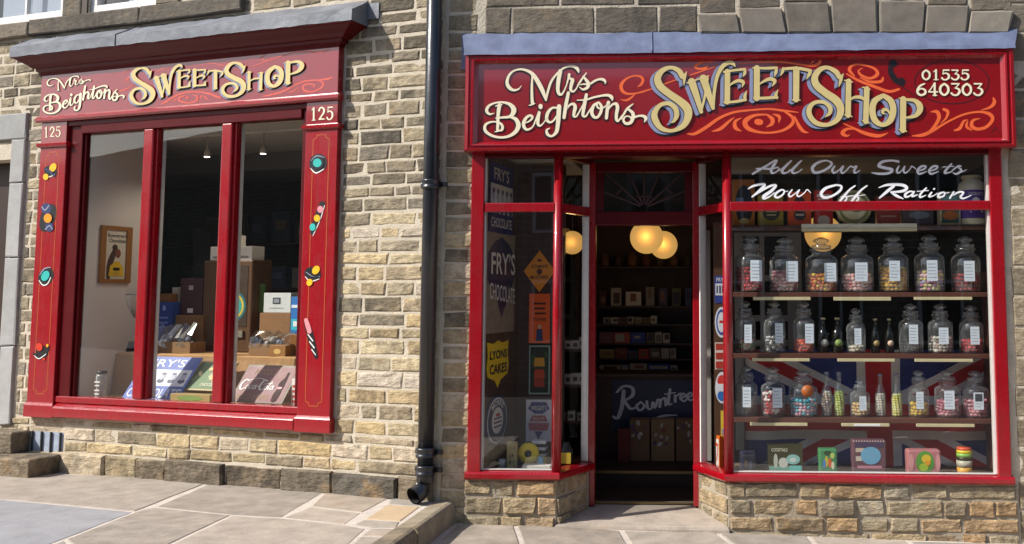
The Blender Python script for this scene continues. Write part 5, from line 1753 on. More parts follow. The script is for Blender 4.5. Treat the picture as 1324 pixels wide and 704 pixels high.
# ---- doorway
beam(DXL - .03, DXL + .03, DY - .03, DY + .06, STEP_Z, ZH + .02, name='door_post')
beam(DXR - .03, DXR + .03, DY - .03, DY + .06, STEP_Z, ZH + .02, name='door_post')
ZD0, ZD1 = RF.at(831, 292, -DY)[1], RF.at(831, 274, -DY)[1]
beam(DXL + .031, DXR - .031, DY - .03, DY + .06, ZD0, ZD1, RED_SHADE, 'door_transom')
beam(DXL + .031, DXR - .031, DY - .02, DY + .05, ZH - .06, ZH + .02, RED_SHADE, 'door_head')
m = MB(RED_SHADE)
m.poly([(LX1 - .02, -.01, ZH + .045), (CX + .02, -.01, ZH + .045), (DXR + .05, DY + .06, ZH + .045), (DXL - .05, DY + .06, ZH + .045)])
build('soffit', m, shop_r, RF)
m = MB(FANG)
FX_0, FX_1, FZ_0, FZ_1 = DXL + .03, DXR - .03, ZD1, ZH - .06
m.poly([(FX_0, DY + .01, FZ_0), (FX_1, DY + .01, FZ_0), (FX_1, DY + .01, FZ_1), (FX_0, DY + .01, FZ_1)])
fan = build('fanlight', m, shop_r, RF)
for a_, b_ in ((FX_0, FX_0 + .06), (FX_1 - .06, FX_1)):
    m = MB(RED_SHADE); m.box(a_, b_, DY - .005, DY + .008, FZ_0, FZ_1); build('fanlight_stile', m, fan, RF)
m = MB(mat((.045, .012, .012), .5, name='dark glazing bar'))
fcx, fcz = (FX_0 + FX_1) / 2, FZ_0 + .03
def fbar(p, q, w_=.007):
    d_ = Vector((q[0] - p[0], q[1] - p[1])).normalized(); nx_, nz_ = -d_.y * w_, d_.x * w_
    m.prism([(p[0] + nx_, DY, p[1] + nz_), (q[0] + nx_, DY, q[1] + nz_), (q[0] - nx_, DY, q[1] - nz_), (p[0] - nx_, DY, p[1] - nz_)], (0, .007, 0))
hw, hh = (FX_1 - FX_0) / 2 - .06, FZ_1 - fcz
for a_ in (22, 42, 66, 90, 114, 138, 158):
    c_, s_ = math.cos(math.radians(a_)), math.sin(math.radians(a_))
    t_ = min(hw / max(abs(c_), 1e-3), hh / s_)
    fbar((fcx + c_ * .03, fcz + s_ * .03), (fcx + c_ * t_, fcz + s_ * t_))
fbar((fcx - .06, fcz + .09), (fcx + .06, fcz + .09)); fbar((fcx - .22, fcz + .11), (fcx - .16, fcz + .16)); fbar((fcx + .22, fcz + .11), (fcx + .16, fcz + .16))
build('sunburst_bars', m, fan, RF)
m = MB(mat((.25, .18, .08), .35, metal=.8)); m.box(DXL + .03, DXR - .03, DY + .05, DY + .075, STEP_Z + .001, STEP_Z + .012)
build('threshold_strip', m, shop_r, RF)

# ---- stone plinths under the bays
plinth = []
def plinth_block(name, label, pts, rows, seed):
    """pts: ground plan corners of the outer face (left to right); stones laid face by face"""
    root = thing(name, label, 'plinth', (sum(p[0] for p in pts) / len(pts), 0, 0), RF)
    m = MB(mat((.36, .31, .24), .95, var=.3, vscale=9, bump=.7, bscale=80, name='plinth mortar', spec=.2))
    back = [(pts[-1][0], .40), (pts[0][0], .40)]
    poly = offset_poly(list(pts) + back, .010)
    m.prism([(x, y, -.25) for x, y in poly], (0, 0, .25 + ZS0 - .002))
    build('core', m, root, RF)
    for i, (p, q) in enumerate(zip(pts, pts[1:])):
        L_ = math.dist(p, q)
        if L_ < .06: continue
        ang = math.atan2(q[1] - p[1], q[0] - p[0])
        T = lambda v, p=p, ang=ang: (p[0] + v[0] * math.cos(ang) - v[1] * math.sin(ang), p[1] + v[0] * math.sin(ang) + v[1] * math.cos(ang), v[2])
        fill(root, RF, .006, L_ - .006, rows, .006, STONE_P, .14, .42, T=T, seed=seed + i, rough=.014, jt=.02, depth=.03, round_=.007)
    return root
plinth_block('stone_plinth', 'low stone plinth under the left bay window', [(LX0 - .03, -.02), (LX1 + .012, -.02), (DXL - .02, DY - .04)], [(-.02, .11), (.11, .245), (.245, ZS0 - .004)], 70)
plinth_block('stone_plinth', 'long stone plinth under the right bay window with jars', [(DXR + .02, DY - .04), (CX - .012, -.02), (RX1 + .05, -.02)], [(-.14, .02), (.02, .13), (.13, .25), (.25, ZS0 - .004)], 80)

# ---- window lettering
m = MB(LETW)
PG = on_frame(RF, .004)
p4 = lambda x, y, l=0.0: PG(960 + x / 8.827, 195 + y / 8.827, l)
p5 = lambda x, y, l=0.0: PG(1110 + x / 7.356, 195 + y / 7.356, l)
elle = [(415, 228, 12), (470, 200, 16), (545, 128, 18), (556, 116, 16), (505, 165, 26), (455, 222, 32), (465, 257, 24), (520, 245, 14), (562, 212, 12)]
w4 = [[(115, 268, 20), (180, 228, 24), (280, 170, 24), (370, 115, 20), (400, 112, 10)], [(390, 115, 28), (350, 180, 34), (325, 230, 32), (342, 258, 24), (390, 240, 14), (420, 205, 14)], [(155, 207, 14), (230, 205, 24), (330, 208, 20), (410, 190, 12)], elle, [(x + 115, y, w_) for x, y, w_ in elle],
      [(1050, 178, 20), (1025, 225, 26), (1045, 255, 22), (1100, 225, 14), (1150, 178, 20), (1126, 230, 26), (1142, 258, 20), (1190, 225, 12)], [(1185, 228, 12), (1232, 180, 16), (1262, 192, 18), (1300, 180, 22), (1275, 225, 24), (1284, 255, 20), (1340, 228, 8)],
      [(65, 437, 10), (120, 405, 24), (200, 385, 26), (255, 390, 28), (200, 450, 28), (110, 528, 18)], [(110, 528, 16), (230, 450, 24), (330, 400, 26), (380, 400, 30), (330, 460, 34), (246, 520, 38), (246, 548, 26), (310, 525, 16), (362, 480, 10)],
      [(470, 470, 10), (520, 462, 8)], [(566, 448, 16), (528, 500, 22), (548, 526, 18), (600, 490, 11), (650, 448, 16), (622, 500, 20), (646, 524, 17), (706, 482, 11), (738, 446, 14), (778, 482, 8)],
      [(1285, 402, 16), (1220, 450, 22), (1150, 530, 28), (1108, 588, 24), (1150, 592, 20), (1190, 545, 18), (1165, 520, 12)], [(1120, 528, 8), (1200, 522, 12), (1285, 512, 8)], [(1420, 402, 16), (1355, 450, 22), (1285, 530, 28), (1243, 588, 24), (1285, 592, 20), (1325, 545, 18), (1300, 520, 12)], [(1285, 520, 8), (1400, 505, 8)]]
for s_ in w4: ribbon(m, s_, p4, lift=.0008)
for s_ in ([(920, 118, 22), (840, 150, 30), (798, 200, 36), (822, 250, 32), (900, 240, 26), (990, 190, 28), (1018, 145, 26), (975, 118, 20)], [(1050, 398, 24), (950, 430, 32), (898, 490, 36), (930, 535, 30), (1020, 520, 26), (1110, 460, 28), (1128, 410, 26), (1085, 394, 20)], [(440, 450, 20), (382, 490, 28), (372, 525, 26), (410, 535, 22), (466, 495, 20), (475, 458, 18)]):
    ribbon(m, s_, p4, lift=.0008, closed=True)
ee = [(560, 197, 10), (618, 178, 16), (640, 152, 18), (600, 150, 20), (560, 190, 22), (580, 222, 20), (645, 200, 10)]
w5 = [[(378, 106, 24), (320, 95, 20), (230, 106, 26), (192, 145, 28), (250, 165, 28), (318, 182, 28), (290, 214, 24), (200, 221, 22), (128, 210, 12)], [(384, 148, 14), (364, 190, 20), (378, 214, 17), (412, 188, 10), (440, 150, 14), (428, 192, 18), (446, 213, 16), (486, 182, 10), (506, 150, 12), (545, 176, 8)], ee, [(x + 112, y, w_) for x, y, w_ in ee], [(885, 128, 16), (832, 185, 22), (822, 215, 20), (872, 205, 10)], [(798, 157, 8), (905, 150, 10)], [(870, 210, 10), (942, 150, 16), (975, 150, 12)], [(948, 158, 14), (978, 190, 22), (932, 222, 20), (898, 212, 10)], [(970, 208, 12), (1028, 182, 6)],
      [(195, 352, 8), (280, 325, 24), (400, 325, 28), (458, 352, 30), (420, 385, 26), (310, 395, 14)], [(335, 338, 26), (270, 390, 28), (200, 450, 16)], [(310, 395, 18), (362, 430, 26), (425, 458, 10)], [(525, 395, 14), (490, 388, 16), (448, 412, 24), (448, 440, 22), (490, 430, 14), (530, 390, 14)], [(528, 392, 18), (510, 435, 20), (560, 420, 10)], [(645, 356, 14), (592, 410, 20), (586, 444, 18), (640, 425, 8)], [(558, 388, 8), (665, 380, 8)], [(695, 398, 16), (670, 436, 20), (712, 430, 10), (748, 405, 8)], [(716, 366, 16), (722, 364, 16)], [(815, 408, 8), (860, 400, 8)], [(905, 393, 16), (868, 452, 18)], [(885, 432, 10), (955, 395, 18), (998, 400, 18), (970, 440, 20), (1000, 455, 16), (1072, 425, 6)]]
for s_ in w5: ribbon(m, s_, p5, lift=.0008)
ribbon(m, [(802, 398, 16), (762, 416, 22), (762, 445, 20), (808, 432, 16), (820, 404, 14)], p5, lift=.0008, closed=True)
build('window_lettering', m, shop_r, RF)
# ================================================================ DRAINPIPE between the shops
px_ = LF.at(556, 300, .08)[0]
pipe = thing('drainpipe', 'black cast iron drainpipe running down between the two shops', 'drainpipe', (px_, -.08, .3), LF)
PR = .058
zsh = LF.at(549, 618, .08)[1]
m = MB(IRON); m.lathe((px_, -.08, zsh), [(PR, 0), (PR, 5.4 - zsh)], 18)
build('pipe', m, pipe, LF)
for yy in (239, 585, 608):
    z = LF.at(550, yy, .08)[1]
    m = MB(IRON); m.lathe((px_, -.08, z - .035), [(PR, 0), (PR + .014, .002), (PR + .016, .016), (PR + .009, .022), (PR + .009, .048), (PR + .016, .054), (PR + .014, .068), (PR, .07)], 18)
    c_ = build('collar', m, pipe, LF)
    m = MB(IRON); m.box(px_ - .11, px_ + .11, -.05, -.02, z - .018, z + .018)
    m.lathe((px_ + .092, -.035, z), [(.016, -.01), (.016, .018), (.01, .024)], 8, axis='y'); m.lathe((px_ - .092, -.035, z), [(.016, -.01), (.016, .018), (.01, .024)], 8, axis='y')
    m.box(px_ - .03, px_ + .03, -.07, .0, z - .015, z + .015)
    build('bracket', m, c_, LF, bevel=.003)
m = MB(IRON)
path = [(px_, -.08, zsh + .02), (px_ - .002, -.08, zsh - .03), (px_ - .008, -.095, zsh - .07), (px_ - .02, -.13, zsh - .10), (px_ - .035, -.175, zsh - .118)]
m.tube(path, [PR + .004, PR + .004, PR + .004, PR + .006, PR + .008], 18, cap=False)
shoe = build('shoe', m, pipe, LF)
m = MB(mat((.002, .002, .002), .9, name='pipe mouth')); m.tube([(px_ - .02, -.13, zsh - .10), (px_ - .0345, -.174, zsh - .1175)], [PR - .006, PR - .004], 18, cap=False)
p_ = path[3]
m.tube([(px_ - .012, -.11, zsh - .085), (px_ - .02, -.13, zsh - .10)], [PR - .006, PR - .006], 18)
build('mouth', m, shoe, LF)

# ================================================================ INSIDE THE RIGHT SHOP
room_r = thing('shop_room', None, None, (.6, 1.5, .1), RF, kind='structure')
RL, RR, RB = LX0 + .06, 2.75, 3.4
FZ = STEP_Z
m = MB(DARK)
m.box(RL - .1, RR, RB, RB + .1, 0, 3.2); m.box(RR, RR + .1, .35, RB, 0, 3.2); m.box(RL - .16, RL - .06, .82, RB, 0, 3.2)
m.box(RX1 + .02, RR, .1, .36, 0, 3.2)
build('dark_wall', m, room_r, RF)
m = MB(wood_mat('floor boards', '#1b100b', '#35231a', .5, 'Y'))
m.box(RL - .06, RR, DY + .08, RB, FZ - .1, FZ - .002); m.box(RL - .06, RR, 1.25, RB, FZ - .001, FZ + .12)
build('floor', m, room_r, RF)
m = MB(mat((.25, .18, .08), .35, metal=.8)); m.box(DXL - .1, DXR + .1, 1.235, 1.249, FZ + .10, FZ + .122)
build('step_nosing', m, room_r, RF)
m = MB(CEIL)
m.box(LX0 + .02, LX1 + .0, .105, 1.7, ZH + .07, ZH + .1); m.box(CX - .0, RR, .105, 1.7, ZH + .07, ZH + .1)
build('window_ceiling', m, room_r, RF)
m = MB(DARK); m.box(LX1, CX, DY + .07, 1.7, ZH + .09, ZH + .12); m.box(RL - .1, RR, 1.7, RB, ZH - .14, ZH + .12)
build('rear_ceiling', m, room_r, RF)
# window beds
m = MB(WOODP)
m.prism([(LX0 + .09, .02, ZS0 - .05), (LX1, .02, ZS0 - .05), (DXL - .06, DY - .02, ZS0 - .05), (DXL - .06, .8, ZS0 - .05), (LX0 + .09, .8, ZS0 - .05)], (0, 0, .09))
build('window_bed', m, room_r, RF)
m = MB(wood_mat('bed wood', '#5a4636', '#7a6350', .5, 'X'))
m.prism([(CX, .02, ZS0 - .05), (RX1 - .02, .02, ZS0 - .05), (RX1 - .02, .56, ZS0 - .05), (DXR + .08, .56, ZS0 - .05), (DXR + .06, DY - .02, ZS0 - .05)], (0, 0, .09))
build('window_bed', m, room_r, RF)
BZ = ZS0 + .041
# left bay: panelled side and back
xb = RF.at(668, 400, -.80)[0]
m = MB(WOODP)
n_ = 6
for k in range(n_):
    t0, t1 = k / n_, (k + 1) / n_
    xa, xc = (LX0 + .10) * (1 - t0) + xb * t0, (LX0 + .10) * (1 - t1) + xb * t1
    ya, yc = .06 + .74 * t0, .06 + .74 * t1
    m.prism([(xa, ya + .003, BZ), (xc, yc - .003, BZ), (xc - .02, yc - .003, BZ), (xa - .02, ya + .003, BZ)], (0, 0, ZH + .05 - BZ))
sp = build('side_panelling', m, room_r, RF)
m = MB(DWOOD); m.box(xb + .001, DXL - .26, .80, .82, BZ, ZH + .05)
build('back_panelling', m, room_r, RF)

sx_dir = Vector((xb - LX0 - .10, .74, 0)); SL = sx_dir.length; sx_dir.normalize()
def side_card(px0, py0, px1, py1):
    """card fixed to the splayed panelled side of the left bay"""
    def hit(px, py):
        r_ = ray(px, py); cxl = -RF.ox * RF.c - RF.oy * RF.s; cyl = RF.ox * RF.s - RF.oy * RF.c
        lx, ly = r_[0] * RF.c + r_[1] * RF.s, -r_[0] * RF.s + r_[1] * RF.c
        nx_, ny_ = sx_dir.y, -sx_dir.x
        ox_, oy_ = LX0 + .10 + nx_ * .008, .06 + ny_ * .008
        t = ((ox_ - cxl) * nx_ + (oy_ - cyl) * ny_) / (lx * nx_ + ly * ny_)
        return Vector((cxl + lx * t, cyl + ly * t, EYE + r_[2] * t))
    a_, b_, c_ = hit(px0, py0), hit(px1, py0), hit(px0, py1)
    z1_, z0_ = (a_.z + b_.z) / 2, c_.z
    pl_ = card((a_.x, a_.y, z1_), (b_.x - a_.x, b_.y - a_.y, 0), (0, 0, z0_ - z1_))
    n = Vector((sx_dir.y, -sx_dir.x, 0))
    def place(x, y, lift=0.0):
        return tuple(Vector(pl_.o) + pl_.u * (x / 100) + pl_.v * (y / 100) + n * lift)
    place.n, place.o, place.u, place.v = n, pl_.o, pl_.u, pl_.v
    return place
def back_card(px0, py0, px1, py1, dep=.78, tilt=0.0):
    a_ = RF.rect(px0, py0, px1, py1, -dep)
    return card((a_[0], dep, a_[3]), (a_[1] - a_[0], 0, 0), (0, 0, a_[2] - a_[3]))
def shape(mb, pl_, pts, mm, lift=.0, th=0.0):
    mb.mat(mm)
    if th:
        mb.prism([pl_(x, y, lift) for x, y in pts], tuple(-Vector(pl_.n) * th))
    else:
        area(mb, pts, pl_, lift)
circ = lambda cx, cy, rx, ry, n=24: [(cx + rx * math.cos(2 * PI * k / n), cy + ry * math.sin(2 * PI * k / n)) for k in range(n)]
NAVY, ENW = mat('#1e2468', .35, var=.25, name='navy enamel'), mat('#e4e1d8', .35, var=.12, name='off white enamel')
# enamel signs on the panelled side
P = side_card(634, 214, 664, 300)
m = MB(); shape(m, P, [(0, 0), (100, 0), (100, 100), (0, 100)], NAVY, 0, .004)
m.mat(ENW); text(m, "FRY'S", 16, 6, 80, 24, P, .0015, bold=.01); shape(m, P, [(3, 30), (97, 30), (97, 72), (3, 72)], ENW, .001)
for k in range(5): face_oval(m, 13 + k * 18.5, 50, 7, 15, P, .002)
m.mat(ENW); text(m, 'CHOCOLATE', 6, 78, 94, 92, P, .0015, bold=.01)
build('enamel_sign', m, None, RF, label='navy enamel chocolate sign with portrait row, high in left bay', cat='sign')
P = side_card(630, 302, 666, 432)
m = MB(); shape(m, P, [(0, 0), (100, 0), (100, 100), (0, 100)], mat('#8d7f6a', .6, var=.5, vscale=20), 0, .003)
shape(m, P, [(2, 22), (24, 10), (50, 4), (76, 10), (98, 22), (98, 46), (52, 86), (36, 66), (2, 48)], mat('#20204a', .35, var=.3, vscale=16), .001)
m.mat(ENW); text(m, 'FRY’S', 14, 20, 100, 42, P, .0035, bold=.015); text(m, 'CHOCOLATE', 10, 50, 100, 66, P, .0035, bold=.01, warp=lambda u, v, x, y: (x, y + (u - .0) * 6))
build('enamel_sign', m, None, RF, label='rusted shield shaped navy chocolate sign on bay panelling', cat='sign')
P = side_card(629, 439, 659, 506)
m = MB(); shield = [(4, 4), (30, 8), (50, 2), (70, 8), (96, 4), (92, 30), (97, 55), (92, 74), (62, 84), (50, 99), (38, 84), (8, 74), (3, 55), (8, 30)]
shape(m, P, shield, mat('#f2cc14', .35, name='yellow enamel'), 0, .004)
m.mat(cBK); text(m, 'LYONS', 14, 22, 88, 40, P, .0015, bold=.03); text(m, 'CAKES', 14, 50, 88, 70, P, .0015, bold=.03)
build('enamel_sign', m, None, RF, label='yellow shield enamel sign for cakes on bay panelling', cat='sign')
P = side_card(628, 511, 657, 583)
m = MB(); shape(m, P, circ(50, 50, 50, 50), mat('#22304f', .35, var=.15, name='oval navy enamel'), 0, .004)
shape(m, P, circ(50, 50, 44, 45), ENW, .001); shape(m, P, circ(50, 50, 41, 42), mat('#22304f', .35, var=.15, name='oval navy enamel'), .003); shape(m, P, circ(50, 50, 25, 26), ENW, .005)
m.mat(mat('#22304f')); 
for k, y in enumerate((44, 52, 60)): area(m, [(32, y), (68, y), (66, y + 3), (34, y + 3)], P, .007)
m.mat(mat('#b0342c')); area(m, [(42, 36), (58, 36), (58, 42), (42, 42)], P, .007)
m.mat(ENW)
def arc(u, v, x, y, top=True):
    a_ = (-2.35 + 1.6 * u) if top else (2.35 - 1.6 * u)
    r_ = 29 + 11 * (v if top else 1 - v)
    return 50 + r_ * math.cos(a_), 50 + r_ * math.sin(a_) * 1.02
text(m, 'MORRIS', 0, 0, 1, 1, P, .0055, bold=.02, warp=lambda u, v, x, y: arc(u, v, x, y))
build('enamel_sign', m, None, RF, label='oval navy and white enamel sign low on bay panelling', cat='sign')
# signs on the dark back of the left bay
P = back_card(677, 324, 718, 378)
m = MB(); shape(m, P, [(50, 0), (100, 50), (50, 100), (0, 50)], mat('#f2981c', .4, name='amber enamel'), 0, .004)
m.mat(mat('#5a2410')); text(m, "COLMAN'S", 24, 34, 76, 42, P, .0015, bold=.02); text(m, 'MUSTARD', 22, 60, 78, 69, P, .0015, bold=.02); blob(m, 50, 51, 9, 7, P, 14, .002); blob(m, 50, 24, 8, 3, P, 12, .002)
build('enamel_sign', m, None, RF, label='amber diamond mustard sign hanging in left bay', cat='sign')
P = back_card(684, 380, 711, 444)
m = MB(); shape(m, P, [(0, 0), (100, 0), (100, 100), (0, 100)], mat('#f8661a', .4, name='orange enamel'), 0, .004)
m.mat(mat('#5a1c10')); 
text(m, 'TOFFEE', 18, 49, 82, 56, P, .0015, bold=.01)
for k in range(3): area(m, [(22 + 3 * k, 18 + k * 10), (80 - 4 * (k % 2), 18 + k * 10), (80 - 4 * (k % 2), 22 + k * 10), (22 + 3 * k, 22 + k * 10)], P, .0015)
m.mat(mat('#29406e')); area(m, [(38, 72), (64, 72), (68, 96), (34, 96)], P, .002); m.mat(mat('#d8b08a')); blob(m, 51, 67, 9, 4.5, P, 12, .003)
build('enamel_sign', m, None, RF, label='orange toffee sign below the amber diamond sign', cat='sign')
P = back_card(684, 447, 711, 510)
m = MB(); shape(m, P, [(0, 0), (100, 0), (100, 100), (0, 100)], mat('#9fb8b0', .4), 0, .004); shape(m, P, [(6, 3), (94, 3), (94, 97), (6, 97)], mat('#1c2a1a', .4), .001)
for k, (cc, y) in enumerate((('#e0a020', 34), ('#c8451c', 58), ('#b03a1c', 76))): m.mat(mat(cc)); area(m, [(28, y - 9), (72, y - 9), (76, y + 9), (24, y + 9)], P, .003)
m.mat(mat('#2f5a2c')); blob(m, 20, 30, 8, 12, P, 12, .003); blob(m, 82, 20, 8, 8, P, 12, .003)
build('picture_sign', m, None, RF, label='dark green framed picture sign with orange block pattern', cat='sign')
P = back_card(680, 517, 713, 571)
m = MB(); shape(m, P, [(0, 0), (100, 0), (100, 100), (0, 100)], mat('#ecebf0', .4), 0, .004)
shape(m, P, [(22, 6), (78, 6), (92, 22), (66, 34), (34, 34), (8, 22)], mat('#34408c', .4), .001); shape(m, P, [(26, 38), (74, 38), (86, 52), (14, 52)], mat('#b83440', .4), .001); shape(m, P, [(8, 56), (92, 56), (86, 74), (14, 74)], mat('#c86070', .4), .001); shape(m, P, [(34, 76), (66, 76), (50, 96)], mat('#34408c', .4), .001)
m.mat(ENW); text(m, "WRIGHT'S", 18, 14, 82, 26, P, .003, bold=.02); text(m, 'BISCUITS', 28, 42, 72, 49, P, .003, bold=.01)
build('enamel_sign', m, None, RF, label='white biscuit sign with blue and red crest', cat='sign')
# liquorice sweets standing on the left bay bed
c = RF.at(684, 586, -.30); 
m = MB(mat('#e2c81e', .5)); m.lathe((c[0], .30, c[1]), [(.028, 0), (.072, -.004), (.082, .02), (.072, .044), (.028, .04)], 20, cap=False, axis='y')
m.mat(cBK); m.lathe((c[0], .30, c[1]), [(.03, .0), (.03, .038)], 16, axis='y')
m.mat(mat('#e2c81e', .5)); m.box(c[0] - .03, c[0] + .03, .26, .30, BZ, c[1] - .076)
build('display_sweet', m, None, RF, label='big yellow ring shaped liquorice sweet on left bay floor', cat='sweet')
m = MB(); xq = RF.at(696, 590, -.36)[0]
for k, cc in enumerate(('#e8e4e0', '#17171a', '#e8e4e0', '#17171a', '#e8e4e0')):
    m.mat(mat(cc, .6)); m.box(xq - .055, xq + .055, .36, .45, BZ + .06 + k * .024, BZ + .084 + k * .024)
m.mat(mat('#e0c020', .6)); m.box(xq - .06, xq + .06, .35, .46, BZ + .0005, BZ + .06)
build('display_sweet', m, None, RF, bevel=.004, label='striped black and white sandwich sweet block beside yellow ring', cat='sweet')
m = MB(mat('#3a9ac0', .6)); xq = RF.at(699, 594, -.24)[0]; m.ball((xq, .24, BZ + .045), .03, 10, 8, (.8, .8, 1.4))
build('display_sweet', m, None, RF, label='small blue egg shaped sweet at the bay corner', cat='sweet')
m = MB(mat('#dedad2', .6)); a_ = RF.rect(676, 598, 712, 606, -.14); m.box(a_[0], a_[1], .12, .22, BZ + .0005, BZ + .034)
build('white_tray', m, None, RF, bevel=.003, label='low white tray at the front of the left bay', cat='tray')
m = MB(mat('#b8a878', .6)); a_ = RF.rect(655, 572, 668, 607, -.2); m.box(a_[0], a_[1], .2, .26, BZ + .0005, a_[3])
PQ = card((a_[0], .1995, a_[3]), (a_[1] - a_[0], 0, 0), (0, 0, BZ - a_[3])); deco(m, 12, PQ, [mat('#6a4a2a'), mat('#c8b070'), mat('#8a3a2a'), mat('#4a5a3a')], 20, 15, 80, 90, 9)
build('tin', m, None, RF, bevel=.004, label='tall cream picture tin below the oval enamel sign', cat='tin')
m = MB(mat('#bfc4c8', .5)); a_ = RF.rect(644, 596, 653, 607, -.2); m.lathe(((a_[0] + a_[1]) / 2, .22, BZ + .0005), [(.03, 0), (.03, .06), (.026, .065)], 12)
build('pot', m, None, RF, label='little white pot beside the tall cream tin', cat='pot')
# goods glimpsed through the left splayed pane
def dim_shelf(x0, x1, y, z, th=.02, d=.16, parent=room_r):
    m = MB(DWOOD); m.box(x0, x1, y, y + d, z - th, z); return build('shelf', m, parent, RF)
r = random.Random(77)
xg0, xg1 = RF.at(728, 450, -1.0)[0] - .1, RF.at(762, 450, -1.0)[0] + .0
for yy, n in ((452, 4), (498, 4), (545, 3)):
    z = RF.at(740, yy, -1.0)[1]
    dim_shelf(xg0, xg1, 1.0, z)
    for k in range(n):
        x = xg0 + .05 + (xg1 - xg0 - .08) * (k + .5) / n
        m = MB(mat(r.choice(['#b9b4aa', '#8a8478', '#a8a098']), .6)); w_, h_ = .03, r.uniform(.06, .1)
        m.box(x - w_, x + w_, 1.02, 1.09, z + .001, z + h_)
        m.mat(mat('#3c3838')); m.box(x - w_ * .6, x + w_ * .6, 1.0185, 1.0195, z + h_ * .3, z + h_ * .7)
        row_ = {452: 'top', 498: 'middle', 545: 'bottom'}[yy]
        build('price_packet', m, None, RF, label='pale packet on the %s shelf behind left splayed pane, %s from left' % (row_, ('first', 'second', 'third', 'fourth')[k]), cat='packet', group='packets behind the left splayed pane')
m = MB(cBK); a_ = RF.rect(721, 570, 741, 608, -.28); m.lathe(((a_[0] + a_[1]) / 2, .31, BZ), [(.04, 0), (.055, .02), (.055, .12), (.03, .16), (.03, .18)], 14)
m.mat(mat('#c8b040')); m.box((a_[0] + a_[1]) / 2 - .045, (a_[0] + a_[1]) / 2 + .045, .25, .256, BZ + .03, BZ + .11)
build('tin', m, None, RF, label='black bottle shaped tin behind left corner post', cat='tin')

# ---------------------------------------------------------------- globe lamps
LAMP = mat((.95, .52, .14), .6, var=.05, emit=.42, name='lit paper globe')
def globe(px, py, rad_px, dep, label, energy=.4):
    x, z = RF.at(px, py, -dep); rr = RF.at(px + rad_px, py, -dep)[0] - x
    m = MB(LAMP); m.ball((x, dep, z), rr, 24, 16)
    g = build('globe_lamp', m, None, RF, label=label, cat='lamp', group='warm globe lamps hanging in the shop')
    m = MB(cBK); m.tube([(x, dep, z + rr - .004), (x, dep, ZH - .142 if dep > 1.7 else ZH + .08)], .006, 6)
    build('flex', m, g, RF)
    ld = bpy.data.lights.new('globe_light', 'POINT'); ld.energy, ld.color, ld.shadow_soft_size = energy, (1.0, .66, .32), rr
    lo = bpy.data.objects.new('globe_light', ld); COL.objects.link(lo); lo.parent = g; lo.location = (0, -rr - .06, rr); ld.shadow_soft_size = .05
globe(836, 307, 21.5, 1.55, 'larger lit globe lamp in front, hanging in the doorway')
globe(858, 317, 18, 2.1, 'smaller lit globe lamp behind the larger one in the doorway', .35)
globe(740, 314, 15, 1.9, 'lit globe lamp seen through the left splayed pane', .25)
globe(1064, 302, 24, 1.6, 'lit globe lamp behind the top jars of the right bay', .35)

# ---------------------------------------------------------------- back shelves, counter and stock seen through the doorway
bx0, bx1 = RF.at(770, 450, -2.6)[0] - .15, RF.at(900, 450, -2.6)[0] + .45
STOCK = {345: ('jar', [('#6a4a34', 12), ('#4c3a34', 11), ('#7a5240', 13), ('#6a4034', 12), ('#5a4a3c', 12), ('#7a5a44', 12), ('#4a4038', 12)]),
         396: ('carton', [('#4a2e28', 9), ('#a8a09a', 13), ('#cfcac4', 20), ('#8a8480', 11), ('#4a4a6a', 11), ('#5f6a4a', 11), ('#3c4a7a', 8)]),
         419: ('card', [('#8c867a', 9), ('#b8b2a4', 9), ('#6a4438', 9), ('#a8a294', 9), ('#948e80', 9), ('#6a5a44', 9), ('#bab4a8', 8)]),
         444: ('carton', [('#7a4a5a', 18), ('#b8564a', 20), ('#3a4a9a', 19), ('#6a5a44', 10), ('#aaa498', 9), ('#b4aea0', 9)]),
         464: ('carton', [('#9a8a5a', 19), ('#7a3c34', 16), ('#3c5a8c', 12), ('#b8463a', 13), ('#6a5a50', 14), ('#a8a296', 10), ('#a09a8c', 8)]),
         481: ('carton', [('#b09a80', 27), ('#5a6a8a', 10), ('#b8a48c', 22), ('#34408a', 28), ('#aaa498', 9)])}
cab = thing('back_shelving', 'dark wooden shelving full of stock at the back of the shop', 'shelving', ((bx0 + bx1) / 2, 2.7, FZ + .12), RF)
m = MB(DWOOD); m.box(bx0 - .03, bx0 - .005, 2.58, 2.9, FZ + .121, 2.5); m.box(bx1 + .005, bx1 + .03, 2.58, 2.9, FZ + .121, 2.5); m.box(bx0, bx1, 2.88, 2.9, FZ + .121, 2.5)
build('carcass', m, cab, RF)
ordn = ['first', 'second', 'third', 'fourth', 'fifth', 'sixth', 'seventh', 'eighth']
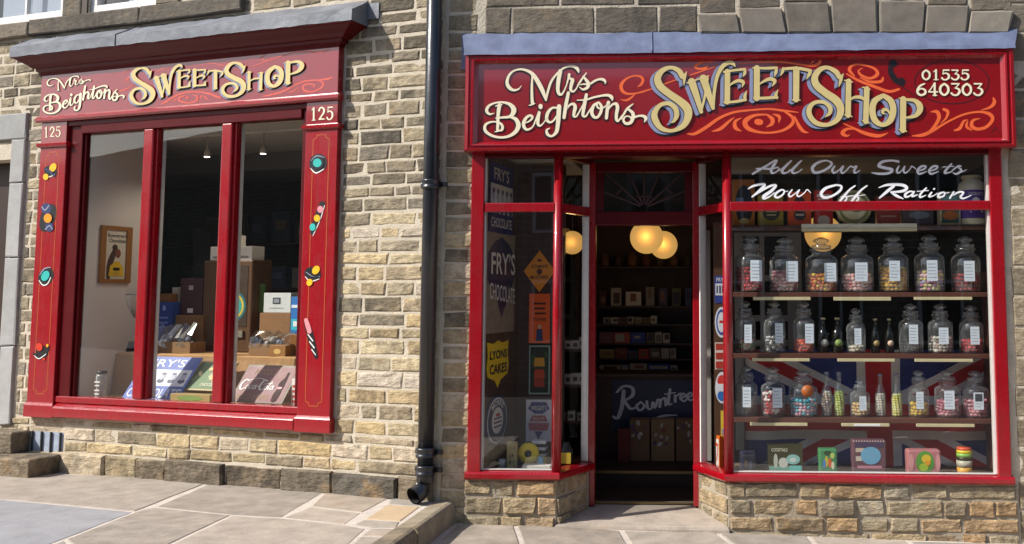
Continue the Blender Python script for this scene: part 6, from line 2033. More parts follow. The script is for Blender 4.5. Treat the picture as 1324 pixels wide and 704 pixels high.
for i, (yy, (kind_, lst)) in enumerate(STOCK.items()):
    z = RF.at(830, yy, -2.6)[1]
    m = MB(DWOOD); m.box(bx0, bx1, 2.59, 2.87, z - .018, z - .001); build('shelf', m, cab, RF)
    hmax = {345: .16, 396: .19, 419: .085, 444: .12, 464: .105, 481: .085}[yy]
    px = 772 + (3 if kind_ != 'card' else 8)
    for k, (cc, wpx) in enumerate(lst):
        a0, a1 = RF.at(px, yy, -2.62)[0], RF.at(px + wpx, yy, -2.62)[0]
        px += wpx + (6 if yy in (345, 396) else 1.2)
        h_ = hmax * r.uniform(.72, 1.0)
        nm = {'jar': 'sweet_jar', 'carton': 'carton', 'card': 'price_card'}[kind_]
        m = MB(mat(cc, .6))
        if kind_ == 'jar':
            rr = (a1 - a0) / 2
            m.lathe(((a0 + a1) / 2, 2.70, z), [(rr * .9, 0), (rr, .01), (rr, h_ * .7), (rr * .6, h_ * .8), (rr * .6, h_ * .9), (rr * .75, h_ * .92), (rr * .4, h_)], 12)
        else:
            m.box(a0, a1, 2.62, 2.74, z, z + h_)
            m.mat(mat(r.choice(['#a8a49c', '#4a3c38', '#7a6a5c', '#34304a', '#8a5a48']), .6)); q0, q1 = r.uniform(.08, .3), r.uniform(.6, .92); m.box(a0 + (a1 - a0) * q0, a0 + (a1 - a0) * q1, 2.6185, 2.6195, z + h_ * r.uniform(.1, .45), z + h_ * r.uniform(.55, .9))
        build(nm, m, None, RF, label='dim %s on back shelf row %s, %s from the left in the doorway' % (nm.replace('_', ' '), ordn[i], ordn[k]), cat=nm.split('_')[-1], group='stock on the back shelves')
# counter with the blue sign
zc = RF.at(830, 488, -1.95)[1]
m = MB(DWOOD); m.box(bx0 + .1, bx1 + .1, 2.0, 2.45, FZ + .121, zc); m.box(bx0 + .08, bx1 + .1, 1.94, 2.47, zc, zc + .03)
build('shop_counter', m, None, RF, bevel=.004, label='dark wooden shop counter carrying the big navy sign', cat='counter')
P = back_card(791, 492, 902, 558, 1.99)
m = MB(); shape(m, P, [(0, 0), (100, 0), (100, 100), (0, 100)], mat('#22284a', .45, name='navy sign'), 0, .006)
m.mat(mat('#d8d8de', .4))
rowt = [[(14, 24, 4), (12, 60, 4.5), (7, 88, 4), (2, 84, 3)], [(6, 28, 3), (14, 14, 4), (24, 18, 4), (24, 36, 4), (14, 48, 3)], [(15, 48, 3), (22, 66, 4), (28, 62, 2)], [(34, 50, 3), (29, 60, 3.4), (33, 70, 3), (38, 60, 3), (34, 50, 2)], [(41, 48, 3), (42, 64, 3), (46, 66, 2), (48, 50, 3), (50, 64, 3), (54, 44, 3)], [(57, 44, 3), (56, 62, 3)], [(57, 48, 2), (62, 40, 3), (63, 58, 3)], [(68, 20, 3), (66, 54, 3), (70, 54, 2)], [(62, 32, 2), (74, 28, 2)], [(74, 34, 3), (74, 50, 3)], [(74, 38, 2), (80, 30, 3)], [(80, 42, 2), (86, 36, 3), (83, 30, 3), (80, 40, 3), (84, 48, 3), (88, 42, 2)], [(88, 40, 2), (94, 34, 3), (91, 28, 3), (88, 38, 3), (92, 46, 3), (96, 40, 2)], [(98, 18, 3), (99, 24, 2)], [(46, 92, 2), (60, 82, 4), (76, 80, 1.5)]]
for s_ in rowt: ribbon(m, [(x, y * .85, w_ * 1.1) for x, y, w_ in s_], P, lift=.0015)
build('navy_sign', m, None, RF, label='navy sign with flowing white script on the counter front', cat='sign')
for k, (x0, x1, lab) in enumerate(((814, 840, 'left'), (842, 872, 'middle'), (874, 898, 'right'))):
    a_ = RF.rect(x0, 543, x1, 604, -1.75)
    zb = FZ + .121 if k != 1 else a_[2]
    m = MB(mat(('#7a5a3c', '#8a6a48', '#75563a')[k], .7)); m.box(a_[0], a_[1], 1.75, 1.93, zb if k != 1 else FZ + .121, a_[3])
    PQ = card((a_[0], 1.7495, a_[3]), (a_[1] - a_[0], 0, 0), (0, 0, -.24)); deco(m, 40 + k, PQ, [mat('#b8a898'), mat('#5a3a5a'), mat('#8a3a3a'), mat('#c8c0b4')], 10, 8, 90, 90, 9)
    build('display_box', m, None, RF, bevel=.004, label='%s cardboard display box standing before the counter' % lab, cat='box')
a_ = RF.rect(799, 555, 814, 585, -1.7); m = MB(mat('#6a1a1a', .6)); m.box(a_[0], a_[1], 1.7, 1.76, FZ + .121, a_[3])
build('display_box', m, None, RF, label='dark red box left of the display boxes by the counter', cat='box')

# ---------------------------------------------------------------- right bay: shelves, flag, jars
SHX0, SHX1 = RF.at(950, 420, -.20)[0], RF.at(1279, 420, -.20)[0]
rack = thing('jar_shelves', 'brown wooden jar shelves across the right bay window', 'shelves', ((SHX0 + SHX1) / 2, .3, BZ), RF)
SHZ = []
SD0, SD1 = .15, .37
m = MB(SHELFW)
m.box(SHX1, SHX1 + .045, SD0 - .02, SD1 + .02, BZ + .001, RF.at(1275, 352, -.2)[1]); m.box(SHX0 - .05, SHX0 - .012, SD0, SD1, BZ + .001, ZH - .5)
build('upright', m, rack, RF, bevel=.006)
for yy in (378, 457.5, 541):
    z = .5 * (RF.at(960, yy, -SD0)[1] + RF.at(1270, yy, -SD0)[1])
    SHZ.append(z)
    m = MB(SHELFW); m.box(SHX0 - .012, SHX1 - .001, SD0, SD1, z - .036, z - .001); build('shelf', m, rack, RF, bevel=.004)
ZTOP = RF.at(1100, 291, -SD0)[1]
m = MB(DWOOD); m.box(SHX0 - .05, SHX1 + .1, SD0, SD1 + .05, ZTOP - .04, ZTOP - .001); build('shelf', m, rack, RF, bevel=.004)
# pale light strips under the shelf edges
STR = mat('#cdc29a', .5, var=.15, name='cream light strip')
zs = {391: SHZ[0], 467: SHZ[1], 550.5: SHZ[2]}
si = 0
for (x0, x1, yy) in ((974, 1048, 386.5), (1078, 1152, 387), (1182, 1257, 385.5), (973, 1047, 465), (1083, 1157, 465.5), (1183, 1258, 465.5), (970, 1044, 545), (1088, 1150, 546), (1185, 1260, 546)):
    xa, xc = RF.at(x0, yy, -.13)[0], RF.at(x1, yy, -.13)[0]; z = RF.at((x0 + x1) / 2, yy, -.13)[1]
    zsh_ = min(SHZ, key=lambda q: abs(q - .036 - z)) - .037
    m = MB(STR); m.box(xa, xc, .128, .149, min(z - .011, zsh_ - .02), zsh_ + .002)
    if x0 == 1088:
        m.mat(mat((.9, .9, .88), .4)); m.box(xa + .09, xa + .28, .124, .129, zsh_ - .018, zsh_ - .001)
    build('light_strip', m, rack, RF, bevel=.002)
x0, x1 = RF.at(1037, 293, -.10)[0], RF.at(1186, 293, -.10)[0]; z = RF.at(1110, 294, -.10)[1]
m = MB(mat('#e0dcc8', .4)); m.box(x0, x1, .11, .146, z - .004, z + .026); m.mat(STR); m.box(x0, x1, .105, .146, z - .03, z - .004)
build('light_fitting', m, rack, RF, bevel=.003)
# the flag
def flag_mat():
    m, nt, b = newmat('union flag cloth')
    L = nt.links.new
    tc = N(nt, 'ShaderNodeTexCoord'); sx = N(nt, 'ShaderNodeSeparateXYZ'); L(tc.outputs['Object'], sx.inputs[0])
    def M(op, a, b=None, c=None):
        n = N(nt, 'ShaderNodeMath', operation=op)
        for i, v in enumerate((a, b, c)):
            if v is None: continue
            if isinstance(v, (int, float)): n.inputs[i].default_value = v
            else: L(v, n.inputs[i])
        return n.outputs[0]
    X, Z = sx.outputs[0], sx.outputs[2]
    ax, az = M('ABSOLUTE', X), M('ABSOLUTE', Z)
    d1 = M('MULTIPLY', M('SUBTRACT', Z, M('MULTIPLY', X, .5)), .894); d2 = M('MULTIPLY', M('ADD', Z, M('MULTIPLY', X, .5)), .894)
    dm = M('MINIMUM', M('ABSOLUTE', d1), M('ABSOLUTE', d2))
    wdi, rdi = M('LESS_THAN', dm, .098), M('LESS_THAN', dm, .045)
    wcr = M('LESS_THAN', M('MINIMUM', ax, az), .165); rcr = M('LESS_THAN', M('MINIMUM', ax, az), .098)
    prev = None
    cur = (.03, .045, .24, 1)
    for fac, col in ((wdi, (.85, .82, .82, 1)), (rdi, (.62, .025, .035, 1)), (wcr, (.85, .82, .82, 1)), (rcr, (.62, .025, .035, 1))):
        mx = N(nt, 'ShaderNodeMix', data_type='RGBA'); L(fac, mx.inputs[0])
        if prev is None: mx.inputs[6].default_value = cur
        else: L(prev, mx.inputs[6])
        mx.inputs[7].default_value = col
        prev = mx.outputs[2]
    L(prev, b.inputs['Base Color']); b.inputs['Roughness'].default_value = .85
    return m
fcx, fcz = RF.at(1137, 540, -.45)
fw, fh = 1.02, .51
m = MB(flag_mat()); m.sm = True
g = []
NX, NZ = 60, 16
for a in range(NX + 1):
    row = []
    for b in range(NZ + 1):
        x, z = -fw + 2 * fw * a / NX, -fh + 2 * fh * b / NZ
        y = .45 + .018 * math.sin(x * 9 + z * 3) + .01 * math.sin(x * 17 - z * 7) - .10 * max(0, (-x - .62)) * 2
        row.append(m.addv((fcx + x, y, max(fcz + z, BZ + .004))))
    g.append(row)
for a in range(NX):
    for b in range(NZ):
        m.face((g[a][b], g[a + 1][b], g[a + 1][b + 1], g[a][b + 1]))
fo = build('union_flag', m, None, RF, base=(fcx, .45, fcz), label='large union flag hung behind the lower jar shelves', cat='flag')
sm_ = fo.modifiers.new('thickness', 'SOLIDIFY'); sm_.thickness = .002
# white glazed inner door seen behind the left jars
m = MB(mat('#a9a49c', .6)); zt_ = RF.at(1000, 298, -1.2)[1]
dx = [RF.at(x, 400, -1.2)[0] for x in (950, 961, 983, 989, 1019, 1037)]
for a, b in ((dx[0], dx[1]), (dx[2], dx[3]), (dx[4], dx[5])): m.box(a, b, 1.2, 1.24, BZ, zt_)
for yy in (298, 356, 408, 440): z = RF.at(1000, yy, -1.2)[1]; m.box(dx[0], dx[5], 1.203, 1.237, z - .05, z)
build('inner_door', m, None, RF, label='white painted glazed inner door behind the leftmost jars', cat='door')

# ---- sweet jars
def jar(xpx, shelf, hpx, wpx, fillh, cols, label, tag_side=0.0, labelw=.26, small=False, top='knob', glass=JARG, size=1.0, sweet=.018, plate=True, dep=.27, seed=0):
    rr_ = random.Random(seed + int(xpx))
    z = SHZ[shelf] + .0005
    x = RF.at(xpx, 400, -dep)[0]
    k_ = (7.4 + dep) / 1300
    H, W = hpx * k_ * rr_.uniform(.975, 1.02), wpx * k_ / 2 * rr_.uniform(.98, 1.03)
    t = thing('sweet_jar', label, 'jar', (x, dep, z), RF, group='glass sweet jars on the shelves')
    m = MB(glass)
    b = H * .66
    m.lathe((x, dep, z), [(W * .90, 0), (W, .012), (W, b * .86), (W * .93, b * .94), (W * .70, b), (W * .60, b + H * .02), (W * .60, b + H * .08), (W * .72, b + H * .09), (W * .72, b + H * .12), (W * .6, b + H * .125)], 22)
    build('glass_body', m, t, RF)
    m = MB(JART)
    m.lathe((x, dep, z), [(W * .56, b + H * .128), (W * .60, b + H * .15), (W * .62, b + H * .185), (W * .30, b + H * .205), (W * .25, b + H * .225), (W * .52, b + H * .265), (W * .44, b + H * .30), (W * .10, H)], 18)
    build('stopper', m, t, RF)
    if cols:
        m = MB()
        hh = fillh * H * 1.2
        n = 0
        zz = z + .012 + sweet * .6
        while zz < z + .012 + hh:
            for rad, cnt_ in ((W * .90 - sweet, int(2 * PI * (W * .9 - sweet) / (sweet * 1.75))), (W * .5, 7 if zz > z + hh - sweet * 2 else 0), (W * .15, 3 if zz > z + hh - sweet * 2 else 0)):
                ph = rr_.random() * 6
                for q in range(cnt_):
                    a_ = ph + 2 * PI * q / cnt_
                    if math.sin(a_) > .55 and rad > W * .6: continue
                    m.mat(rr_.choice(cols)); m.ball((x + rad * math.cos(a_), dep + rad * math.sin(a_), zz + rr_.uniform(-.25, .25) * sweet), sweet * rr_.uniform(.75, 1.2), 6, 4, (rr_.uniform(.8, 1.35), rr_.uniform(.8, 1.2), rr_.uniform(.6, 1.0)))
                    n += 1
            zz += sweet * 1.5
        build('sweets', m, t, RF, kind='stuff')
    if plate:
        m = MB(mat('#d8e2ec', .55, var=.03, name='price card'))
        lw, lh = W * rr_.uniform(.33, .39), H * rr_.uniform(.33, .40)
        cxl = x + W * tag_side
        yl = dep - math.sqrt(max(W * W - (W * tag_side) ** 2, 0)) - .006
        z0_ = z + H * .19
        m.box(cxl - lw, cxl + lw, yl - .002, yl, z0_, z0_ + lh)
        m.mat(mat('#8e97a6', .6)); 
        for q in range(5): m.box(cxl - lw * .8, cxl + lw * (.3 + .5 * rr_.random()), yl - .0028, yl - .0021, z0_ + lh * (.16 + q * .16), z0_ + lh * (.19 + q * .16))
        if 'rose pink' in label:
            m.mat(mat('#4a4e54', .6)); m.box(cxl - lw * .7, cxl + lw * .7, yl - .0036, yl - .0029, z0_ + lh * .5, z0_ + lh * .92)
        build('price_label', m, t, RF)
    return t
c_ = lambda *a: [mat(q, .35) for q in a]
ROW1 = [(970, 71, 37, .36, c_('#b81224', '#c81a30', '#a80e1e'), 'jar of bright red sweets, leftmost on the top jar shelf', .38), (1015, 71, 38, .30, c_('#d8a0a8', '#c88890', '#e8c0c0', '#b87078'), 'jar of pale pink sweets, second on the top jar shelf', .42), (1063, 71, 40, .25, c_('#d87818', '#e0a020', '#c84818', '#e8c040'), 'jar of orange and yellow sweets, third on the top jar shelf', .42), (1109, 71, 40, .27, c_('#e0a0a0', '#d87880', '#f0d0c8', '#d8b8b0'), 'jar of pink and cream sweets, fourth on the top jar shelf', .1), (1156, 72, 38, .32, c_('#d8a018', '#e0b030', '#c89010'), 'jar of golden yellow sweets, fifth on the top jar shelf', -.1), (1203, 72, 38, .30, c_('#d8c878', '#c880a0', '#e0b0c0', '#a89cc0', '#e8e0a0'), 'jar of pastel sweets, sixth on the top jar shelf', -.05), (1250, 72, 36, .26, c_('#981020', '#b01828', '#780c18'), 'jar of dark red sweets, rightmost on the top jar shelf', -.02)]
for x, h, w, f, cols, lab, ts in ROW1:
    jar(x, 0, h, w, f, cols, 'glass ' + lab, ts, sweet=.017)
ROW2 = [(963, 64, 26, .18, c_('#b86048', '#88a070', '#c8a080'), 'glass jar with few mixed sweets, leftmost on middle jar shelf', .25), (1001, 64, 28, .26, c_('#16161a', '#e0dcd8', '#16161a', '#c8c8d0'), 'glass jar of black and white humbugs on middle shelf', .35), (1039, 64, 28, .20, c_('#e04818', '#f05a20', '#c83410'), 'glass jar of fiery orange sweets on middle shelf', .4), (1106, 56, 24, .10, c_('#d8ccb8', '#e8e0d0'), 'shorter glass jar with white sweets between dark bottles', .05), (1177, 62, 30, .14, c_('#24282c', '#343a40'), 'glass jar of black liquorice on middle shelf', 0), (1215, 62, 30, .24, c_('#d8ccc0', '#b89c90', '#e8e0d8', '#8a7068'), 'glass jar of cream and brown sweets on middle shelf', .02), (1255, 60, 30, .20, c_('#c81830', '#a81020', '#d83048'), 'glass jar of red sweets, rightmost on middle jar shelf', .02)]
for x, h, w, f, cols, lab, ts in ROW2:
    jar(x, 1, h, w, f, cols, lab, ts, sweet=.015)
ROW3 = [(964, 62, 28, .0, [], 'empty looking dark glass jar, leftmost on lowest jar shelf', .0), (998, 62, 30, .36, c_('#c01828', '#e8d8d8', '#d04050', '#a80c1c'), 'glass jar of red and white striped sweets on lowest shelf', .3), (1185, 58, 26, .24, c_('#d8a818', '#e8c840', '#b88010'), 'glass jar of yellow sweets on lowest shelf beside bottles', -.1), (1222, 58, 32, .26, c_('#d890a0', '#e8b0b8', '#c87088'), 'glass jar of light pink sweets on lowest jar shelf', -.1), (1258, 58, 32, .30, c_('#d88898', '#c86c80', '#e0a0b0'), 'glass jar of rose pink sweets, rightmost on lowest shelf', -.05)]
for x, h, w, f, cols, lab, ts in ROW3:
    jar(x, 2, h, w, f, cols, lab, ts, sweet=.016)
t = jar(1037, 2, 58, 36, .30, c_('#d890b0', '#e8c0d0', '#2aa0b8', '#48b8cc'), 'wide glass jar of blue and pink sweets with orange tag', 0, sweet=.016, plate=False)
x = RF.at(1044, 505, -.16)[0]; z = RF.at(1044, 506, -.16)[1]
m = MB(mat('#b8662c', .5)); m.lathe((x, .158, z), [(.045, 0), (.045, .004)], 16, axis='y'); build('orange_tag', m, t, RF)
t = jar(1110, 2, 46, 24, .26, c_('#d8b070', '#e0c088'), 'small glass jar of tan sweets mid lowest shelf', .1, sweet=.015)
# bottles
def bottle(xpx, shelf, hpx, wpx, body, label, lab_col=None, neck=None, liquid=False, cols=None):
    z = SHZ[shelf] + .0005; dep = .27; x = RF.at(xpx, 400, -dep)[0]; k_ = (7.4 + dep) / 1300; H, W = hpx * k_, wpx * k_ / 2
    t = thing('bottle', label, 'bottle', (x, dep, z), RF, group='bottles on the jar shelves')
    m = MB(body)
    m.lathe((x, dep, z), [(W * .92, 0), (W, .008), (W, H * .5), (W * .8, H * .6), (W * .42, H * .72), (W * .36, H * .9), (W * .46, H * .91), (W * .46, H * .94), (W * .34, H * .95)], 16)
    build('bottle_body', m, t, RF)
    m = MB(neck or mat('#c8b890', .4, metal=.3)); m.lathe((x, dep, z + H * .945), [(W * .42, 0), (W * .44, H * .05), (W * .36, H * .055)], 12); build('cap', m, t, RF)
    if lab_col:
        m = MB(mat(lab_col, .5)); m.lathe((x + W * .1, dep - W * .75, z + H * .28), [(W * .62, 0), (W * .62, W * .32)], 16, axis='y'); build('paper_label', m, t, RF)
    if cols:
        m = MB(); rr_ = random.Random(int(xpx))
        s_ = .012; zz = z + .014
        while zz < z + H * .56:
            n = 8
            for q in range(n):
                a_ = 2 * PI * q / n + zz * 40
                m.mat(rr_.choice(cols)); m.ball((x + (W * .92 - s_) * math.cos(a_), dep + (W * .92 - s_) * math.sin(a_), zz), s_, 6, 4)
            zz += s_ * 1.5
        build('sweets', m, t, RF, kind='stuff')
DKG = mat((.008, .008, .007), .12, name='dark bottle glass')
bottle(1064, 1, 44, 15, DKG, 'dark bottle with grey oval label, left of its pair', '#9a9a94')
bottle(1082, 1, 44, 15, DKG, 'dark bottle with green oval label beside grey labelled one', '#7f9a4a')
bottle(1131, 1, 43, 12, DKG, 'dark bottle with tan oval label on middle shelf', '#a8905c')
bottle(1149, 1, 43, 12, DKG, 'dark bottle with pinkish cream label on middle shelf', '#d8b8a0')
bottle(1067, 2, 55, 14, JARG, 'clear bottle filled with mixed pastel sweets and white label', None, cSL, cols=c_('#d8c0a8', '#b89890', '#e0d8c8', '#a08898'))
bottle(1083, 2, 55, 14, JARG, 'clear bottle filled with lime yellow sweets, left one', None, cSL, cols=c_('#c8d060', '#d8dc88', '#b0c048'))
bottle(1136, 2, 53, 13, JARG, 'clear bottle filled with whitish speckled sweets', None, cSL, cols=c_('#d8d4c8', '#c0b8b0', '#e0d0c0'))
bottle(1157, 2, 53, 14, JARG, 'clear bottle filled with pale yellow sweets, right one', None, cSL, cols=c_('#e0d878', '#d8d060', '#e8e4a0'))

# ---- tins on the top shelf
def tin(rect, z0, dep, col, label, prints=(), th=.1, rnd_=.008, cat='tin', name='sweet_tin'):
    return carton(name, rect, dep, th, col, label, cat, z0=z0 + .0005, prints=prints, frame=RF, bevel=rnd_, rough=.4)
tin((947, 232, 976, 291), ZTOP, .2, '#a8641c', 'dark orange tea tin with black oval, leftmost on the top shelf', [('o', '#1c1a22', 52, 55, 40, 42), ('r', '#5a6a88', 16, 40, 50, 62, 1), ('o', '#b8a060', 52, 90, 22, 6, 1), ('r', '#c8c0a0', 16, 65, 86, 70, 1)])
tin((980, 252, 1013, 291), ZTOP, .2, '#9a8420', 'olive yellow tin with dark medallion on the top shelf', [('o', '#2a2a1c', 52, 58, 34, 26), ('r', '#b8b080', 30, 53, 74, 57, 1), ('r', '#b8b080', 34, 64, 70, 68, 1)])
tin((1019, 248, 1049, 291), ZTOP, .2, '#e0541a', 'bright orange tin with black badge on the top shelf', [('o', '#2a1a1a', 50, 28, 22, 14), ('o', '#2a2430', 50, 70, 26, 16), ('r', '#c8b8a0', 32, 66, 68, 72, 1)])
tin((1053, 246, 1077, 291), ZTOP, .2, '#b8281e', 'red toffee tin with white lettering on the top shelf', [('r', '#d8c8b8', 14, 12, 86, 20), ('r', '#d8c8b8', 20, 24, 76, 28), ('o', '#c8b8a8', 50, 86, 34, 14), ('r', '#d8ccc0', 36, 38, 44, 44), ('r', '#d8ccc0', 54, 36, 66, 42)])
c0 = RF.at(1103, 268, -.24); rt = RF.at(1126, 268, -.24)[0] - c0[0]
rt = min(rt, c0[1] - ZTOP) if c0[1] - ZTOP > .08 else rt
m = MB(mat('#cfc48a', .4)); zc_ = ZTOP + rt + .001; m.lathe((c0[0], .26, zc_), [(rt * .97, 0), (rt, .01), (rt, .05), (rt * .95, .06)], 28, axis='y')
def PR_(x, y, l=0.0): return (c0[0] + (x - 50) / 50 * rt, .198 - l, zc_ - (y - 50) / 50 * rt)
m.mat(mat('#7a8a5a')); ribbon(m, [(50 + 40 * math.cos(a), 50 + 40 * math.sin(a), 5) for a in [2 * PI * k / 20 for k in range(20)]], PR_, closed=True, lift=.001)
m.mat(mat('#e0d8b0')); blob(m, 50, 50, 34, 34, PR_, 20, .003)
m.mat(mat('#a86a4a')); blob(m, 46, 46, 12, 8, PR_, 12, .005); m.mat(mat('#6a7a4a')); blob(m, 58, 56, 14, 8, PR_, 12, .005)
build('round_tin', m, None, RF, label='big round cream tin standing on edge on the top shelf', cat='tin')
tin((1134, 254, 1164, 291), ZTOP, .2, '#8a2420', 'dull red tin with pale text on the top shelf', [('r', '#a89080', 14, 16, 84, 21), ('r', '#a89080', 16, 67, 82, 72)])
tin((1167, 261, 1207, 291), ZTOP, .2, '#4a4048', 'low dark purple grey tin with silver band on the top shelf', [('r', '#8a8488', 4, 4, 96, 12), ('o', '#6a747c', 54, 58, 34, 16)])
tin((1215, 248, 1242, 291), ZTOP, .2, '#c8b888', 'cream tin with dark green panel beside the white jar', [('r', '#2c5a50', 8, 4, 92, 94), ('o', '#a8622c', 50, 72, 38, 14, 1), ('r', '#6a9a98', 14, 10, 86, 30, 1)])
x, zz = RF.at(1258, 289, -.24); k_ = 7.64 / 1300
t = thing('plastic_jar', 'big cream white plastic jar with purple label at the shelf end', 'jar', (x, .25, ZTOP), RF)
m = MB(mat('#d8d4bc', .4)); Wj = 17 * k_; m.lathe((x, .25, ZTOP + .0005), [(Wj * .95, 0), (Wj, .01), (Wj, 48 * k_), (Wj * .9, 54 * k_), (Wj * .66, 57 * k_), (Wj * .66, 59 * k_)], 20); build('jar_body', m, t, RF)
m = MB(mat('#c8bc94', .4)); m.lathe((x, .25, ZTOP + 59 * k_ + .001), [(Wj * .74, 0), (Wj * .76, .01), (Wj * .74, .025)], 20); build('lid', m, t, RF)
m = MB(mat('#4a2c8c', .4)); m.lathe((x, .25, ZTOP + 8 * k_), [(Wj + .0015, 0), (Wj + .0015, 36 * k_)], 40, cap=False)
m.mat(mat('#d8d0dc')); PW = lambda a, b, l=0.0: (x + (Wj + .003 + l) * math.sin((a - 50) / 60), .25 - (Wj + .003 + l) * math.cos((a - 50) / 60), ZTOP + 44 * k_ - b / 100 * 36 * k_)
text(m, "CADBURY'S", 22, 8, 86, 20, PW, .001, bold=.01); blob(m, 52, 46, 20, 20, PW, 14, .001); area(m, [(26, 74), (80, 74), (80, 80), (26, 80)], PW, .001)
build('label_band', m, t, RF)
# ---- tins on the floor of the right bay
def btin(rect, col, label, dep=.10, **kw):
    return tin(rect, BZ, dep, col, label, **kw)
btin((957, 585, 977, 609), '#2a2c44', 'small dark navy tin, leftmost on the right bay floor', prints=[('r', '#5a5a70', 14, 12, 86, 18), ('o', '#8a7a60', 40, 60, 14, 22), ('o', '#6a7088', 66, 62, 12, 22)])
btin((993, 576, 1038, 609), '#3c3a1e', 'wide olive and mint cocktails tin on bay floor', prints=[('r', '#6fa898', 3, 74, 97, 96), ('t', '#d8d8c0', 10, 10, 56, 22, 'COCKTAILS'), ('o', '#b8c0b0', 22, 56, 6, 26), ('o', '#c8ccc0', 44, 62, 14, 18), ('o', '#8fc0b8', 72, 50, 20, 18), ('o', '#c8d8d0', 72, 52, 10, 8, 1), ('r', '#5fc0b8', 62, 72, 96, 92, 1)], rnd_=.012)
btin((1059, 581, 1083, 609), '#4c8c5c', 'small green patterned tin on bay floor', prints=[('o', '#c8b84a', 40, 50, 10, 22), ('o', '#d86a3a', 58, 56, 9, 20), ('o', '#5a8ac8', 28, 60, 8, 18), ('o', '#e0e0c0', 74, 66, 9, 16), ('o', '#2a4a2a', 48, 16, 22, 10), ('o', '#b8d070', 72, 26, 12, 12)], rnd_=.012)
btin((1102, 569, 1146, 609), '#6a4a52', 'brown checker edged tin with seaside picture on bay floor', prints=[('r', '#4a3a58', 8, 8, 92, 22), ('o', '#6fa8c8', 54, 46, 30, 26, 1), ('r', '#2f6a9a', 32, 54, 76, 64, 2), ('r', '#c8b8a0', 10, 24, 36, 36, 1), ('r', '#c8c0b0', 10, 48, 28, 62, 1), ('r', '#c88a9a', 14, 75, 86, 83, 1)] + [('r', '#d8ccc8', 3 + q * 8, 2, 6 + q * 8, 6) for q in range(12)] + [('r', '#d8ccc8', 3 + q * 8, 94, 6 + q * 8, 98) for q in range(12)], rnd_=.01)
btin((1173, 582, 1217, 609), '#b8787a', 'pink tin with round green fruit picture on bay floor', prints=[('o', '#5a9a3a', 52, 50, 27, 46), ('o', '#e0c030', 56, 36, 14, 18, 1), ('o', '#a8c83a', 48, 70, 14, 16, 1), ('o', '#e8a028', 60, 52, 8, 10, 2), ('o', '#d89a98', 12, 50, 8, 34), ('o', '#d89a98', 90, 50, 7, 34)], rnd_=.016)
x, zz = RF.at(1248, 608, -.13); Wt = 9.6 * 7.53 / 1300
t = thing('tooth_jar', 'small rainbow topped barrel tin, rightmost on bay floor', 'tin', (x, .15, BZ), RF)
t.name = 'barrel_tin'
CENTER[t.name] = (x, .15, BZ)
for k, (cc, z0_, z1_) in enumerate((('#e0a840', .0, .05), ('#b8b4a0', .05, .10), ('#3a3418', .10, .125), ('#8ac058', .125, .15), ('#e0c830', .15, .172), ('#d85a3a', .172, .19))):
    m = MB(mat(cc, .4)); w0, w1 = (Wt * (.9 + .12 * math.sin(PI * z_ / .19)) for z_ in (z0_, z1_)); m.lathe((x, .15, BZ + .0005), [(w0, z0_), (w1, z1_ - .0004)], 18); build('painted_band', m, t, RF)
# ---- stickers on the right splayed pane
ang = math.atan2(-DY, CX - DXR - .02)
Ls = math.hypot(CX - DXR - .02, DY); us = Vector(((CX - DXR - .02) / Ls, -DY / Ls, 0)); ns = Vector((nr[0], nr[1], 0))
PDEP = .30
pa0, pa1 = RF.at(923, 450, -PDEP)[0], RF.at(942, 450, -PDEP)[0]
m = MB(WOODP); m.box(pa0, pa1, PDEP, PDEP + .04, BZ + .001, ZT0 - .06)
build('wooden_post', m, None, RF, label='dark wooden post behind right splayed pane carrying stickers', cat='post')
m = MB(PLASTER); q0, q1 = RF.at(905, 450, -.62)[0], RF.at(919, 450, -.62)[0]; m.box(q0, q1, .62, .66, BZ + .001, ZT0 - .1)
build('white_board', m, None, RF, label='white upright board behind the right splayed pane', cat='board')
def sticker(z0, z1, w, items, label, off=.0):
    w = (pa1 - pa0) * (.92 if w > .1 else .4)
    x0_ = pa0 + .008 + off
    pl_ = lambda a, b, l=0.0: (x0_ + w * a / 100, PDEP - .001 - l, z1 + (z0 - z1) * b / 100)
    m = MB()
    for k, it in enumerate(items):
        m.mat(mat(it[1], .5))
        if it[0] == 'r': area(m, [(it[2], it[3]), (it[4], it[3]), (it[4], it[5]), (it[2], it[5])], pl_, .001 + k * .001)
        elif it[0] == 'o': blob(m, *it[2:6], pl_, 18, .001 + k * .001)
        else: text(m, it[6], *it[2:6], pl_, .001 + k * .001, bold=.01)
    build('sticker', m, None, RF, label=label, cat='sticker')
zp = lambda y: RF.at(932, y, -PDEP)[1]
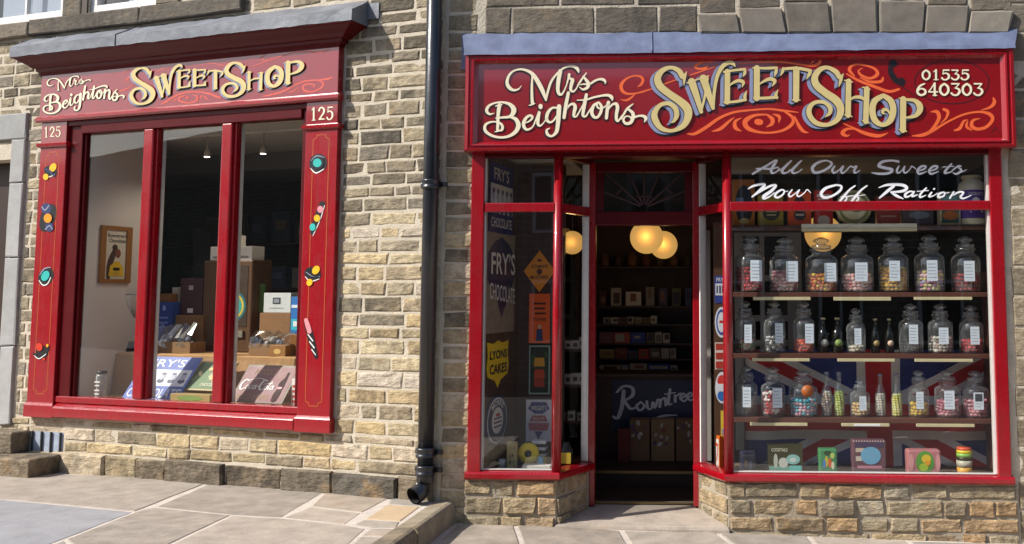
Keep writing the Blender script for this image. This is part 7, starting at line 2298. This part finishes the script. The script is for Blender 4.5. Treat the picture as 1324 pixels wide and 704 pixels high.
sticker(zp(392), zp(357), .13, [('r', '#2c3f88', 0, 0, 100, 100), ('r', '#cfd2dc', 6, 28, 94, 72), ('t', '#cfd2dc', 14, 6, 86, 22, "FRY'S"), ('r', '#3a4468', 14, 36, 24, 64), ('r', '#3a4468', 34, 36, 44, 64), ('r', '#3a4468', 54, 36, 64, 64), ('r', '#3a4468', 74, 36, 84, 64)], 'small blue chocolate sign, highest on the post behind splayed pane')
sticker(zp(437), zp(397), .11, [('o', '#d8dce4', 50, 50, 50, 50), ('o', '#2c4f9a', 50, 50, 40, 42), ('o', '#d8dce4', 50, 50, 30, 33), ('r', '#b8342c', 34, 44, 66, 52)], 'oval white and blue badge below the small blue sign')
sticker(zp(478), zp(443), .13, [('r', '#d8c8c0', 0, 0, 100, 100), ('r', '#a8342c', 6, 4, 94, 28), ('r', '#a8342c', 6, 38, 94, 62), ('r', '#a8342c', 6, 70, 94, 96)], 'red and cream lettered plate in the middle of the post')
sticker(zp(522), zp(481), .11, [('o', '#d8dce4', 50, 50, 50, 50), ('o', '#c8342c', 50, 28, 34, 18), ('o', '#2c6ab8', 50, 76, 34, 16), ('r', '#d8dce4', 14, 38, 86, 62)], 'oval badge with red top and blue bottom on the post')
sticker(zp(570), zp(531), .05, [('r', '#d8b83a', 0, 0, 100, 100), ('r', '#8a8ab0', 20, 20, 80, 40), ('r', '#8a8ab0', 20, 60, 80, 80)], 'narrow yellow strip sticker low on the post', .04)
P0 = Vector((DXR + .02, DY, 0)) + us * (Ls * .34) - ns * .05
m = MB(mat('#d8681c', .5)); pp0 = P0 + Vector((0, 0, BZ + .001)); m.prism([tuple(pp0), tuple(pp0 + us * .075), tuple(pp0 + us * .075 - ns * .03), tuple(pp0 - ns * .03)], (0, 0, .24))
pl_ = lambda a, b, l=0.0: tuple(P0 + us * (.075 * a / 100) + ns * (.001 + l) + Vector((0, 0, BZ + .24 - .24 * b / 100)))
m.mat(mat('#d8d4d0')); area(m, [(14, 10), (86, 10), (86, 90), (14, 90)], pl_, .001); m.mat(mat('#c83a1c')); ribbon(m, [(28, 26, 12), (72, 28, 12), (46, 72, 12)], pl_, straight=True, lift=.003)
build('price_stand', m, None, RF, label='small orange framed sign at the foot of the splayed pane', cat='sign')
